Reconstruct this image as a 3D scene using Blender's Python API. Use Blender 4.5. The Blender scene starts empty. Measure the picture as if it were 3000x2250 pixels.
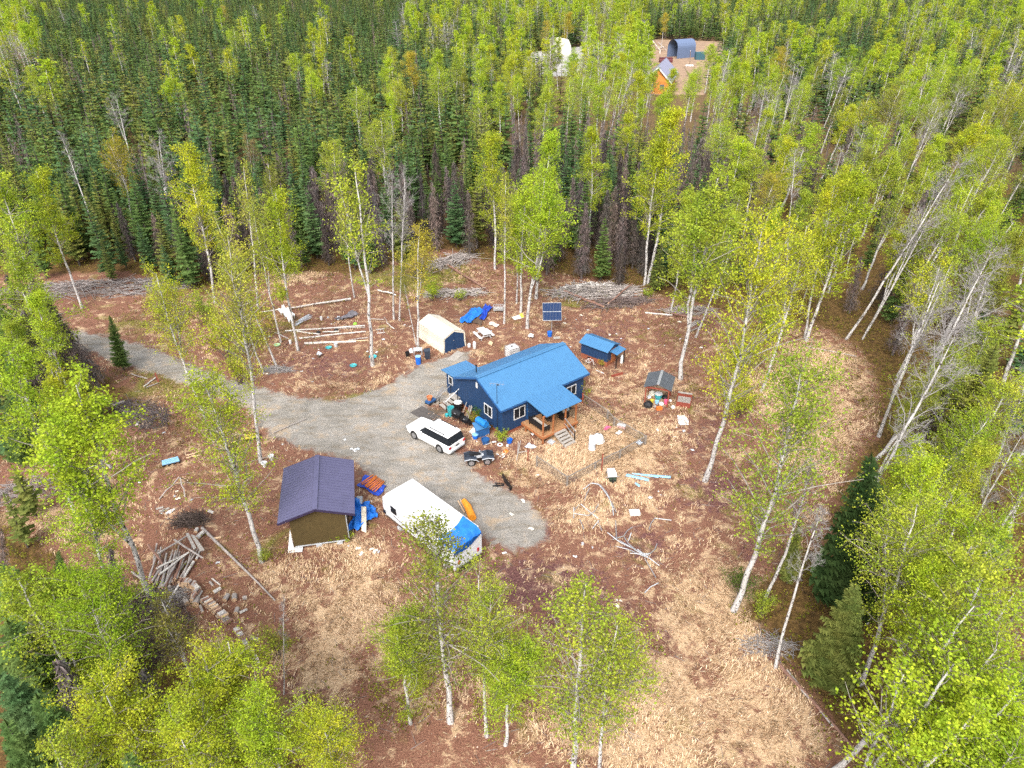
import bpy, math, random
import numpy as np
from mathutils import Vector, Matrix
R = math.radians
# ------------------------------------------------------------------ camera, sky, sun, exposure
scene = bpy.context.scene
COL = scene.collection
FPX, PITCH, CAMH = 2089.0, R(31.57), 35.5          # focal length in px of a 3000 px wide frame
cam_d = bpy.data.cameras.new('camera'); cam = bpy.data.objects.new('camera', cam_d); COL.objects.link(cam)
cam_d.sensor_width = 36; cam_d.lens = 36 * FPX / 3000; cam_d.clip_end = 6000; cam_d.clip_start = .5
cam.location = (0, 0, CAMH); cam.rotation_euler = (R(90) - PITCH, 0, 0)
scene.camera = cam
SUN_EL, SUN_AZ = R(46), R(196)                      # azimuth clockwise from +Y
world = bpy.data.worlds.new('World'); scene.world = world; world.use_nodes = True
wn = world.node_tree.nodes; wl = world.node_tree.links; wn.clear()
sky = wn.new('ShaderNodeTexSky'); sky.sky_type = 'NISHITA'; sky.sun_disc = False
sky.sun_elevation = SUN_EL; sky.sun_rotation = SUN_AZ; sky.air_density = 1.2; sky.dust_density = 4.0; sky.ozone_density = 1.0
hs = wn.new('ShaderNodeHueSaturation'); hs.inputs['Saturation'].default_value = .35
bg = wn.new('ShaderNodeBackground'); bg.inputs['Strength'].default_value = .15
wo = wn.new('ShaderNodeOutputWorld')
wl.new(sky.outputs[0], hs.inputs['Color']); wl.new(hs.outputs[0], bg.inputs[0]); wl.new(bg.outputs[0], wo.inputs[0])
sun_d = bpy.data.lights.new('sun', 'SUN'); sun = bpy.data.objects.new('sun', sun_d); COL.objects.link(sun)
sun_d.energy = 1.15; sun_d.angle = R(25); sun_d.color = (1, .96, .9)
sdir = Vector((math.sin(SUN_AZ) * math.cos(SUN_EL), math.cos(SUN_AZ) * math.cos(SUN_EL), math.sin(SUN_EL)))
sun.rotation_euler = sdir.to_track_quat('Z', 'Y').to_euler()
vs = scene.view_settings; vs.view_transform = 'Standard'; vs.look = 'None'; vs.gamma = 1; vs.exposure = 1.3
scene.cycles.use_denoising = False
scene.cycles.max_bounces = 5; scene.cycles.diffuse_bounces = 3; scene.cycles.transparent_max_bounces = 4
scene.cycles.caustics_reflective = False; scene.cycles.caustics_refractive = False

# ------------------------------------------------------------------ pixels to points (ground plane and heights)
CT, ST = math.cos(PITCH), math.sin(PITCH)
def at(x, y, z=0.0):                # px of the 3000x2250 photo -> world point at height z
    u = (x - 1500) / FPX; v = (y - 1125) / FPX
    d = Vector((u, CT - v * ST, -ST - v * CT))
    t = (z - CAMH) / d.z
    return Vector((d.x * t, d.y * t, z))
def proj(X, Y, Z):
    Z = Z - CAMH; d = Y * CT - Z * ST
    return 1500 + FPX * X / d, 1125 - FPX * (Y * ST + Z * CT) / d
DS = 3000 / 2212
def D(x, y, z=0.0): return at(x * DS, y * DS, z)
def projd(X, Y, Z=0.0):
    a, b = proj(X, Y, Z); return a / DS, b / DS
def zoomer(x0, y0, w):
    k = w / 2212
    return lambda X, Y, z=0.0: at(x0 + X * k, y0 + Y * k, z)
z1 = zoomer(1200, 950, 600); z2 = zoomer(750, 1250, 750); z3 = zoomer(1650, 900, 600); z4 = zoomer(700, 780, 750)
z5 = zoomer(1500, 50, 750); z6 = zoomer(1400, 1250, 750); z7 = zoomer(0, 900, 800); z8 = zoomer(200, 1400, 800); z9 = zoomer(1000, 600, 1000)

# ------------------------------------------------------------------ scene tree helpers
def tag(o, label=None, cat=None, group=None, kind=None):
    if label: o['label'] = label
    if cat: o['category'] = cat
    if group: o['group'] = group
    if kind: o['kind'] = kind
    return o
def thing(name, label, cat, loc=(0, 0, 0), rz=0.0, group=None):
    o = bpy.data.objects.new(name, None); COL.objects.link(o); o.empty_display_size = .3
    o.location = loc; o.rotation_euler = (0, 0, rz)
    return tag(o, label, cat, group)
def link(me, name, parent=None):
    o = bpy.data.objects.new(name, me); COL.objects.link(o)
    if parent: o.parent = parent
    return o

# ------------------------------------------------------------------ materials
MATS = {}
def nodes_of(name):
    m = bpy.data.materials.new(name); m.use_nodes = True
    nt = m.node_tree; b = nt.nodes['Principled BSDF']
    MATS[name] = m
    return m, nt, nt.nodes, nt.links, b
def ramp(n, stops, interp='LINEAR'):
    r = n.new('ShaderNodeValToRGB'); r.color_ramp.interpolation = interp
    e = r.color_ramp.elements
    while len(e) < len(stops): e.new(.5)
    for i, (p, c) in enumerate(stops):
        e[i].position = p; e[i].color = tuple(c) + ((1,) if len(c) == 3 else ())
    return r
def noise(n, l, scale, detail=4, rough=.6, vec=None, dist=0.0):
    t = n.new('ShaderNodeTexNoise'); t.inputs['Scale'].default_value = scale; t.inputs['Detail'].default_value = detail
    t.inputs['Roughness'].default_value = rough; t.inputs['Distortion'].default_value = dist
    if vec is not None: l.new(vec, t.inputs['Vector'])
    return t
def mixc(n, l, a, b, fac, mode='MIX'):
    m = n.new('ShaderNodeMix'); m.data_type = 'RGBA'; m.blend_type = mode
    for s, v in ((0, fac), (6, a), (7, b)):
        if hasattr(v, 'is_linked') or hasattr(v, 'links'): l.new(v, m.inputs[s])
        else: m.inputs[s].default_value = v if s == 0 else (tuple(v) + (1,))
    return m.outputs[2]
def mat(name, c, rough=.6, metal=0.0, var=.18, scale=3.0, spec=.4, bump=0.0, bscale=20):
    """plain surface with dirt mottling of its own"""
    if name in MATS: return MATS[name]
    m, nt, n, l, b = nodes_of(name)
    tc = n.new('ShaderNodeTexCoord')
    a = noise(n, l, scale, 6, .65, tc.outputs['Object'])
    lo = [x * (1 - var) for x in c]; hi = [min(1, x * (1 + var)) for x in c]
    r = ramp(n, [(.3, lo), (.7, hi)]); l.new(a.outputs[0], r.inputs[0]); l.new(r.outputs[0], b.inputs['Base Color'])
    b.inputs['Roughness'].default_value = rough; b.inputs['Metallic'].default_value = metal
    b.inputs['Specular IOR Level'].default_value = spec
    if bump:
        a2 = noise(n, l, bscale, 4, .6, tc.outputs['Object']); bp = n.new('ShaderNodeBump'); bp.inputs['Strength'].default_value = bump
        l.new(a2.outputs[0], bp.inputs['Height']); l.new(bp.outputs[0], b.inputs['Normal'])
    return m

def ground_material():
    m, nt, n, l, b = nodes_of('ground_cover')
    geo = n.new('ShaderNodeNewGeometry'); P = geo.outputs['Position']
    at1 = n.new('ShaderNodeAttribute'); at1.attribute_name = 'zones'
    at2 = n.new('ShaderNodeAttribute'); at2.attribute_name = 'zones2'
    s1 = n.new('ShaderNodeSeparateColor'); l.new(at1.outputs['Color'], s1.inputs[0])
    s2 = n.new('ShaderNodeSeparateColor'); l.new(at2.outputs['Color'], s2.inputs[0])
    nb = noise(n, l, .35, 8, .65, P, .6); nm = noise(n, l, 2.2, 6, .7, P, .4); nf = noise(n, l, 9, 4, .75, P)
    nff = noise(n, l, 26, 3, .8, P)
    vo = n.new('ShaderNodeTexVoronoi'); vo.inputs['Scale'].default_value = 7; l.new(P, vo.inputs['Vector'])
    # red-brown leaf litter and low shrubs
    red = ramp(n, [(.28, (.04, .02, .014)), (.42, (.13, .055, .034)), (.52, (.22, .10, .062)), (.62, (.33, .175, .11)), (.75, (.50, .34, .23))]); l.new(nf.outputs[0], red.inputs[0])
    redp = ramp(n, [(.3, (.07, .03, .022)), (.5, (.20, .09, .062)), (.7, (.42, .27, .19))]); l.new(nff.outputs[0], redp.inputs[0])
    redm = mixc(n, l, red.outputs[0], redp.outputs[0], .5)
    # straw coloured flattened grass
    mp = n.new('ShaderNodeMapping'); mp.inputs['Scale'].default_value = (1, 3.2, 1); mp.inputs['Rotation'].default_value = (0, 0, .6); 
    wob = n.new('ShaderNodeVectorMath'); wob.operation = 'MULTIPLY_ADD'; l.new(nm.outputs['Color'], wob.inputs[0]); wob.inputs[1].default_value = (.9, .9, .9); l.new(P, wob.inputs[2])
    l.new(wob.outputs[0], mp.inputs[0])
    nt_ = noise(n, l, 6, 6, .75, mp.outputs[0], 1.0)
    tan = ramp(n, [(.28, (.15, .08, .04)), (.40, (.36, .225, .125)), (.50, (.52, .36, .22)), (.64, (.68, .51, .34))]); l.new(nt_.outputs[0], tan.inputs[0])
    # moss and green undergrowth
    grn = ramp(n, [(.3, (.05, .05, .012)), (.48, (.17, .155, .035)), (.62, (.29, .25, .07)), (.78, (.42, .36, .14))]); l.new(nf.outputs[0], grn.inputs[0])
    # gravel
    gn = noise(n, l, 12, 5, .85, P)
    grv = ramp(n, [(.28, (.15, .14, .13)), (.5, (.29, .275, .255)), (.72, (.43, .41, .39))]); l.new(gn.outputs[0], grv.inputs[0])
    gl = ramp(n, [(.35, (.78, .76, .72)), (.65, (1.1, 1.08, 1.06))]); l.new(nb.outputs[0], gl.inputs[0])
    grc = mixc(n, l, grv.outputs[0], gl.outputs[0], 1.0, 'MULTIPLY')
    # forest floor
    flo = ramp(n, [(.3, (.035, .022, .01)), (.5, (.12, .07, .025)), (.7, (.24, .15, .05))]); l.new(nm.outputs[0], flo.inputs[0])
    nl_ = noise(n, l, .8, 7, .72, wob.outputs[0], .5)
    def edge(w, src, amt, lo=.42, hi=.58):
        a = n.new('ShaderNodeMath'); a.operation = 'SUBTRACT'; l.new(src.outputs[0], a.inputs[0]); a.inputs[1].default_value = .5
        c = n.new('ShaderNodeMath'); c.operation = 'MULTIPLY_ADD'; l.new(a.outputs[0], c.inputs[0]); c.inputs[1].default_value = amt; l.new(w, c.inputs[2])
        mr = n.new('ShaderNodeMapRange'); mr.inputs[1].default_value = lo; mr.inputs[2].default_value = hi; mr.interpolation_type = 'SMOOTHSTEP'
        l.new(c.outputs[0], mr.inputs[0]); return mr.outputs[0]
    col = redm
    mar = ramp(n, [(.3, (.04, .018, .018)), (.45, (.11, .048, .045)), (.58, (.20, .095, .085)), (.72, (.36, .22, .19))]); l.new(nf.outputs[0], mar.inputs[0])
    col = mixc(n, l, col, mar.outputs[0], edge(s2.outputs[2], nm, 2.0, .35, .65))
    col = mixc(n, l, col, tan.outputs[0], edge(s1.outputs[1], nl_, 2.6, .35, .65))
    col = mixc(n, l, col, grn.outputs[0], edge(s1.outputs[2], nb, 1.8, .35, .7))
    col = mixc(n, l, col, flo.outputs[0], edge(s2.outputs[0], nl_, 2.6, .25, .75))
    ruts = noise(n, l, .5, 5, .6, mp.outputs[0], .3); rc = ramp(n, [(.35, (.86, .80, .72)), (.5, (1, 1, 1)), (.62, (1.12, 1.1, 1.08))]); l.new(ruts.outputs[0], rc.inputs[0])
    grc = mixc(n, l, grc, rc.outputs[0], 1.0, 'MULTIPLY')
    grc = mixc(n, l, grc, (.36, .28, .20), edge(nl_.outputs[0], nb, .8, .52, .72))
    col = mixc(n, l, col, grc, edge(s1.outputs[0], nl_, 2.0, .30, .7))
    # worn darker soil
    col = mixc(n, l, col, (.13, .10, .075), edge(s2.outputs[1], nm, 1.6, .4, .9))
    l.new(col, b.inputs['Base Color']); b.inputs['Roughness'].default_value = .95; b.inputs['Specular IOR Level'].default_value = .15
    ad = n.new('ShaderNodeMath'); ad.operation = 'ADD'; l.new(nm.outputs[0], ad.inputs[0]); l.new(nf.outputs[0], ad.inputs[1])
    bp = n.new('ShaderNodeBump'); bp.inputs['Strength'].default_value = .55; bp.inputs['Distance'].default_value = .18
    l.new(ad.outputs[0], bp.inputs['Height']); l.new(bp.outputs[0], b.inputs['Normal'])
    return m
def leaf_material(name, hue_var=.5, base=(1, 1, 1), trans=.35, dark=.55):
    """leaf colour = the object's own colour, varied leaf by leaf and clump by clump"""
    m, nt, n, l, b = nodes_of(name)
    oi = n.new('ShaderNodeObjectInfo'); geo = n.new('ShaderNodeNewGeometry'); tc = n.new('ShaderNodeTexCoord')
    r1 = ramp(n, [(0, (dark * .85, dark * .85, dark * .8)), (.5, (1, 1, 1)), (1, (1.3, 1.28, 1.3))]); l.new(geo.outputs['Random Per Island'], r1.inputs[0])
    c = mixc(n, l, oi.outputs['Color'], r1.outputs[0], 1.0, 'MULTIPLY')
    cl = noise(n, l, .8, 3, .6, tc.outputs['Object'])
    r2 = ramp(n, [(.35, (.72, .82, .75)), (.65, (1.22, 1.08, 1.0))]); l.new(cl.outputs[0], r2.inputs[0])
    c = mixc(n, l, c, r2.outputs[0], 1.0, 'MULTIPLY')
    r3 = ramp(n, [(0, (.80, .88, .9)), (.5, (1, 1, 1)), (1, (1.12, 1.10, 1.0))]); l.new(oi.outputs['Random'], r3.inputs[0])
    c = mixc(n, l, c, r3.outputs[0], 1.0, 'MULTIPLY')
    if base != (1, 1, 1): c = mixc(n, l, c, base, 1.0, 'MULTIPLY')
    n.remove(b)
    d = n.new('ShaderNodeBsdfDiffuse'); t = n.new('ShaderNodeBsdfTranslucent'); mx = n.new('ShaderNodeMixShader')
    l.new(c, d.inputs[0]); l.new(c, t.inputs[0]); mx.inputs[0].default_value = trans
    l.new(d.outputs[0], mx.inputs[1]); l.new(t.outputs[0], mx.inputs[2]); l.new(mx.outputs[0], n['Material Output'].inputs[0])
    return m
def bark_material(name, light, darkc, amount=.44):
    m, nt, n, l, b = nodes_of(name)
    tc = n.new('ShaderNodeTexCoord'); mp = n.new('ShaderNodeMapping'); mp.inputs['Scale'].default_value = (5, 5, 3.0); l.new(tc.outputs['Object'], mp.inputs[0])
    a = noise(n, l, 1.0, 5, .75, mp.outputs[0], .8)
    r = ramp(n, [(amount - .04, darkc), (amount + .02, light), (.8, [min(1, x * 1.12) for x in light])]); l.new(a.outputs[0], r.inputs[0])
    bb = noise(n, l, .7, 2, .5, tc.outputs['Object'])
    r2 = ramp(n, [(.3, (.72, .70, .68)), (.6, (1, 1, 1))]); l.new(bb.outputs[0], r2.inputs[0])
    l.new(mixc(n, l, r.outputs[0], r2.outputs[0], 1.0, 'MULTIPLY'), b.inputs['Base Color'])
    b.inputs['Roughness'].default_value = .8; b.inputs['Specular IOR Level'].default_value = .2
    return m
M_GROUND = ground_material()
M_LEAF = leaf_material('birch_leaf', trans=.5, dark=.6)
M_NEEDLE = leaf_material('spruce_needle', trans=.2, dark=.6)
M_DEAD = leaf_material('dead_twig', trans=.0, dark=.6)
M_BIRCH = bark_material('birch_bark', (.54, .52, .51), (.06, .05, .045), .45)
M_TWIG = mat('twig', (.14, .10, .085), .9, var=.3)
M_PALETWIG = mat('pale_twig', (.27, .25, .245), .9, var=.25)
M_LIMB = mat('birch_limb', (.30, .27, .24), .9, var=.3)
M_DARKBARK = mat('spruce_bark', (.075, .06, .052), .9, var=.3)
M_GREYBARK = bark_material('grey_bark', (.16, .135, .13), (.08, .07, .068), .38)

# ------------------------------------------------------------------ numpy meshes
def np_mesh(name, parts, smooth=False):
    """parts: list of (verts Nx3, faces MxK, material)"""
    me = bpy.data.meshes.new(name); V = []; L = []; S = []; MI = []; off = 0; mats = []
    for v, f, m in parts:
        if len(f) == 0: continue
        if m not in mats: mats.append(m)
        V.append(v); L.append((f + off).ravel()); S.append(np.full(len(f), f.shape[1])); MI.append(np.full(len(f), mats.index(m))); off += len(v)
    V = np.concatenate(V).astype(np.float32); L = np.concatenate(L).astype(np.int32); S = np.concatenate(S); MI = np.concatenate(MI).astype(np.int32)
    me.vertices.add(len(V)); me.vertices.foreach_set('co', V.ravel())
    me.loops.add(len(L)); me.loops.foreach_set('vertex_index', L)
    me.polygons.add(len(S)); st = np.concatenate([[0], np.cumsum(S)[:-1]]).astype(np.int32)
    me.polygons.foreach_set('loop_start', st); me.polygons.foreach_set('loop_total', S.astype(np.int32))
    for m in mats: me.materials.append(m)
    me.polygons.foreach_set('material_index', MI)
    if smooth: me.polygons.foreach_set('use_smooth', np.ones(len(S), bool))
    me.update(calc_edges=True); me.validate()
    return me
def unit(a): return a / (np.linalg.norm(a, axis=-1, keepdims=True) + 1e-9)
def leaf_quads(P, size, rng, flat=0.0, aspect=.6):
    n = len(P); a = unit(rng.normal(size=(n, 3)))
    nrm = rng.normal(size=(n, 3)); nrm[:, 2] += flat; b = unit(np.cross(a, unit(nrm)))
    s = size * rng.uniform(.6, 1.35, (n, 1))
    v = np.stack([P - a * s * .5, P + b * s * aspect * .5, P + a * s * .5, P - b * s * aspect * .5], 1).reshape(-1, 3)
    return v, np.arange(4 * n).reshape(-1, 4)
def sticks(p0, p1, r0, r1, k=4):
    p0 = np.asarray(p0, float); p1 = np.asarray(p1, float); n = len(p0)
    d = unit(p1 - p0); h = np.where(np.abs(d[:, 2:3]) > .9, [[1., 0, 0]], [[0, 0, 1.]])
    u = unit(np.cross(d, h)); w = np.cross(d, u); ang = np.arange(k) * 2 * np.pi / k
    r0 = np.broadcast_to(np.asarray(r0, float), (n,))[:, None, None]; r1 = np.broadcast_to(np.asarray(r1, float), (n,))[:, None, None]
    ring = u[:, None, :] * np.cos(ang)[None, :, None] + w[:, None, :] * np.sin(ang)[None, :, None]
    v = np.concatenate([p0[:, None] + ring * r0, p1[:, None] + ring * r1], 1).reshape(-1, 3)
    i = np.arange(k); j = (i + 1) % k; q = np.stack([i, j, j + k, i + k], 1)
    f = (q[None] + (np.arange(n) * 2 * k)[:, None, None]).reshape(-1, 4)
    return v, f
def trunk_tube(pts, rad, k=8):
    pts = np.asarray(pts, float); n = len(pts); ang = np.arange(k) * 2 * np.pi / k
    ring = np.stack([np.cos(ang), np.sin(ang), 0 * ang], 1)
    v = (pts[:, None] + ring[None] * np.asarray(rad)[:, None, None]).reshape(-1, 3)
    i = np.arange(k); j = (i + 1) % k; q = np.stack([i, j, j + k, i + k], 1)
    f = (q[None] + (np.arange(n - 1) * k)[:, None, None]).reshape(-1, 4)
    return v, f

def make_birch(seed, H=14., lo=.42, spread=1.7, nl=10500, lsize=.118, limbs=42, kind='leafy', fork=0, rad=.105, top=.25):
    rng = np.random.default_rng(seed)
    nz = 12; z = np.linspace(0, H, nz); sw = rng.normal(size=(nz, 2)).cumsum(0) * .055; sw -= sw[0]
    sw += np.outer(np.sin(np.linspace(0, math.pi, nz)), rng.normal(size=2) * .18)
    tp = np.column_stack([sw, z]); tr = rad * (1 - z / H) ** .75 + .018; tr[0] *= 1.25
    wood = [trunk_tube(tp, tr, 8)]
    axes = [(tp, lo)]
    for k in range(fork):
        i0 = rng.integers(3, 6); a = rng.uniform(0, 6.28); q = tp[i0:].copy(); s = np.linspace(0, 1, len(q)) ** .8
        off = rng.uniform(.9, 1.5); q[:, 0] += math.cos(a) * off * s; q[:, 1] += math.sin(a) * off * s; q[:, 2] = q[0, 2] + (q[:, 2] - q[0, 2]) * rng.uniform(.8, .95)
        wood.append(trunk_tube(q, tr[i0:] * .75, 6)); axes.append((q, None))
    S0, S1, R0, R1 = [], [], [], []; tw0, tw1, tr0, tr1 = [], [], [], []; C = []
    tot = limbs
    for i in range(tot):
        ax, l0 = axes[rng.integers(len(axes))] if fork else axes[0]
        zmin = (lo if l0 is not None else .5) * H
        t = rng.uniform(0, 1) if i > 6 else i / 6.
        zz = max(zmin, ax[0, 2]) + (ax[-1, 2] * .985 - max(zmin, ax[0, 2])) * t
        p = np.array([np.interp(zz, ax[:, 2], ax[:, 0]), np.interp(zz, ax[:, 2], ax[:, 1]), zz])
        prof = (top + (1 - top) * (1 - t)) * (.45 + .55 * min(1, t / .25)) 
        L = spread * 1.25 * prof * rng.uniform(.6, 1.25)
        a = rng.uniform(0, 6.283); el = rng.uniform(.35, 1.05)
        d = np.array([math.cos(a) * math.cos(el), math.sin(a) * math.cos(el), math.sin(el)])
        pts = [p]; nseg = 4
        for s in range(nseg):
            d = unit(d + np.array([0, 0, .16 if s < 2 else -.12]) + rng.normal(size=3) * .16); pts.append(pts[-1] + d * L / nseg)
        rr = .026 * (L / 2) * (1 - .5 * t) + .008
        for s in range(nseg):
            S0.append(pts[s]); S1.append(pts[s + 1]); R0.append(rr * (1 - s / nseg * .8)); R1.append(rr * (1 - (s + 1) / nseg * .8))
        nt = 7 if kind != 'bare' else 11
        for q in range(nt):
            u = rng.uniform(.25, 1) * nseg; si = min(nseg - 1, int(u)); b = pts[si] + (pts[si + 1] - pts[si]) * (u - si)
            dd = unit(unit(pts[-1] - pts[0]) * .7 + rng.normal(size=3) * .75 + np.array([0, 0, .25 if kind == 'bare' else 0])); tl = rng.uniform(.3, .75) * (.4 + .35 * L)
            e = b + dd * tl; mid = (b + e) / 2 + rng.normal(size=3) * .05
            tw0 += [b, mid]; tw1 += [mid, e]; tr0 += [.010, .008]; tr1 += [.008, .004]
            C += [mid, e, b + dd * tl * .75]
            if kind == 'bare':
                for _ in range(3):
                    e2 = mid + unit(dd + rng.normal(size=3) * .6) * tl * .6; tw0.append(mid); tw1.append(e2); tr0.append(.007); tr1.append(.003)
    C = np.array(C)
    bark = M_BIRCH
    lv, lf = sticks(S0, S1, R0, R1, 4); tv, tf = sticks(tw0, tw1, tr0, tr1, 3)
    tm = np_mesh('birch_trunk', [(v, f, bark) for v, f in wood] , True)
    parts = [(lv, lf, M_PALETWIG if kind == 'bare' else M_LIMB), (tv, tf, M_PALETWIG if kind == 'bare' else M_TWIG)]
    if nl:
        idx = rng.integers(0, len(C), nl); P = C[idx] + rng.normal(size=(nl, 3)) * np.array([.17, .17, .15])
        v, f = leaf_quads(P, lsize, rng, .6, .75); parts.insert(0, (v, f, M_LEAF))
    return tm, np_mesh('birch_crown', parts)

def make_spruce(seed, H=10., rad=1.05, whorls=26, per=9, seg=4, dead=False, lo=.12, club=0.0, rough=.18):
    rng = np.random.default_rng(seed)
    z = np.linspace(0, H, 6); sw = rng.normal(size=(6, 2)).cumsum(0) * .03; sw -= sw[0]
    tp = np.column_stack([sw, z]); tr = .11 * (1 - z / H) + .012
    tm = np_mesh('spruce_trunk', [trunk_tube(tp, tr, 6) + (M_DARKBARK if not dead else M_GREYBARK,)], True)
    V = []; tw0, tw1 = [], []
    for w in range(whorls):
        t = (w + rng.uniform(-.3, .3)) / whorls; t = min(max(t, 0), .985)
        zz = H * (lo + (1 - lo) * t); c = np.array([np.interp(zz, z, sw[:, 0]), np.interp(zz, z, sw[:, 1]), zz])
        prof = (1 - t) ** .8 * (.75 + .25 * min(1, t / .12)) + .05
        if club: prof = max(prof, club * (1 - max(0, (t - .9) / .1)) * (1 if t > .75 else 0))
        for k in range(per):
            if rng.random() < (.35 if dead else .08): continue
            a = rng.uniform(0, 6.283); L = rad * prof * rng.uniform(1 - rough * 2, 1 + rough * 1.4)
            droop = (-.35 if not dead else -.75) + .55 * t * (not dead)
            dh = np.array([math.cos(a), math.sin(a), 0]); sd = np.array([-math.sin(a), math.cos(a), 0])
            pts = [c + dh * L * s / seg + np.array([0, 0, droop * L * (s / seg) + .25 * L * (s / seg) ** 2.5]) for s in range(seg + 1)]
            for s in range(seg):
                p, q = pts[s], pts[s + 1]; wd = (L * .30 * (1 - .55 * s / seg) + .05) * (.5 if dead else 1)
                for sg in (-1, 1):
                    tip = (p + q) / 2 + sd * sg * wd * rng.uniform(.7, 1.25) + dh * wd * .45 + np.array([0, 0, -wd * rng.uniform(.15, .6)])
                    if dead: V.append([p, p + (q - p) * .18, tip])
                    else: V.append([p, q + (q - p) * .25, tip])
            if not dead:
                V.append([pts[-2] + sd * .06, pts[-2] - sd * .06, pts[-1] + dh * .1])
            else:
                tw0.append(c); tw1.append(pts[-1])
                for _ in range(2):
                    e = pts[rng.integers(1, seg + 1)]; V.append([e, e + rng.normal(size=3) * .05, e + np.array([0, 0, -rng.uniform(.25, .6)]) + rng.normal(size=3) * .12])
    if not dead:  # leader
        top = tp[-1]
        for k in range(5):
            a = rng.uniform(0, 6.283); d = np.array([math.cos(a), math.sin(a), 0]) * .10
            V.append([top + [0, 0, .25], top + d - [0, 0, .35], top - d * .6 - [0, 0, .3]])
    V = np.array(V, float).reshape(-1, 3); F = np.arange(len(V)).reshape(-1, 3)
    parts = [(V, F, M_DEAD if dead else M_NEEDLE)]
    if dead: v, f = sticks(tw0, tw1, .012, .006, 3); parts.append((v, f, M_DEAD))
    return tm, np_mesh('spruce_crown', parts)

def make_shrub(seed, H=2.2, spread=1.3, nl=1400, stems=11, lsize=.10, kind='leafy'):
    rng = np.random.default_rng(seed); a0, a1, r0, r1, C = [], [], [], [], []
    for i in range(stems):
        a = rng.uniform(0, 6.283); p = np.array([math.cos(a), math.sin(a), 0]) * rng.uniform(0, .25); d = unit(np.array([math.cos(a) * rng.uniform(.15, .8) * spread / H, math.sin(a) * rng.uniform(.15, .8) * spread / H, 1]))
        L = H * rng.uniform(.6, 1.05); n = 5; q = p
        for s in range(n):
            d = unit(d + rng.normal(size=3) * .12); e = q + d * L / n; a0.append(q); a1.append(e); r0.append(.022 * (1 - s / n) + .006); r1.append(.022 * (1 - (s + 1) / n) + .005)
            if s > 0:
                for _ in range(4):
                    dd = unit(d + rng.normal(size=3) * .7); tl = rng.uniform(.2, .55) * H / 2.2; a0.append(e); a1.append(e + dd * tl); r0.append(.007); r1.append(.004); C += [e + dd * tl, e + dd * tl * .6]
            q = e
    C = np.array(C); v, f = sticks(a0, a1, r0, r1, 3); sm = np_mesh('shrub_stems', [(v, f, M_TWIG)])
    if not nl: return sm, None
    P = C[rng.integers(0, len(C), nl)] + rng.normal(size=(nl, 3)) * .10 * H / 2.2
    P[:, 2] = np.maximum(P[:, 2], .03)
    v, f = leaf_quads(P, lsize, rng, .6, .75)
    return sm, np_mesh('shrub_crown', [(v, f, M_LEAF)])

LEAFY = [make_birch(11, spread=2.7, lo=.36, limbs=60), make_birch(12, spread=2.9, lo=.33, nl=10500, limbs=64), make_birch(13, spread=2.4, lo=.38, nl=8500, top=.15, limbs=58), make_birch(14, spread=3.0, lo=.35, fork=1, limbs=72, nl=12000),
         make_birch(15, spread=2.6, lo=.42, nl=8000, top=.35, limbs=54), make_birch(16, spread=3.1, lo=.3, nl=12000, top=.2, limbs=70)]
DENSE = [make_birch(21, spread=2.8, lo=.2, nl=22000, limbs=110, fork=2, top=.45, lsize=.095), make_birch(22, spread=3.0, lo=.15, nl=24000, limbs=115, fork=2, top=.5, lsize=.095)]
SPARSE = [make_birch(31, spread=1.9, nl=3000, kind='sparse', limbs=54, lsize=.12), make_birch(32, spread=2.2, nl=3600, kind='sparse', limbs=58, fork=1, lsize=.12)]
AIRY = [make_birch(51, spread=3.3, lo=.3, nl=10500, limbs=90, lsize=.10, top=.3, rad=.12), make_birch(52, spread=3.2, lo=.32, nl=10000, limbs=88, lsize=.10, fork=1, top=.3, rad=.12)]
THIN = make_birch(53, spread=3.3, lo=.28, nl=7500, limbs=95, lsize=.10, top=.10, rad=.12)
BARE = [make_birch(41, spread=1.9, nl=0, kind='bare', limbs=28, lo=.5, top=.5), make_birch(42, spread=2.3, nl=0, kind='bare', limbs=32, fork=1, lo=.45, top=.5), make_birch(43, spread=1.3, nl=0, kind='bare', limbs=24, lo=.55, top=.4)]
SPRUCE = [make_spruce(61, rad=1.0), make_spruce(62, rad=1.15), make_spruce(63, rad=.85, club=.28), make_spruce(64, rad=1.05, rough=.26)]
SPRUCE_HI = [make_spruce(71, H=10, rad=1.35, whorls=42, per=13, seg=7), make_spruce(72, H=10, rad=1.2, whorls=40, per=12, seg=7)]
DEADS = [make_spruce(81, rad=.95, dead=True, per=20, whorls=34), make_spruce(82, rad=.85, dead=True, per=18, whorls=32), make_spruce(83, rad=1.05, dead=True, per=22, whorls=36)]
SHRUBS = [make_shrub(91), make_shrub(92, H=1.6, nl=900), make_shrub(93, H=2.8, spread=1.6, nl=2200), make_shrub(94, H=1.2, nl=420, stems=8)]
TWIGGY = [make_shrub(95, H=2.0, nl=0, stems=16)]
GREEN = (.42, .51, .065, 1); YEL = (.49, .55, .05, 1); PALE = (.46, .50, .08, 1); ORNG = (.52, .46, .07, 1); OLIVE = (.34, .37, .06, 1); LIME = (.45, .58, .055, 1); RUST = (.33, .22, .05, 1)
SPG = (.125, .195, .06, 1); SPB = (.10, .175, .075, 1); SPO = (.19, .215, .06, 1); DED = (.17, .135, .14, 1)

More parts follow.
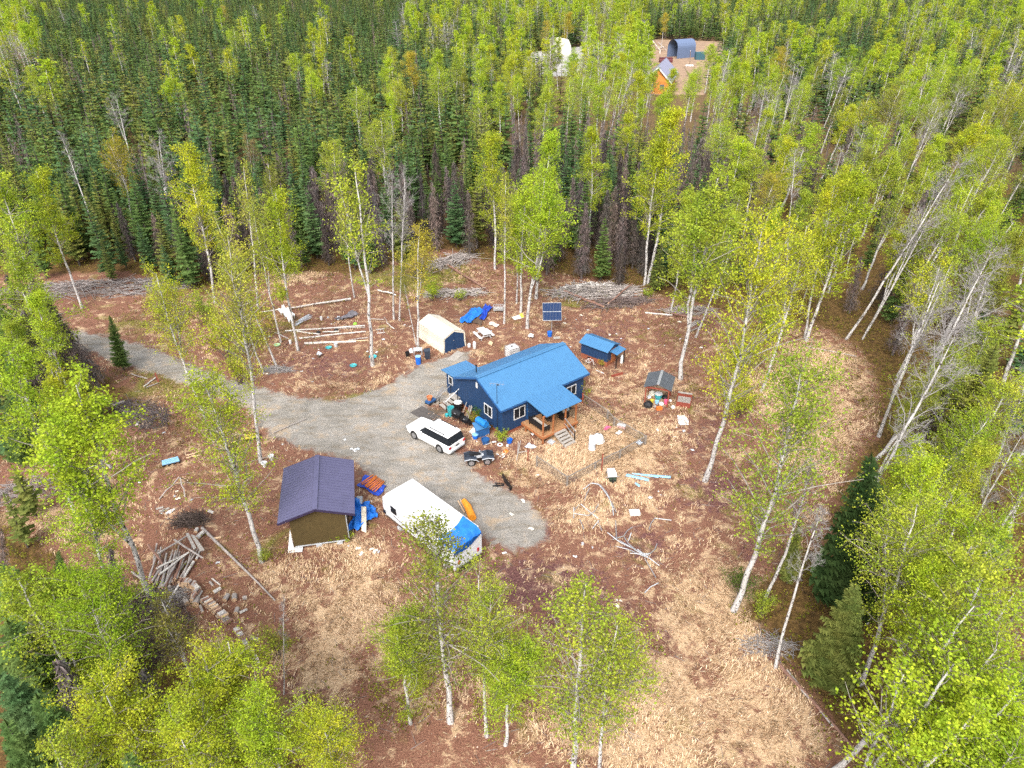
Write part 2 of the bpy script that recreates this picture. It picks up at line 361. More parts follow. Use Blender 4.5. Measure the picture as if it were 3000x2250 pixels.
def plant(kindname, cat, label, meshes, base, top, H0, color, width=1.0, group=None, spin=None, rnd=None, partnames=('trunk', 'crown')):
    base = Vector(base); top = Vector(top); d = top - base; L = d.length
    e = thing(kindname, label, cat, base, 0, group)
    q = d.to_track_quat('Z', 'Y'); e.rotation_mode = 'QUATERNION'
    e.rotation_quaternion = q @ Matrix.Rotation(spin if spin is not None else (rnd or random).uniform(0, 6.28), 4, 'Z').to_quaternion()
    s = L / H0; w = s * width; e.scale = (w, w, s)
    for me, nm in zip(meshes, partnames):
        if me is None: continue
        o = link(me, nm, e); o.color = color
    return e
def stem_from_px(b, t):
    """ground point from the base pixel, and the point of the top's sight line nearest above it"""
    B = D(*b); p = D(t[0], t[1], 0); c = Vector((0, 0, CAMH)); d = (p - c).normalized()
    # closest approach of the sight line to the vertical line through B
    w0 = c - B; bb = d.z; s = (bb * w0.z - d.dot(w0)) / (1 - bb * bb)
    T = c + d * s; return B, T
def from_top(t, H):
    T = D(t[0], t[1], H); return Vector((T.x, T.y, 0)), T

# ------------------------------------------------------------------ ground sheet with its zones
def inpoly(x, y, poly):
    x = np.asarray(x); y = np.asarray(y); r = np.zeros(x.shape, bool); n = len(poly)
    for i in range(n):
        xa, ya = poly[i]; xb, yb = poly[(i + 1) % n]
        c = ((ya > y) != (yb > y)) & (x < (xb - xa) * (y - ya) / ((yb - ya) or 1e-9) + xa); r ^= c
    return r
def world_poly(pts): return [tuple(D(*p).xy) for p in pts]
CLR = world_poly([(-60, 600), (250, 585), (330, 600), (450, 640), (560, 585), (760, 590), (960, 535), (1050, 565), (1200, 590), (1330, 610), (1500, 655), (1640, 690), (1760, 700), (1850, 745), (1905, 830), (1895, 950),
                  (1830, 1010), (1770, 1180), (1600, 1290), (1640, 1370), (1850, 1620), (1870, 1750), (700, 1750), (620, 1580), (540, 1490), (400, 1420), (300, 1400), (240, 1300), (120, 1200), (20, 1130), (-60, 1130), (-60, 1010), (200, 950), (330, 890), (250, 830), (180, 780), (-60, 760)])
DRIVE = world_poly([(-60, 708), (100, 712), (185, 718), (300, 742), (410, 785), (540, 830), (640, 858), (750, 865), (840, 828), (905, 790), (965, 770), (1020, 745), (1010, 800), (985, 870), (925, 870), (925, 900), (1000, 985), (1010, 1012), (1085, 1050), (1150, 1095),
                    (1195, 1150), (1140, 1205), (1060, 1175), (1000, 1130), (830, 1062), (770, 1000), (640, 965), (565, 925), (540, 880), (440, 838), (300, 797), (225, 772), (185, 757), (60, 745), (-60, 742)])
FARYARD = world_poly([(1130, 115), (1260, 100), (1262, 135), (1240, 165), (1130, 165)])
FARYARD2 = world_poly([(1405, 85), (1560, 90), (1560, 150), (1520, 205), (1400, 205), (1395, 120)])
FARYARD3 = world_poly([(1275, 92), (1370, 92), (1370, 112), (1275, 112)])
# (zone, disp x, disp y, radius px x, radius px y, weight)   zones: 1 straw, 2 moss, 4 worn soil
BLOBS = [(1, 1390, 850, 150, 55, .55), (1, 1310, 960, 150, 95, .9), (1, 1180, 1010, 120, 50, .7), (1, 1380, 1060, 160, 70, .5), (1, 1760, 830, 140, 120, .85), (1, 1780, 960, 90, 80, .8), (1, 1560, 1330, 170, 140, .8),
         (1, 1400, 1540, 260, 160, .85), (1, 1650, 1560, 160, 130, .8), (1, 760, 1320, 140, 130, .75), (1, 700, 1440, 120, 100, .7), (1, 620, 1250, 120, 60, .5), (1, 1080, 1080, 90, 40, .5), (1, 60, 1120, 150, 60, .6), (1, 150, 1060, 120, 50, .4),
         (1, 770, 1190, 90, 35, .6), (1, 430, 960, 130, 60, .35), (1, 620, 590, 90, 30, .6), (1, 820, 830, 190, 22, .5), (1, 1010, 760, 90, 30, .4), (1, 1050, 600, 90, 30, .4), (1, 960, 1230, 90, 60, .35), (1, 1270, 1110, 110, 60, .55), (1, 1700, 1120, 90, 90, .45),
         (1, 1500, 1130, 90, 60, .3), (1, 1120, 930, 60, 40, .6), (1, 1620, 1450, 90, 60, .7), (1, 1000, 1500, 160, 100, .4),
         (2, 890, 600, 140, 40, .75), (2, 560, 700, 130, 50, .5), (2, 330, 700, 160, 35, .55), (2, 800, 855, 60, 12, .8), (2, 700, 870, 60, 10, .5), (2, 1010, 640, 60, 25, .35), (2, 1250, 650, 130, 24, .4), (2, 1450, 720, 120, 45, .4), (2, 1500, 860, 60, 60, .35),
         (2, 350, 830, 110, 50, .7), (2, 460, 1000, 90, 60, .3), (2, 560, 1180, 60, 60, .4), (2, 370, 1210, 90, 60, .3), (2, 1300, 900, 70, 40, .25), (2, 1640, 800, 60, 80, .4), (2, 1480, 1000, 60, 80, .15), (2, 700, 620, 140, 30, .3),
         (4, 300, 870, 110, 45, .5), (4, 370, 1010, 80, 25, .35), (4, 940, 890, 45, 14, .9), (4, 780, 1015, 60, 18, .6), (4, 340, 1290, 80, 40, .6), (4, 330, 1370, 100, 60, .8), (4, 660, 850, 130, 8, .5), (4, 590, 945, 50, 18, .6), (4, 1270, 640, 110, 14, .5), (4, 950, 580, 90, 18, .4), (4, 120, 620, 140, 22, .5), (4, 860, 1240, 60, 30, .3), (4, 880, 770, 160, 10, .25),
         (5, 1150, 1260, 170, 60, .9), (5, 1270, 1330, 130, 60, .75), (5, 1560, 1060, 130, 60, .7), (5, 1500, 950, 80, 60, .5), (5, 1390, 1180, 90, 60, .6), (5, 1160, 1140, 40, 30, .8), (5, 620, 1130, 60, 50, .4), (5, 930, 1330, 130, 80, .6), (5, 700, 790, 160, 45, .55), (5, 560, 1080, 80, 50, .4), (5, 1300, 720, 120, 50, .5), (5, 1550, 900, 60, 60, .5), (5, 480, 1220, 90, 50, .4), (5, 1440, 1360, 60, 90, .5), (5, 1620, 1200, 50, 60, .5), (5, 1540, 1640, 160, 60, .5), (5, 660, 1500, 100, 60, .5), (5, 1120, 720, 100, 30, .4)]
def build_ground():
    xs = np.arange(-75, 85.01, .4); ys = np.arange(12, 135.01, .4)
    X, Y = np.meshgrid(xs, ys); nx, ny = len(xs), len(ys)
    X = X.ravel(); Y = Y.ravel()
    px, py = proj(X, Y, 0.0); px = px / DS; py = py / DS
    z = {1: np.full(X.shape, .30), 2: np.full(X.shape, .25), 3: None, 4: np.zeros(X.shape), 5: np.full(X.shape, .12)}
    for k, bx, by, rx, ry, w in BLOBS: z[k] = np.maximum(z[k], w * np.exp(-(((px - bx) / rx) ** 2 + ((py - by) / ry) ** 2) * .8))
    drive = inpoly(X, Y, DRIVE).astype(float); clr = inpoly(X, Y, CLR).astype(float)
    def blur(a, k):
        a = a.reshape(ny, nx)
        for _ in range(k):
            p = np.pad(a, 1, mode='edge'); a = (p[:-2, 1:-1] + p[2:, 1:-1] + p[1:-1, :-2] + p[1:-1, 2:] + a * 2) / 6
        return a.ravel()
    drive = blur(drive, 9); forest = 1 - blur(clr, 22)
    zz = np.zeros(X.shape); mr = z[5]
    V = np.column_stack([X, Y, zz]); i = np.arange((ny - 1) * nx).reshape(ny - 1, nx)[:, :-1].ravel()
    F = np.stack([i, i + 1, i + nx + 1, i + nx], 1)
    # far ground: rings of large faces joined on the same level around the fine sheet
    me = np_mesh('ground', [(V, F, M_GROUND)])
    a1 = me.color_attributes.new('zones', 'FLOAT_COLOR', 'POINT'); a1.data.foreach_set('color', np.column_stack([drive, z[1], z[2], np.ones_like(X)]).astype(np.float32).ravel())
    a2 = me.color_attributes.new('zones2', 'FLOAT_COLOR', 'POINT'); a2.data.foreach_set('color', np.column_stack([forest, z[4], mr, np.ones_like(X)]).astype(np.float32).ravel())
    tag(link(me, 'ground'), kind='structure')
    m, nt, n, l, b = nodes_of('forest_floor'); P = n.new('ShaderNodeNewGeometry').outputs['Position']
    nm = noise(n, l, 2.2, 6, .7, P); fl = ramp(n, [(.3, (.035, .022, .01)), (.5, (.12, .07, .025)), (.7, (.24, .15, .05))]); l.new(nm.outputs[0], fl.inputs[0]); l.new(fl.outputs[0], b.inputs['Base Color']); b.inputs['Roughness'].default_value = 1
    B = 4000.; x0, x1, y0, y1 = xs[0], xs[-1], ys[0], ys[-1]
    v = np.array([(-B, -B, 0), (x0, -B, 0), (x1, -B, 0), (B, -B, 0), (-B, y0, 0), (x0, y0, 0), (x1, y0, 0), (B, y0, 0), (-B, y1, 0), (x0, y1, 0), (x1, y1, 0), (B, y1, 0), (-B, B, 0), (x0, B, 0), (x1, B, 0), (B, B, 0)], float)
    f = np.array([(0, 1, 5, 4), (1, 2, 6, 5), (2, 3, 7, 6), (4, 5, 9, 8), (6, 7, 11, 10), (8, 9, 13, 12), (9, 10, 14, 13), (10, 11, 15, 14)])
    tag(link(np_mesh('forest_ground', [(v, f, m)]), 'forest_ground'), kind='structure')
build_ground()
def flat_sheet(name, poly, m, z, kind='structure'):
    me = bpy.data.meshes.new(name); me.from_pydata([(x, y, z) for x, y in poly], [], [list(range(len(poly)))]); me.materials.append(m)
    return tag(link(me, name), kind=kind)
M_FGRAVEL = mat('far_gravel', (.38, .36, .35), .95, var=.25, scale=.6)
M_FDIRT = mat('far_dirt', (.30, .20, .13), .95, var=.4, scale=.5)
for nm, pl, mm in (('gravel_yard', FARYARD, M_FGRAVEL), ('dirt_yard', FARYARD2, M_FDIRT), ('gravel_lane', FARYARD3, M_FGRAVEL)):
    if sum(a[0] * b[1] - b[0] * a[1] for a, b in zip(pl, pl[1:] + pl[:1])) < 0: pl = pl[::-1]
    flat_sheet(nm, pl, mm, .02)

# straw grass tufts, dry leaves and twigs: nobody could count these
def build_grass():
    rng = np.random.default_rng(5); n = 190000
    X = rng.uniform(-45, 60, n); Y = rng.uniform(19, 100, n); px, py = proj(X, Y, 0.0); px /= DS; py /= DS
    w = np.full(n, .17)
    for k, bx, by, rx, ry, ww in BLOBS:
        if k == 1: w = np.maximum(w, ww * np.exp(-(((px - bx) / rx) ** 2 + ((py - by) / ry) ** 2) * .8))
    ok = (px > -40) & (px < 2260) & (py < 1720) & inpoly(X, Y, CLR) & ~inpoly(X, Y, DRIVE)
    cl = np.sin(X * .9 + np.sin(Y * .7) * 2) * np.sin(Y * 1.1 + np.cos(X * .6) * 2)
    ok &= rng.random(n) < np.clip(w * 1.3 - .08 + cl * .35 * (w > .2), 0, 1) ** 1.3
    X, Y = X[ok], Y[ok]; n = len(X); k = 7
    ang = np.sin(X * .35 + 1.7 * np.sin(Y * .28)) * 2.2 + np.cos(Y * .5) * 1.2
    X = np.repeat(X, k); Y = np.repeat(Y, k); a = np.repeat(ang, k) + rng.normal(size=n * k) * .8; N = n * k
    X = X + rng.normal(size=N) * .12; Y = Y + rng.normal(size=N) * .12
    L = rng.uniform(.14, .46, N); h = rng.uniform(.03, .22, N); wd = rng.uniform(.008, .022, N)
    d = np.column_stack([np.cos(a), np.sin(a)]); s = np.column_stack([-d[:, 1], d[:, 0]]) * wd[:, None]
    p = np.column_stack([X, Y])
    v0 = np.column_stack([p + s, np.full(N, .0)]); v1 = np.column_stack([p - s, np.full(N, .0)])
    v2 = np.column_stack([p + d * L[:, None] * .55 - s, h]); v3 = np.column_stack([p + d * L[:, None] * .55 + s, h]); v4 = np.column_stack([p + d * L[:, None] + s * .3, h * .35])
    V = np.stack([v0, v1, v2, v3, v4], 1).reshape(-1, 3); b = (np.arange(N) * 5)[:, None]
    m, nt, nn, l, bb = nodes_of('straw_blade'); g = nn.new('ShaderNodeNewGeometry')
    r = ramp(nn, [(0, (.17, .09, .05)), (.3, (.38, .25, .14)), (.7, (.58, .41, .26)), (1, (.70, .54, .37))]); l.new(g.outputs['Random Per Island'], r.inputs[0]); l.new(r.outputs[0], bb.inputs['Base Color']); bb.inputs['Roughness'].default_value = .9; bb.inputs['Specular IOR Level'].default_value = .1
    tag(link(np_mesh('dry_grass', [(V, b + np.array([[0, 1, 2, 3]]), m), (np.zeros((0, 3)), np.zeros((0, 3), int), m)]), 'dry_grass'), 'straw coloured dry grass lying in swirls over the clearing', 'grass', kind='stuff')
    # fallen leaves and twigs
    n = 110000; X = rng.uniform(-45, 60, n); Y = rng.uniform(19, 100, n); ok = (rng.random(n) < .35 + .65 * (np.sin(X * .8 + 2 * np.sin(Y * .5)) * np.cos(Y * .9 + X * .3) > .1)) & inpoly(X, Y, CLR) & ~inpoly(X, Y, DRIVE); X, Y = X[ok], Y[ok]
    P = np.column_stack([X, Y, rng.uniform(.02, .06, len(X))]); v, f = leaf_quads(P, .10, rng, 3.0, .6)
    v[:, 2] = np.maximum(v[:, 2], .006)
    m, nt, nn, l, bb = nodes_of('dry_leaf'); g = nn.new('ShaderNodeNewGeometry')
    r = ramp(nn, [(0, (.06, .028, .018)), (.3, (.18, .08, .045)), (.6, (.34, .18, .10)), (.85, (.5, .33, .21)), (1, (.70, .60, .50))]); l.new(g.outputs['Random Per Island'], r.inputs[0]); l.new(r.outputs[0], bb.inputs['Base Color']); bb.inputs['Roughness'].default_value = .9
    n2 = 5200; X = rng.uniform(-45, 60, n2); Y = rng.uniform(19, 100, n2); ok = inpoly(X, Y, CLR) & ~inpoly(X, Y, DRIVE); X, Y = X[ok], Y[ok]; a = rng.uniform(0, 6.28, len(X)); L = rng.uniform(.2, .9, len(X))
    p0 = np.column_stack([X, Y, np.full(len(X), .02)]); p1 = p0 + np.column_stack([np.cos(a) * L, np.sin(a) * L, rng.uniform(0, .12, len(X))]); tv, tf = sticks(p0, p1, .014, .008, 3)
    tag(link(np_mesh('leaf_litter', [(v, f, m), (tv, tf, M_PALETWIG)]), 'leaf_litter'), 'red brown fallen leaves and pale twigs strewn over the ground', 'leaf litter', kind='stuff')
build_grass()

# ------------------------------------------------------------------ named birches of the clearing and the woods (display px: base, top)
rr = random.Random(4)
BCOUNT = []
def birch(base, top, variant, color, label, width=1.0, group=None, H=None, nm='birch_tree'):
    if base is not None: B, T = stem_from_px(base, top)
    else: B, T = from_top(top, H)
    BCOUNT.append((B.x, B.y))
    return plant(nm, 'tree', label, variant, B, T, 14.0, color, width, group, rnd=rr)
L_, S_, A_, Bq, Dn = LEAFY, SPARSE, AIRY, BARE, DENSE
TREES = [
 ((563, 998), (500, 520), A_[1], PALE, 'tall thin birch at the lower edge of the driveway, left of the purple-roofed shed', .8),
 ((566, 1213), (440, 830), A_[0], YEL, 'leaning birch with a wide airy crown, foot just left of the purple-roofed shed', 1.15),
 ((327, 1292), (165, 830), L_[3], LIME, 'large bright birch leaning left, foot at the heap of grey poles', 1.2),
 ((245, 1325), (160, 1010), L_[1], LIME, 'bright leafy birch just left of the pole heap, growing beside a dead spruce', 1.1),
 ((445, 905), (335, 590), A_[1], YEL, 'airy birch hanging over the driveway where it comes out of the woods', .9),
 ((90, 908), (15, 700), L_[4], GREEN, 'short birch leaning left beside the dark spruces at the left edge', 1.0),
 ((465, 655), (407, 328), L_[1], YEL, 'bright yellow-green birch standing left of the white tarp heap at the forest edge', .95),
 ((558, 672), (518, 358), S_[0], PALE, 'pale thinly leafed birch between two bright birches at the forest edge', .9),
 ((599, 795), (470, 470), S_[0], PALE, 'slender birch with its foot in a pile of twigs left of the garden logs', .7),
 ((607, 740), (545, 440), S_[1], PALE, 'slim forked birch behind the twig pile, left of the white tarp heap', .7),
 ((644, 757), (600, 415), L_[0], YEL, 'bright birch rising right through the white tarp heap', .95),
 ((570, 807), (505, 560), Bq[2], PALE, 'broken bare grey birch stem at the bend of the driveway', .8),
 ((805, 790), (762, 352), S_[1], GREEN, 'thick-stemmed sparse birch with a turquoise dish at its foot', 1.0),
 ((766, 643), (735, 410), S_[0], OLIVE, 'thin birch behind the garden logs at the forest edge', .8),
 ((851, 690), (845, 380), Bq[0], PALE, 'left one of the leafless grey pair behind the beige tent shed', .8),
 ((863, 692), (872, 375), Bq[1], PALE, 'right one of the leafless grey pair behind the beige tent shed', .7),
 ((903, 752), (905, 485), S_[1], ORNG, 'birch with thin rusty foliage beside the beige tent shed and the small table', 1.1),
 ((899, 745), (868, 560), S_[0], OLIVE, 'thin second stem left of the rusty birch by the beige tent shed', .7),
 ((1069, 582), (1065, 290), L_[0], YEL, 'straight birch with a round yellow crown, left of the tall green pair', 1.0),
 ((1089, 699), (1096, 392), S_[0], PALE, 'crooked birch stem with its foot by the wire crate', .8),
 ((1116, 655), (1112, 430), L_[5], GREEN, 'thin-stemmed birch between the crooked stem and the solar panel', .9),
 ((1125, 675), (1135, 400), L_[1], LIME, 'dense birch whose foot stands beside the yellow and white sheet', 1.1),
 ((1139, 709), (1175, 385), L_[3], LIME, 'white-stemmed birch with a broad crown just left of the solar panel', 1.2),
 ((1158, 645), (1182, 292), L_[2], LIME, 'pointed birch behind the broad crown left of the solar panel', 1.0),
 ((1270, 545), (1285, 278), L_[2], YEL, 'pointed yellow birch in front of the dead spruces, right of the tall pair', 1.05),
 ((1392, 615), (1425, 290), L_[1], YEL, 'left stem of the tall twin birches behind the firewood heap', 1.0),
 ((1399, 612), (1443, 237), L_[2], YEL, 'right and taller stem of the twin birches behind the firewood heap', 1.05),
 ((1449, 672), (1490, 420), L_[5], GREEN, 'birch at the right end of the firewood heap', .9),
 ((1470, 819), (1550, 385), L_[3], GREEN, 'leaning birch with two stems behind the small grey-roofed shelter', 1.15),
 ((1503, 729), (1590, 470), L_[0], GREEN, 'second birch behind the board pile, right of the leaning pair', .9),
 ((1523, 1039), (1640, 490), A_[0], YEL, 'tall leaning birch with its foot in red litter right of the blue pipes', .9),
 ((1645, 846), (1745, 490), A_[1], YEL, 'slim birch leaning right, standing before the tall straw grass', .9),
 ((1742, 736), (1850, 385), L_[5], YEL, 'big twin-stemmed birch at the top corner of the straw field', 1.15),
 ((1738, 732), (1800, 400), L_[1], YEL, 'birch stem close against the twin at the top corner of the straw field', .9),
 ((1828, 733), (2070, 350), Bq[0], PALE, 'long bare birch leaning far right at the edge of the straw field', .8),
 ((1863, 733), (2050, 400), Bq[1], PALE, 'bare birch leaning right behind the long leaning one', .7),
 ((1898, 943), (2025, 600), Bq[1], PALE, 'large bare birch with spreading grey limbs, first right of the straw field', 1.1),
 ((1912, 976), (2140, 545), Bq[0], PALE, 'tall bare birch leaning right behind the large bare one', .9),
 ((2030, 900), (2140, 600), Bq[1], PALE, 'bare aspen with a broad grey crown near the right edge', 1.5),
 ((1803, 1226), (2070, 730), Bq[0], PALE, 'long leaning white stem rising from the dark spruces on the right', .9),
 ((1585, 1319), (1725, 795), A_[0], GREEN, 'nearest tall birch at the lower edge of the straw field, airy crown', 1.05),
 ((1652, 1299), (1745, 1000), Bq[2], PALE, 'short-crowned dark birch right beside the nearest tall one', 1.1),
 ((1675, 1443), (1778, 1105), Bq[2], PALE, 'broken-topped white birch stem by the long fallen pole', .9),
 ((1858, 1479), (1975, 1090), A_[1], GREEN, 'thick grey-stemmed birch with a double stem at the lower right', 1.1),
 ((1872, 1346), (2000, 1000), L_[4], LIME, 'birch behind the thick double stem at the lower right', .9),
 ((1878, 1186), (1985, 950), L_[4], LIME, 'birch behind the green thicket on the right, short visible stem', 1.0),
 ((2012, 1263), (2130, 960), L_[0], GREEN, 'left one of three slanting stems in the right-hand thicket', .9),
 ((2032, 1269), (2210, 940), Bq[0], PALE, 'middle of three slanting stems in the right-hand thicket, leafless', .8),
 ((2055, 1306), (2290, 920), S_[0], GREEN, 'right one of three slanting stems in the right-hand thicket', .8),
 ((1950, 1640), (2150, 1200), A_[0], GREEN, 'nearest birch in the lower right corner, long pale stem', 1.0),
 ((1930, 1583), (2010, 1230), L_[5], LIME, 'birch left of the long pale stem in the lower right corner', .9),
 ((2120, 1070), (2225, 800), Bq[1], PALE, 'bare birch at the right edge beside the bare aspen', 1.0),
 ((178, 665), (85, 367), L_[0], YEL, 'bright birch at the left edge leaning over the log debris', 1.0),
 ((100, 692), (-10, 385), L_[1], LIME, 'bright birch cut by the left edge of the forest', 1.1),
 ((20, 720), (-60, 470), Bq[2], PALE, 'bare birch stem at the far left', .9),
 ((290, 500), (245, 292), A_[1], (.42, .38, .04, 1), 'golden birch in the spruces above the log debris', 1.1),
 ((370, 540), (348, 300), Bq[1], PALE, 'gnarled leafless grey tree among the spruces, right of the golden birch', 1.2),
 ((285, 370), (250, 205), Bq[1], PALE, 'leafless white tree in the middle of the spruces at the left', 1.1),
 ((560, 440), (533, 290), S_[1], (.30, .22, .10, 1), 'brownish thin-leafed tree above the pale birch', 1.1),
 (None, (370, 163), L_[3], LIME, 'lone bright birch standing by itself among the spruces of the left forest', 1.5),
 ((1608, 425), (1650, 195), Bq[0], PALE, 'bare white birch in the leafy birches right of the log cabin', .9),
 ((1785, 240), (1808, 118), Bq[0], PALE, 'thin white bare stem standing over a dark gap in the right woods', .8),
 ((1700, 560), (1720, 330), Bq[0], PALE, 'leafless grey tree between the dead spruces right of the twin birches', .9),
 ((1385, 270), (1392, 195), Bq[0], PALE, 'small bare tree left of the log cabin', .9),
 (None, (940, 1120), THIN, OLIVE, 'tall thin-topped birch in front of the white trailer', 1.15, 14.5),
 (None, (1040, 1240), A_[1], GREEN, 'airy birch right behind the thin-topped one, below the gravel', .85, 12.0),
 (None, (1275, 1255), THIN, GREEN, 'birch with a rounded airy crown at the bottom centre of the field', 1.2, 14.0),
 (None, (1335, 1345), A_[1], GREEN, 'lower second stem right of the rounded airy crown', .9, 12.0),
 (None, (173, 1240), Dn[0], (.32, .46, .04, 1), 'dense bright crown at the lower left beside the brush pile', 1.0, 12.0),
 (None, (480, 1385), Dn[1], YEL, 'wide yellow-green crown below the brush pile', 1.3, 9.5),
 (None, (350, 1290), S_[1], (.33, .30, .08, 1), 'thin olive crown over the brush pile', 1.2, 9.0),
 (None, (240, 1490), Dn[1], YEL, 'yellow-green crown at the very bottom left', 1.2, 10.5),
 (None, (690, 1560), Dn[0], YEL, 'low yellow crown at the bottom edge right of the other bottom crowns', 1.2, 8.0),
 (None, (560, 1520), Dn[0], LIME, 'bright crown at the bottom edge below the firewood row', 1.3, 9.0),
 (None, (380, 1560), Dn[0], YEL, 'yellow crown at the bottom edge between two wider ones', 1.2, 10.0),
 (None, (100, 1590), S_[1], GREEN, 'thin green crown in the bottom left corner', .9, 11.0),
 (None, (860, 1345), Dn[0], (.38, .48, .05, 1), 'low bright crown left of the thin-topped birch stem', 1.35, 8.0),
 (None, (1090, 1390), Dn[1], LIME, 'low bright lime crown right of the thin-topped birch stem', 1.4, 8.0),
 (None, (30, 1240), L_[3], GREEN, 'leafy birch among spruces at the left edge near the bottom', 1.1, 12.0),
 ((240, 1010), (110, 800), L_[3], YEL, 'broad yellow crown at the left, above the large bright birch', 1.3),
 ((613, 1500), (612, 1292), Bq[2], PALE, 'thin bare white birch snapped over by the straw field edge', .6),
]
def mk(row):
    b, t, v, c, lab = row[:5]; w = row[5]; H = row[6] if len(row) > 6 else 12
    return birch(b, t, v, c, lab, w, H=H)
for row in TREES: mk(row)
BG = """50,-10,L 387,37,Y 480,15,O 503,63,L 490,110,Y 670,50,L 693,70,Y 633,120,L 670,153,L 723,310,G 884,17,L 950,40,Y 990,3,Y 1010,53,Y 1090,10,L 1130,27,Y 1174,0,L 1214,0,L 1230,27,O 1184,47,O 1337,7,L 1304,33,Y
1277,57,L 1380,3,L 1437,30,O 1207,83,Y 1257,160,L 1370,100,G 1380,160,Y 944,113,L 947,150,L 1034,133,L 1080,180,L 770,187,L 847,107,Y 887,113,O 820,257,G 860,170,Y 840,130,L 1525,10,L 1568,10,Y 1620,0,L 1628,63,L 1660,70,L 1690,107,O
1538,100,L 1508,143,L 1752,57,Y 1802,47,L 1842,7,L 1845,100,L 1885,113,L 1922,110,L 1958,17,L 2008,70,L 2058,47,L 2002,100,L 1968,150,L 2038,147,L 2152,123,L 2108,133,L 2155,67,Y 2108,0,L 2175,0,L 1735,187,L 1878,213,Y 1562,187,L
1842,233,Y 1758,277,L 1708,300,Y 1822,367,Y 2125,260,Y 2175,300,Y 2108,393,L 2160,400,G 2060,470,G 2190,480,L 2120,500,L 2050,560,G 2150,700,G 2060,760,G 2190,820,G 2130,900,L 1990,1010,L 2060,1080,L 2150,1120,L 2100,1180,G 2180,1260,L 2080,1300,L 2160,1400,L 2060,1440,L 2190,1500,L 2110,1540,L 2180,1620,L
1960,400,G 2000,470,Y 1930,330,G 1905,280,L 1660,240,G 1640,330,G 1600,300,L 1680,380,O 1560,260,L 1590,130,L 1755,420,G 1330,60,Y 1140,110,Y 1100,70,L 1060,100,Y 1040,20,L 30,560,G 60,640,L 20,760,L 1350,120,L 1240,110,L 1300,180,L 1360,250,Y"""
COLS = {'L': LIME, 'Y': YEL, 'O': ORNG, 'G': GREEN}
auto = []           # (kind, empty) pairs labelled by landmark further down
for tok in BG.split():
    x, y, c = tok.split(','); x, y = float(x), float(y)
    H = rr.uniform(11.5, 14) if x < 1900 or y < 600 else rr.uniform(9, 12.5)
    v = rr.choice(L_ + A_) if not (x > 1900 and y > 350) else rr.choice([L_[3], A_[0], A_[1], A_[0], S_[1], S_[0]])
    lean = rr.uniform(.4, 3.2) if x > 1650 else rr.uniform(-.4, .4)
    B, T = from_top((x, y), H); B.x -= lean
    e = plant('birch_tree', 'tree', 'x', v, B, T, 14.0, COLS[c], rr.uniform(1.1, 1.5), rnd=rr); BCOUNT.append((B.x, B.y)); auto.append(('birch', e, (x, y + 40)))

# named conifers: (base, top, variant, colour, width, label)
def spruce(base, top, v, color, width, label, H=None, cat='tree', nm='spruce_tree'):
    if base is not None: B, T = stem_from_px(base, top)
    else: B, T = from_top(top, H)
    BCOUNT.append((B.x, B.y)); return plant(nm, cat, label, v, B, T, 10.0, color, width, rnd=rr)
for b, t, v, c, w, lab, nm in [
    ((268, 800), (237, 682), SPRUCE_HI[0], SPG, 1.0, 'small green spruce standing alone at the near edge of the driveway', 'spruce_tree'),
    ((215, 840), (95, 640), DEADS[2], DED, 1.2, 'leaning dead grey spruce where the driveway enters the trees', 'dead_spruce'),
    ((150, 800), (60, 590), DEADS[0], DED, 1.1, 'second dead spruce left of the leaning grey one by the driveway', 'dead_spruce'),
    ((265, 1345), (235, 1180), DEADS[1], DED, 1.5, 'dead black spruce between the bright birch and the pole heap', 'dead_spruce'),
    ((1830, 1330), (1885, 985), SPRUCE_HI[0], (.05, .085, .03, 1), 1.25, 'dark green spruce at the right edge of the straw field', 'spruce_tree'),
    ((1700, 1260), (1728, 1130), SPRUCE_HI[1], SPO, 1.1, 'small spruce between the two nearest tall birches', 'spruce_tree'),
    ((1780, 1480), (1850, 1260), SPRUCE_HI[1], SPO, 1.5, 'shaggy olive spruce behind the thick double birch stem', 'spruce_tree'),
    ((30, 880), (-15, 720), SPRUCE_HI[0], SPG, 1.3, 'dark spruce at the left edge above the leafy crowns', 'spruce_tree'),
    ((50, 1010), (15, 850), SPRUCE_HI[1], SPG, 1.3, 'dark spruce below the leaning birch at the left edge', 'spruce_tree'),
    ((105, 1000), (95, 860), SPRUCE_HI[1], SPO, 1.0, 'young spruce behind the broad yellow crown', 'spruce_tree'),
    ((140, 1300), (125, 1190), SPRUCE_HI[0], SPG, 1.0, 'little bluish spruce left of the bright leafy birch', 'spruce_tree'),
    ((10, 1260), (5, 1140), DEADS[0], DED, 1.2, 'dead grey spruce at the left edge near the open straw patch', 'dead_spruce'),
    (None, (55, 1260), SPRUCE_HI[1], SPO, 1.2, 'olive spruce at the lower left behind the dense bright crown', 'spruce_tree'),
    (None, (15, 1340), SPRUCE_HI[0], SPG, 1.3, 'large dark spruce at the lower left edge', 'spruce_tree'),
    (None, (80, 1500), SPRUCE_HI[0], SPG, 1.2, 'grey-green spruce at the bottom left corner', 'spruce_tree'),
    (None, (10, 1560), SPRUCE_HI[1], SPG, 1.2, 'spruce filling the bottom left corner of the picture', 'spruce_tree'),
    (None, (125, 1420), DEADS[2], DED, 1.5, 'dead spruce behind the lower left crowns', 'dead_spruce'),
    (None, (270, 1630), SPRUCE_HI[1], SPG, 1.1, 'dark spruce hidden among yellow crowns at the bottom edge', 'spruce_tree'),
    ((1490, 165), (1478, 145), SPRUCE[0], SPG, 1.2, 'small spruce beside the log cabin', 'spruce_tree')]:
    spruce(b, t, v, c, w, lab, 9.5, nm=nm)

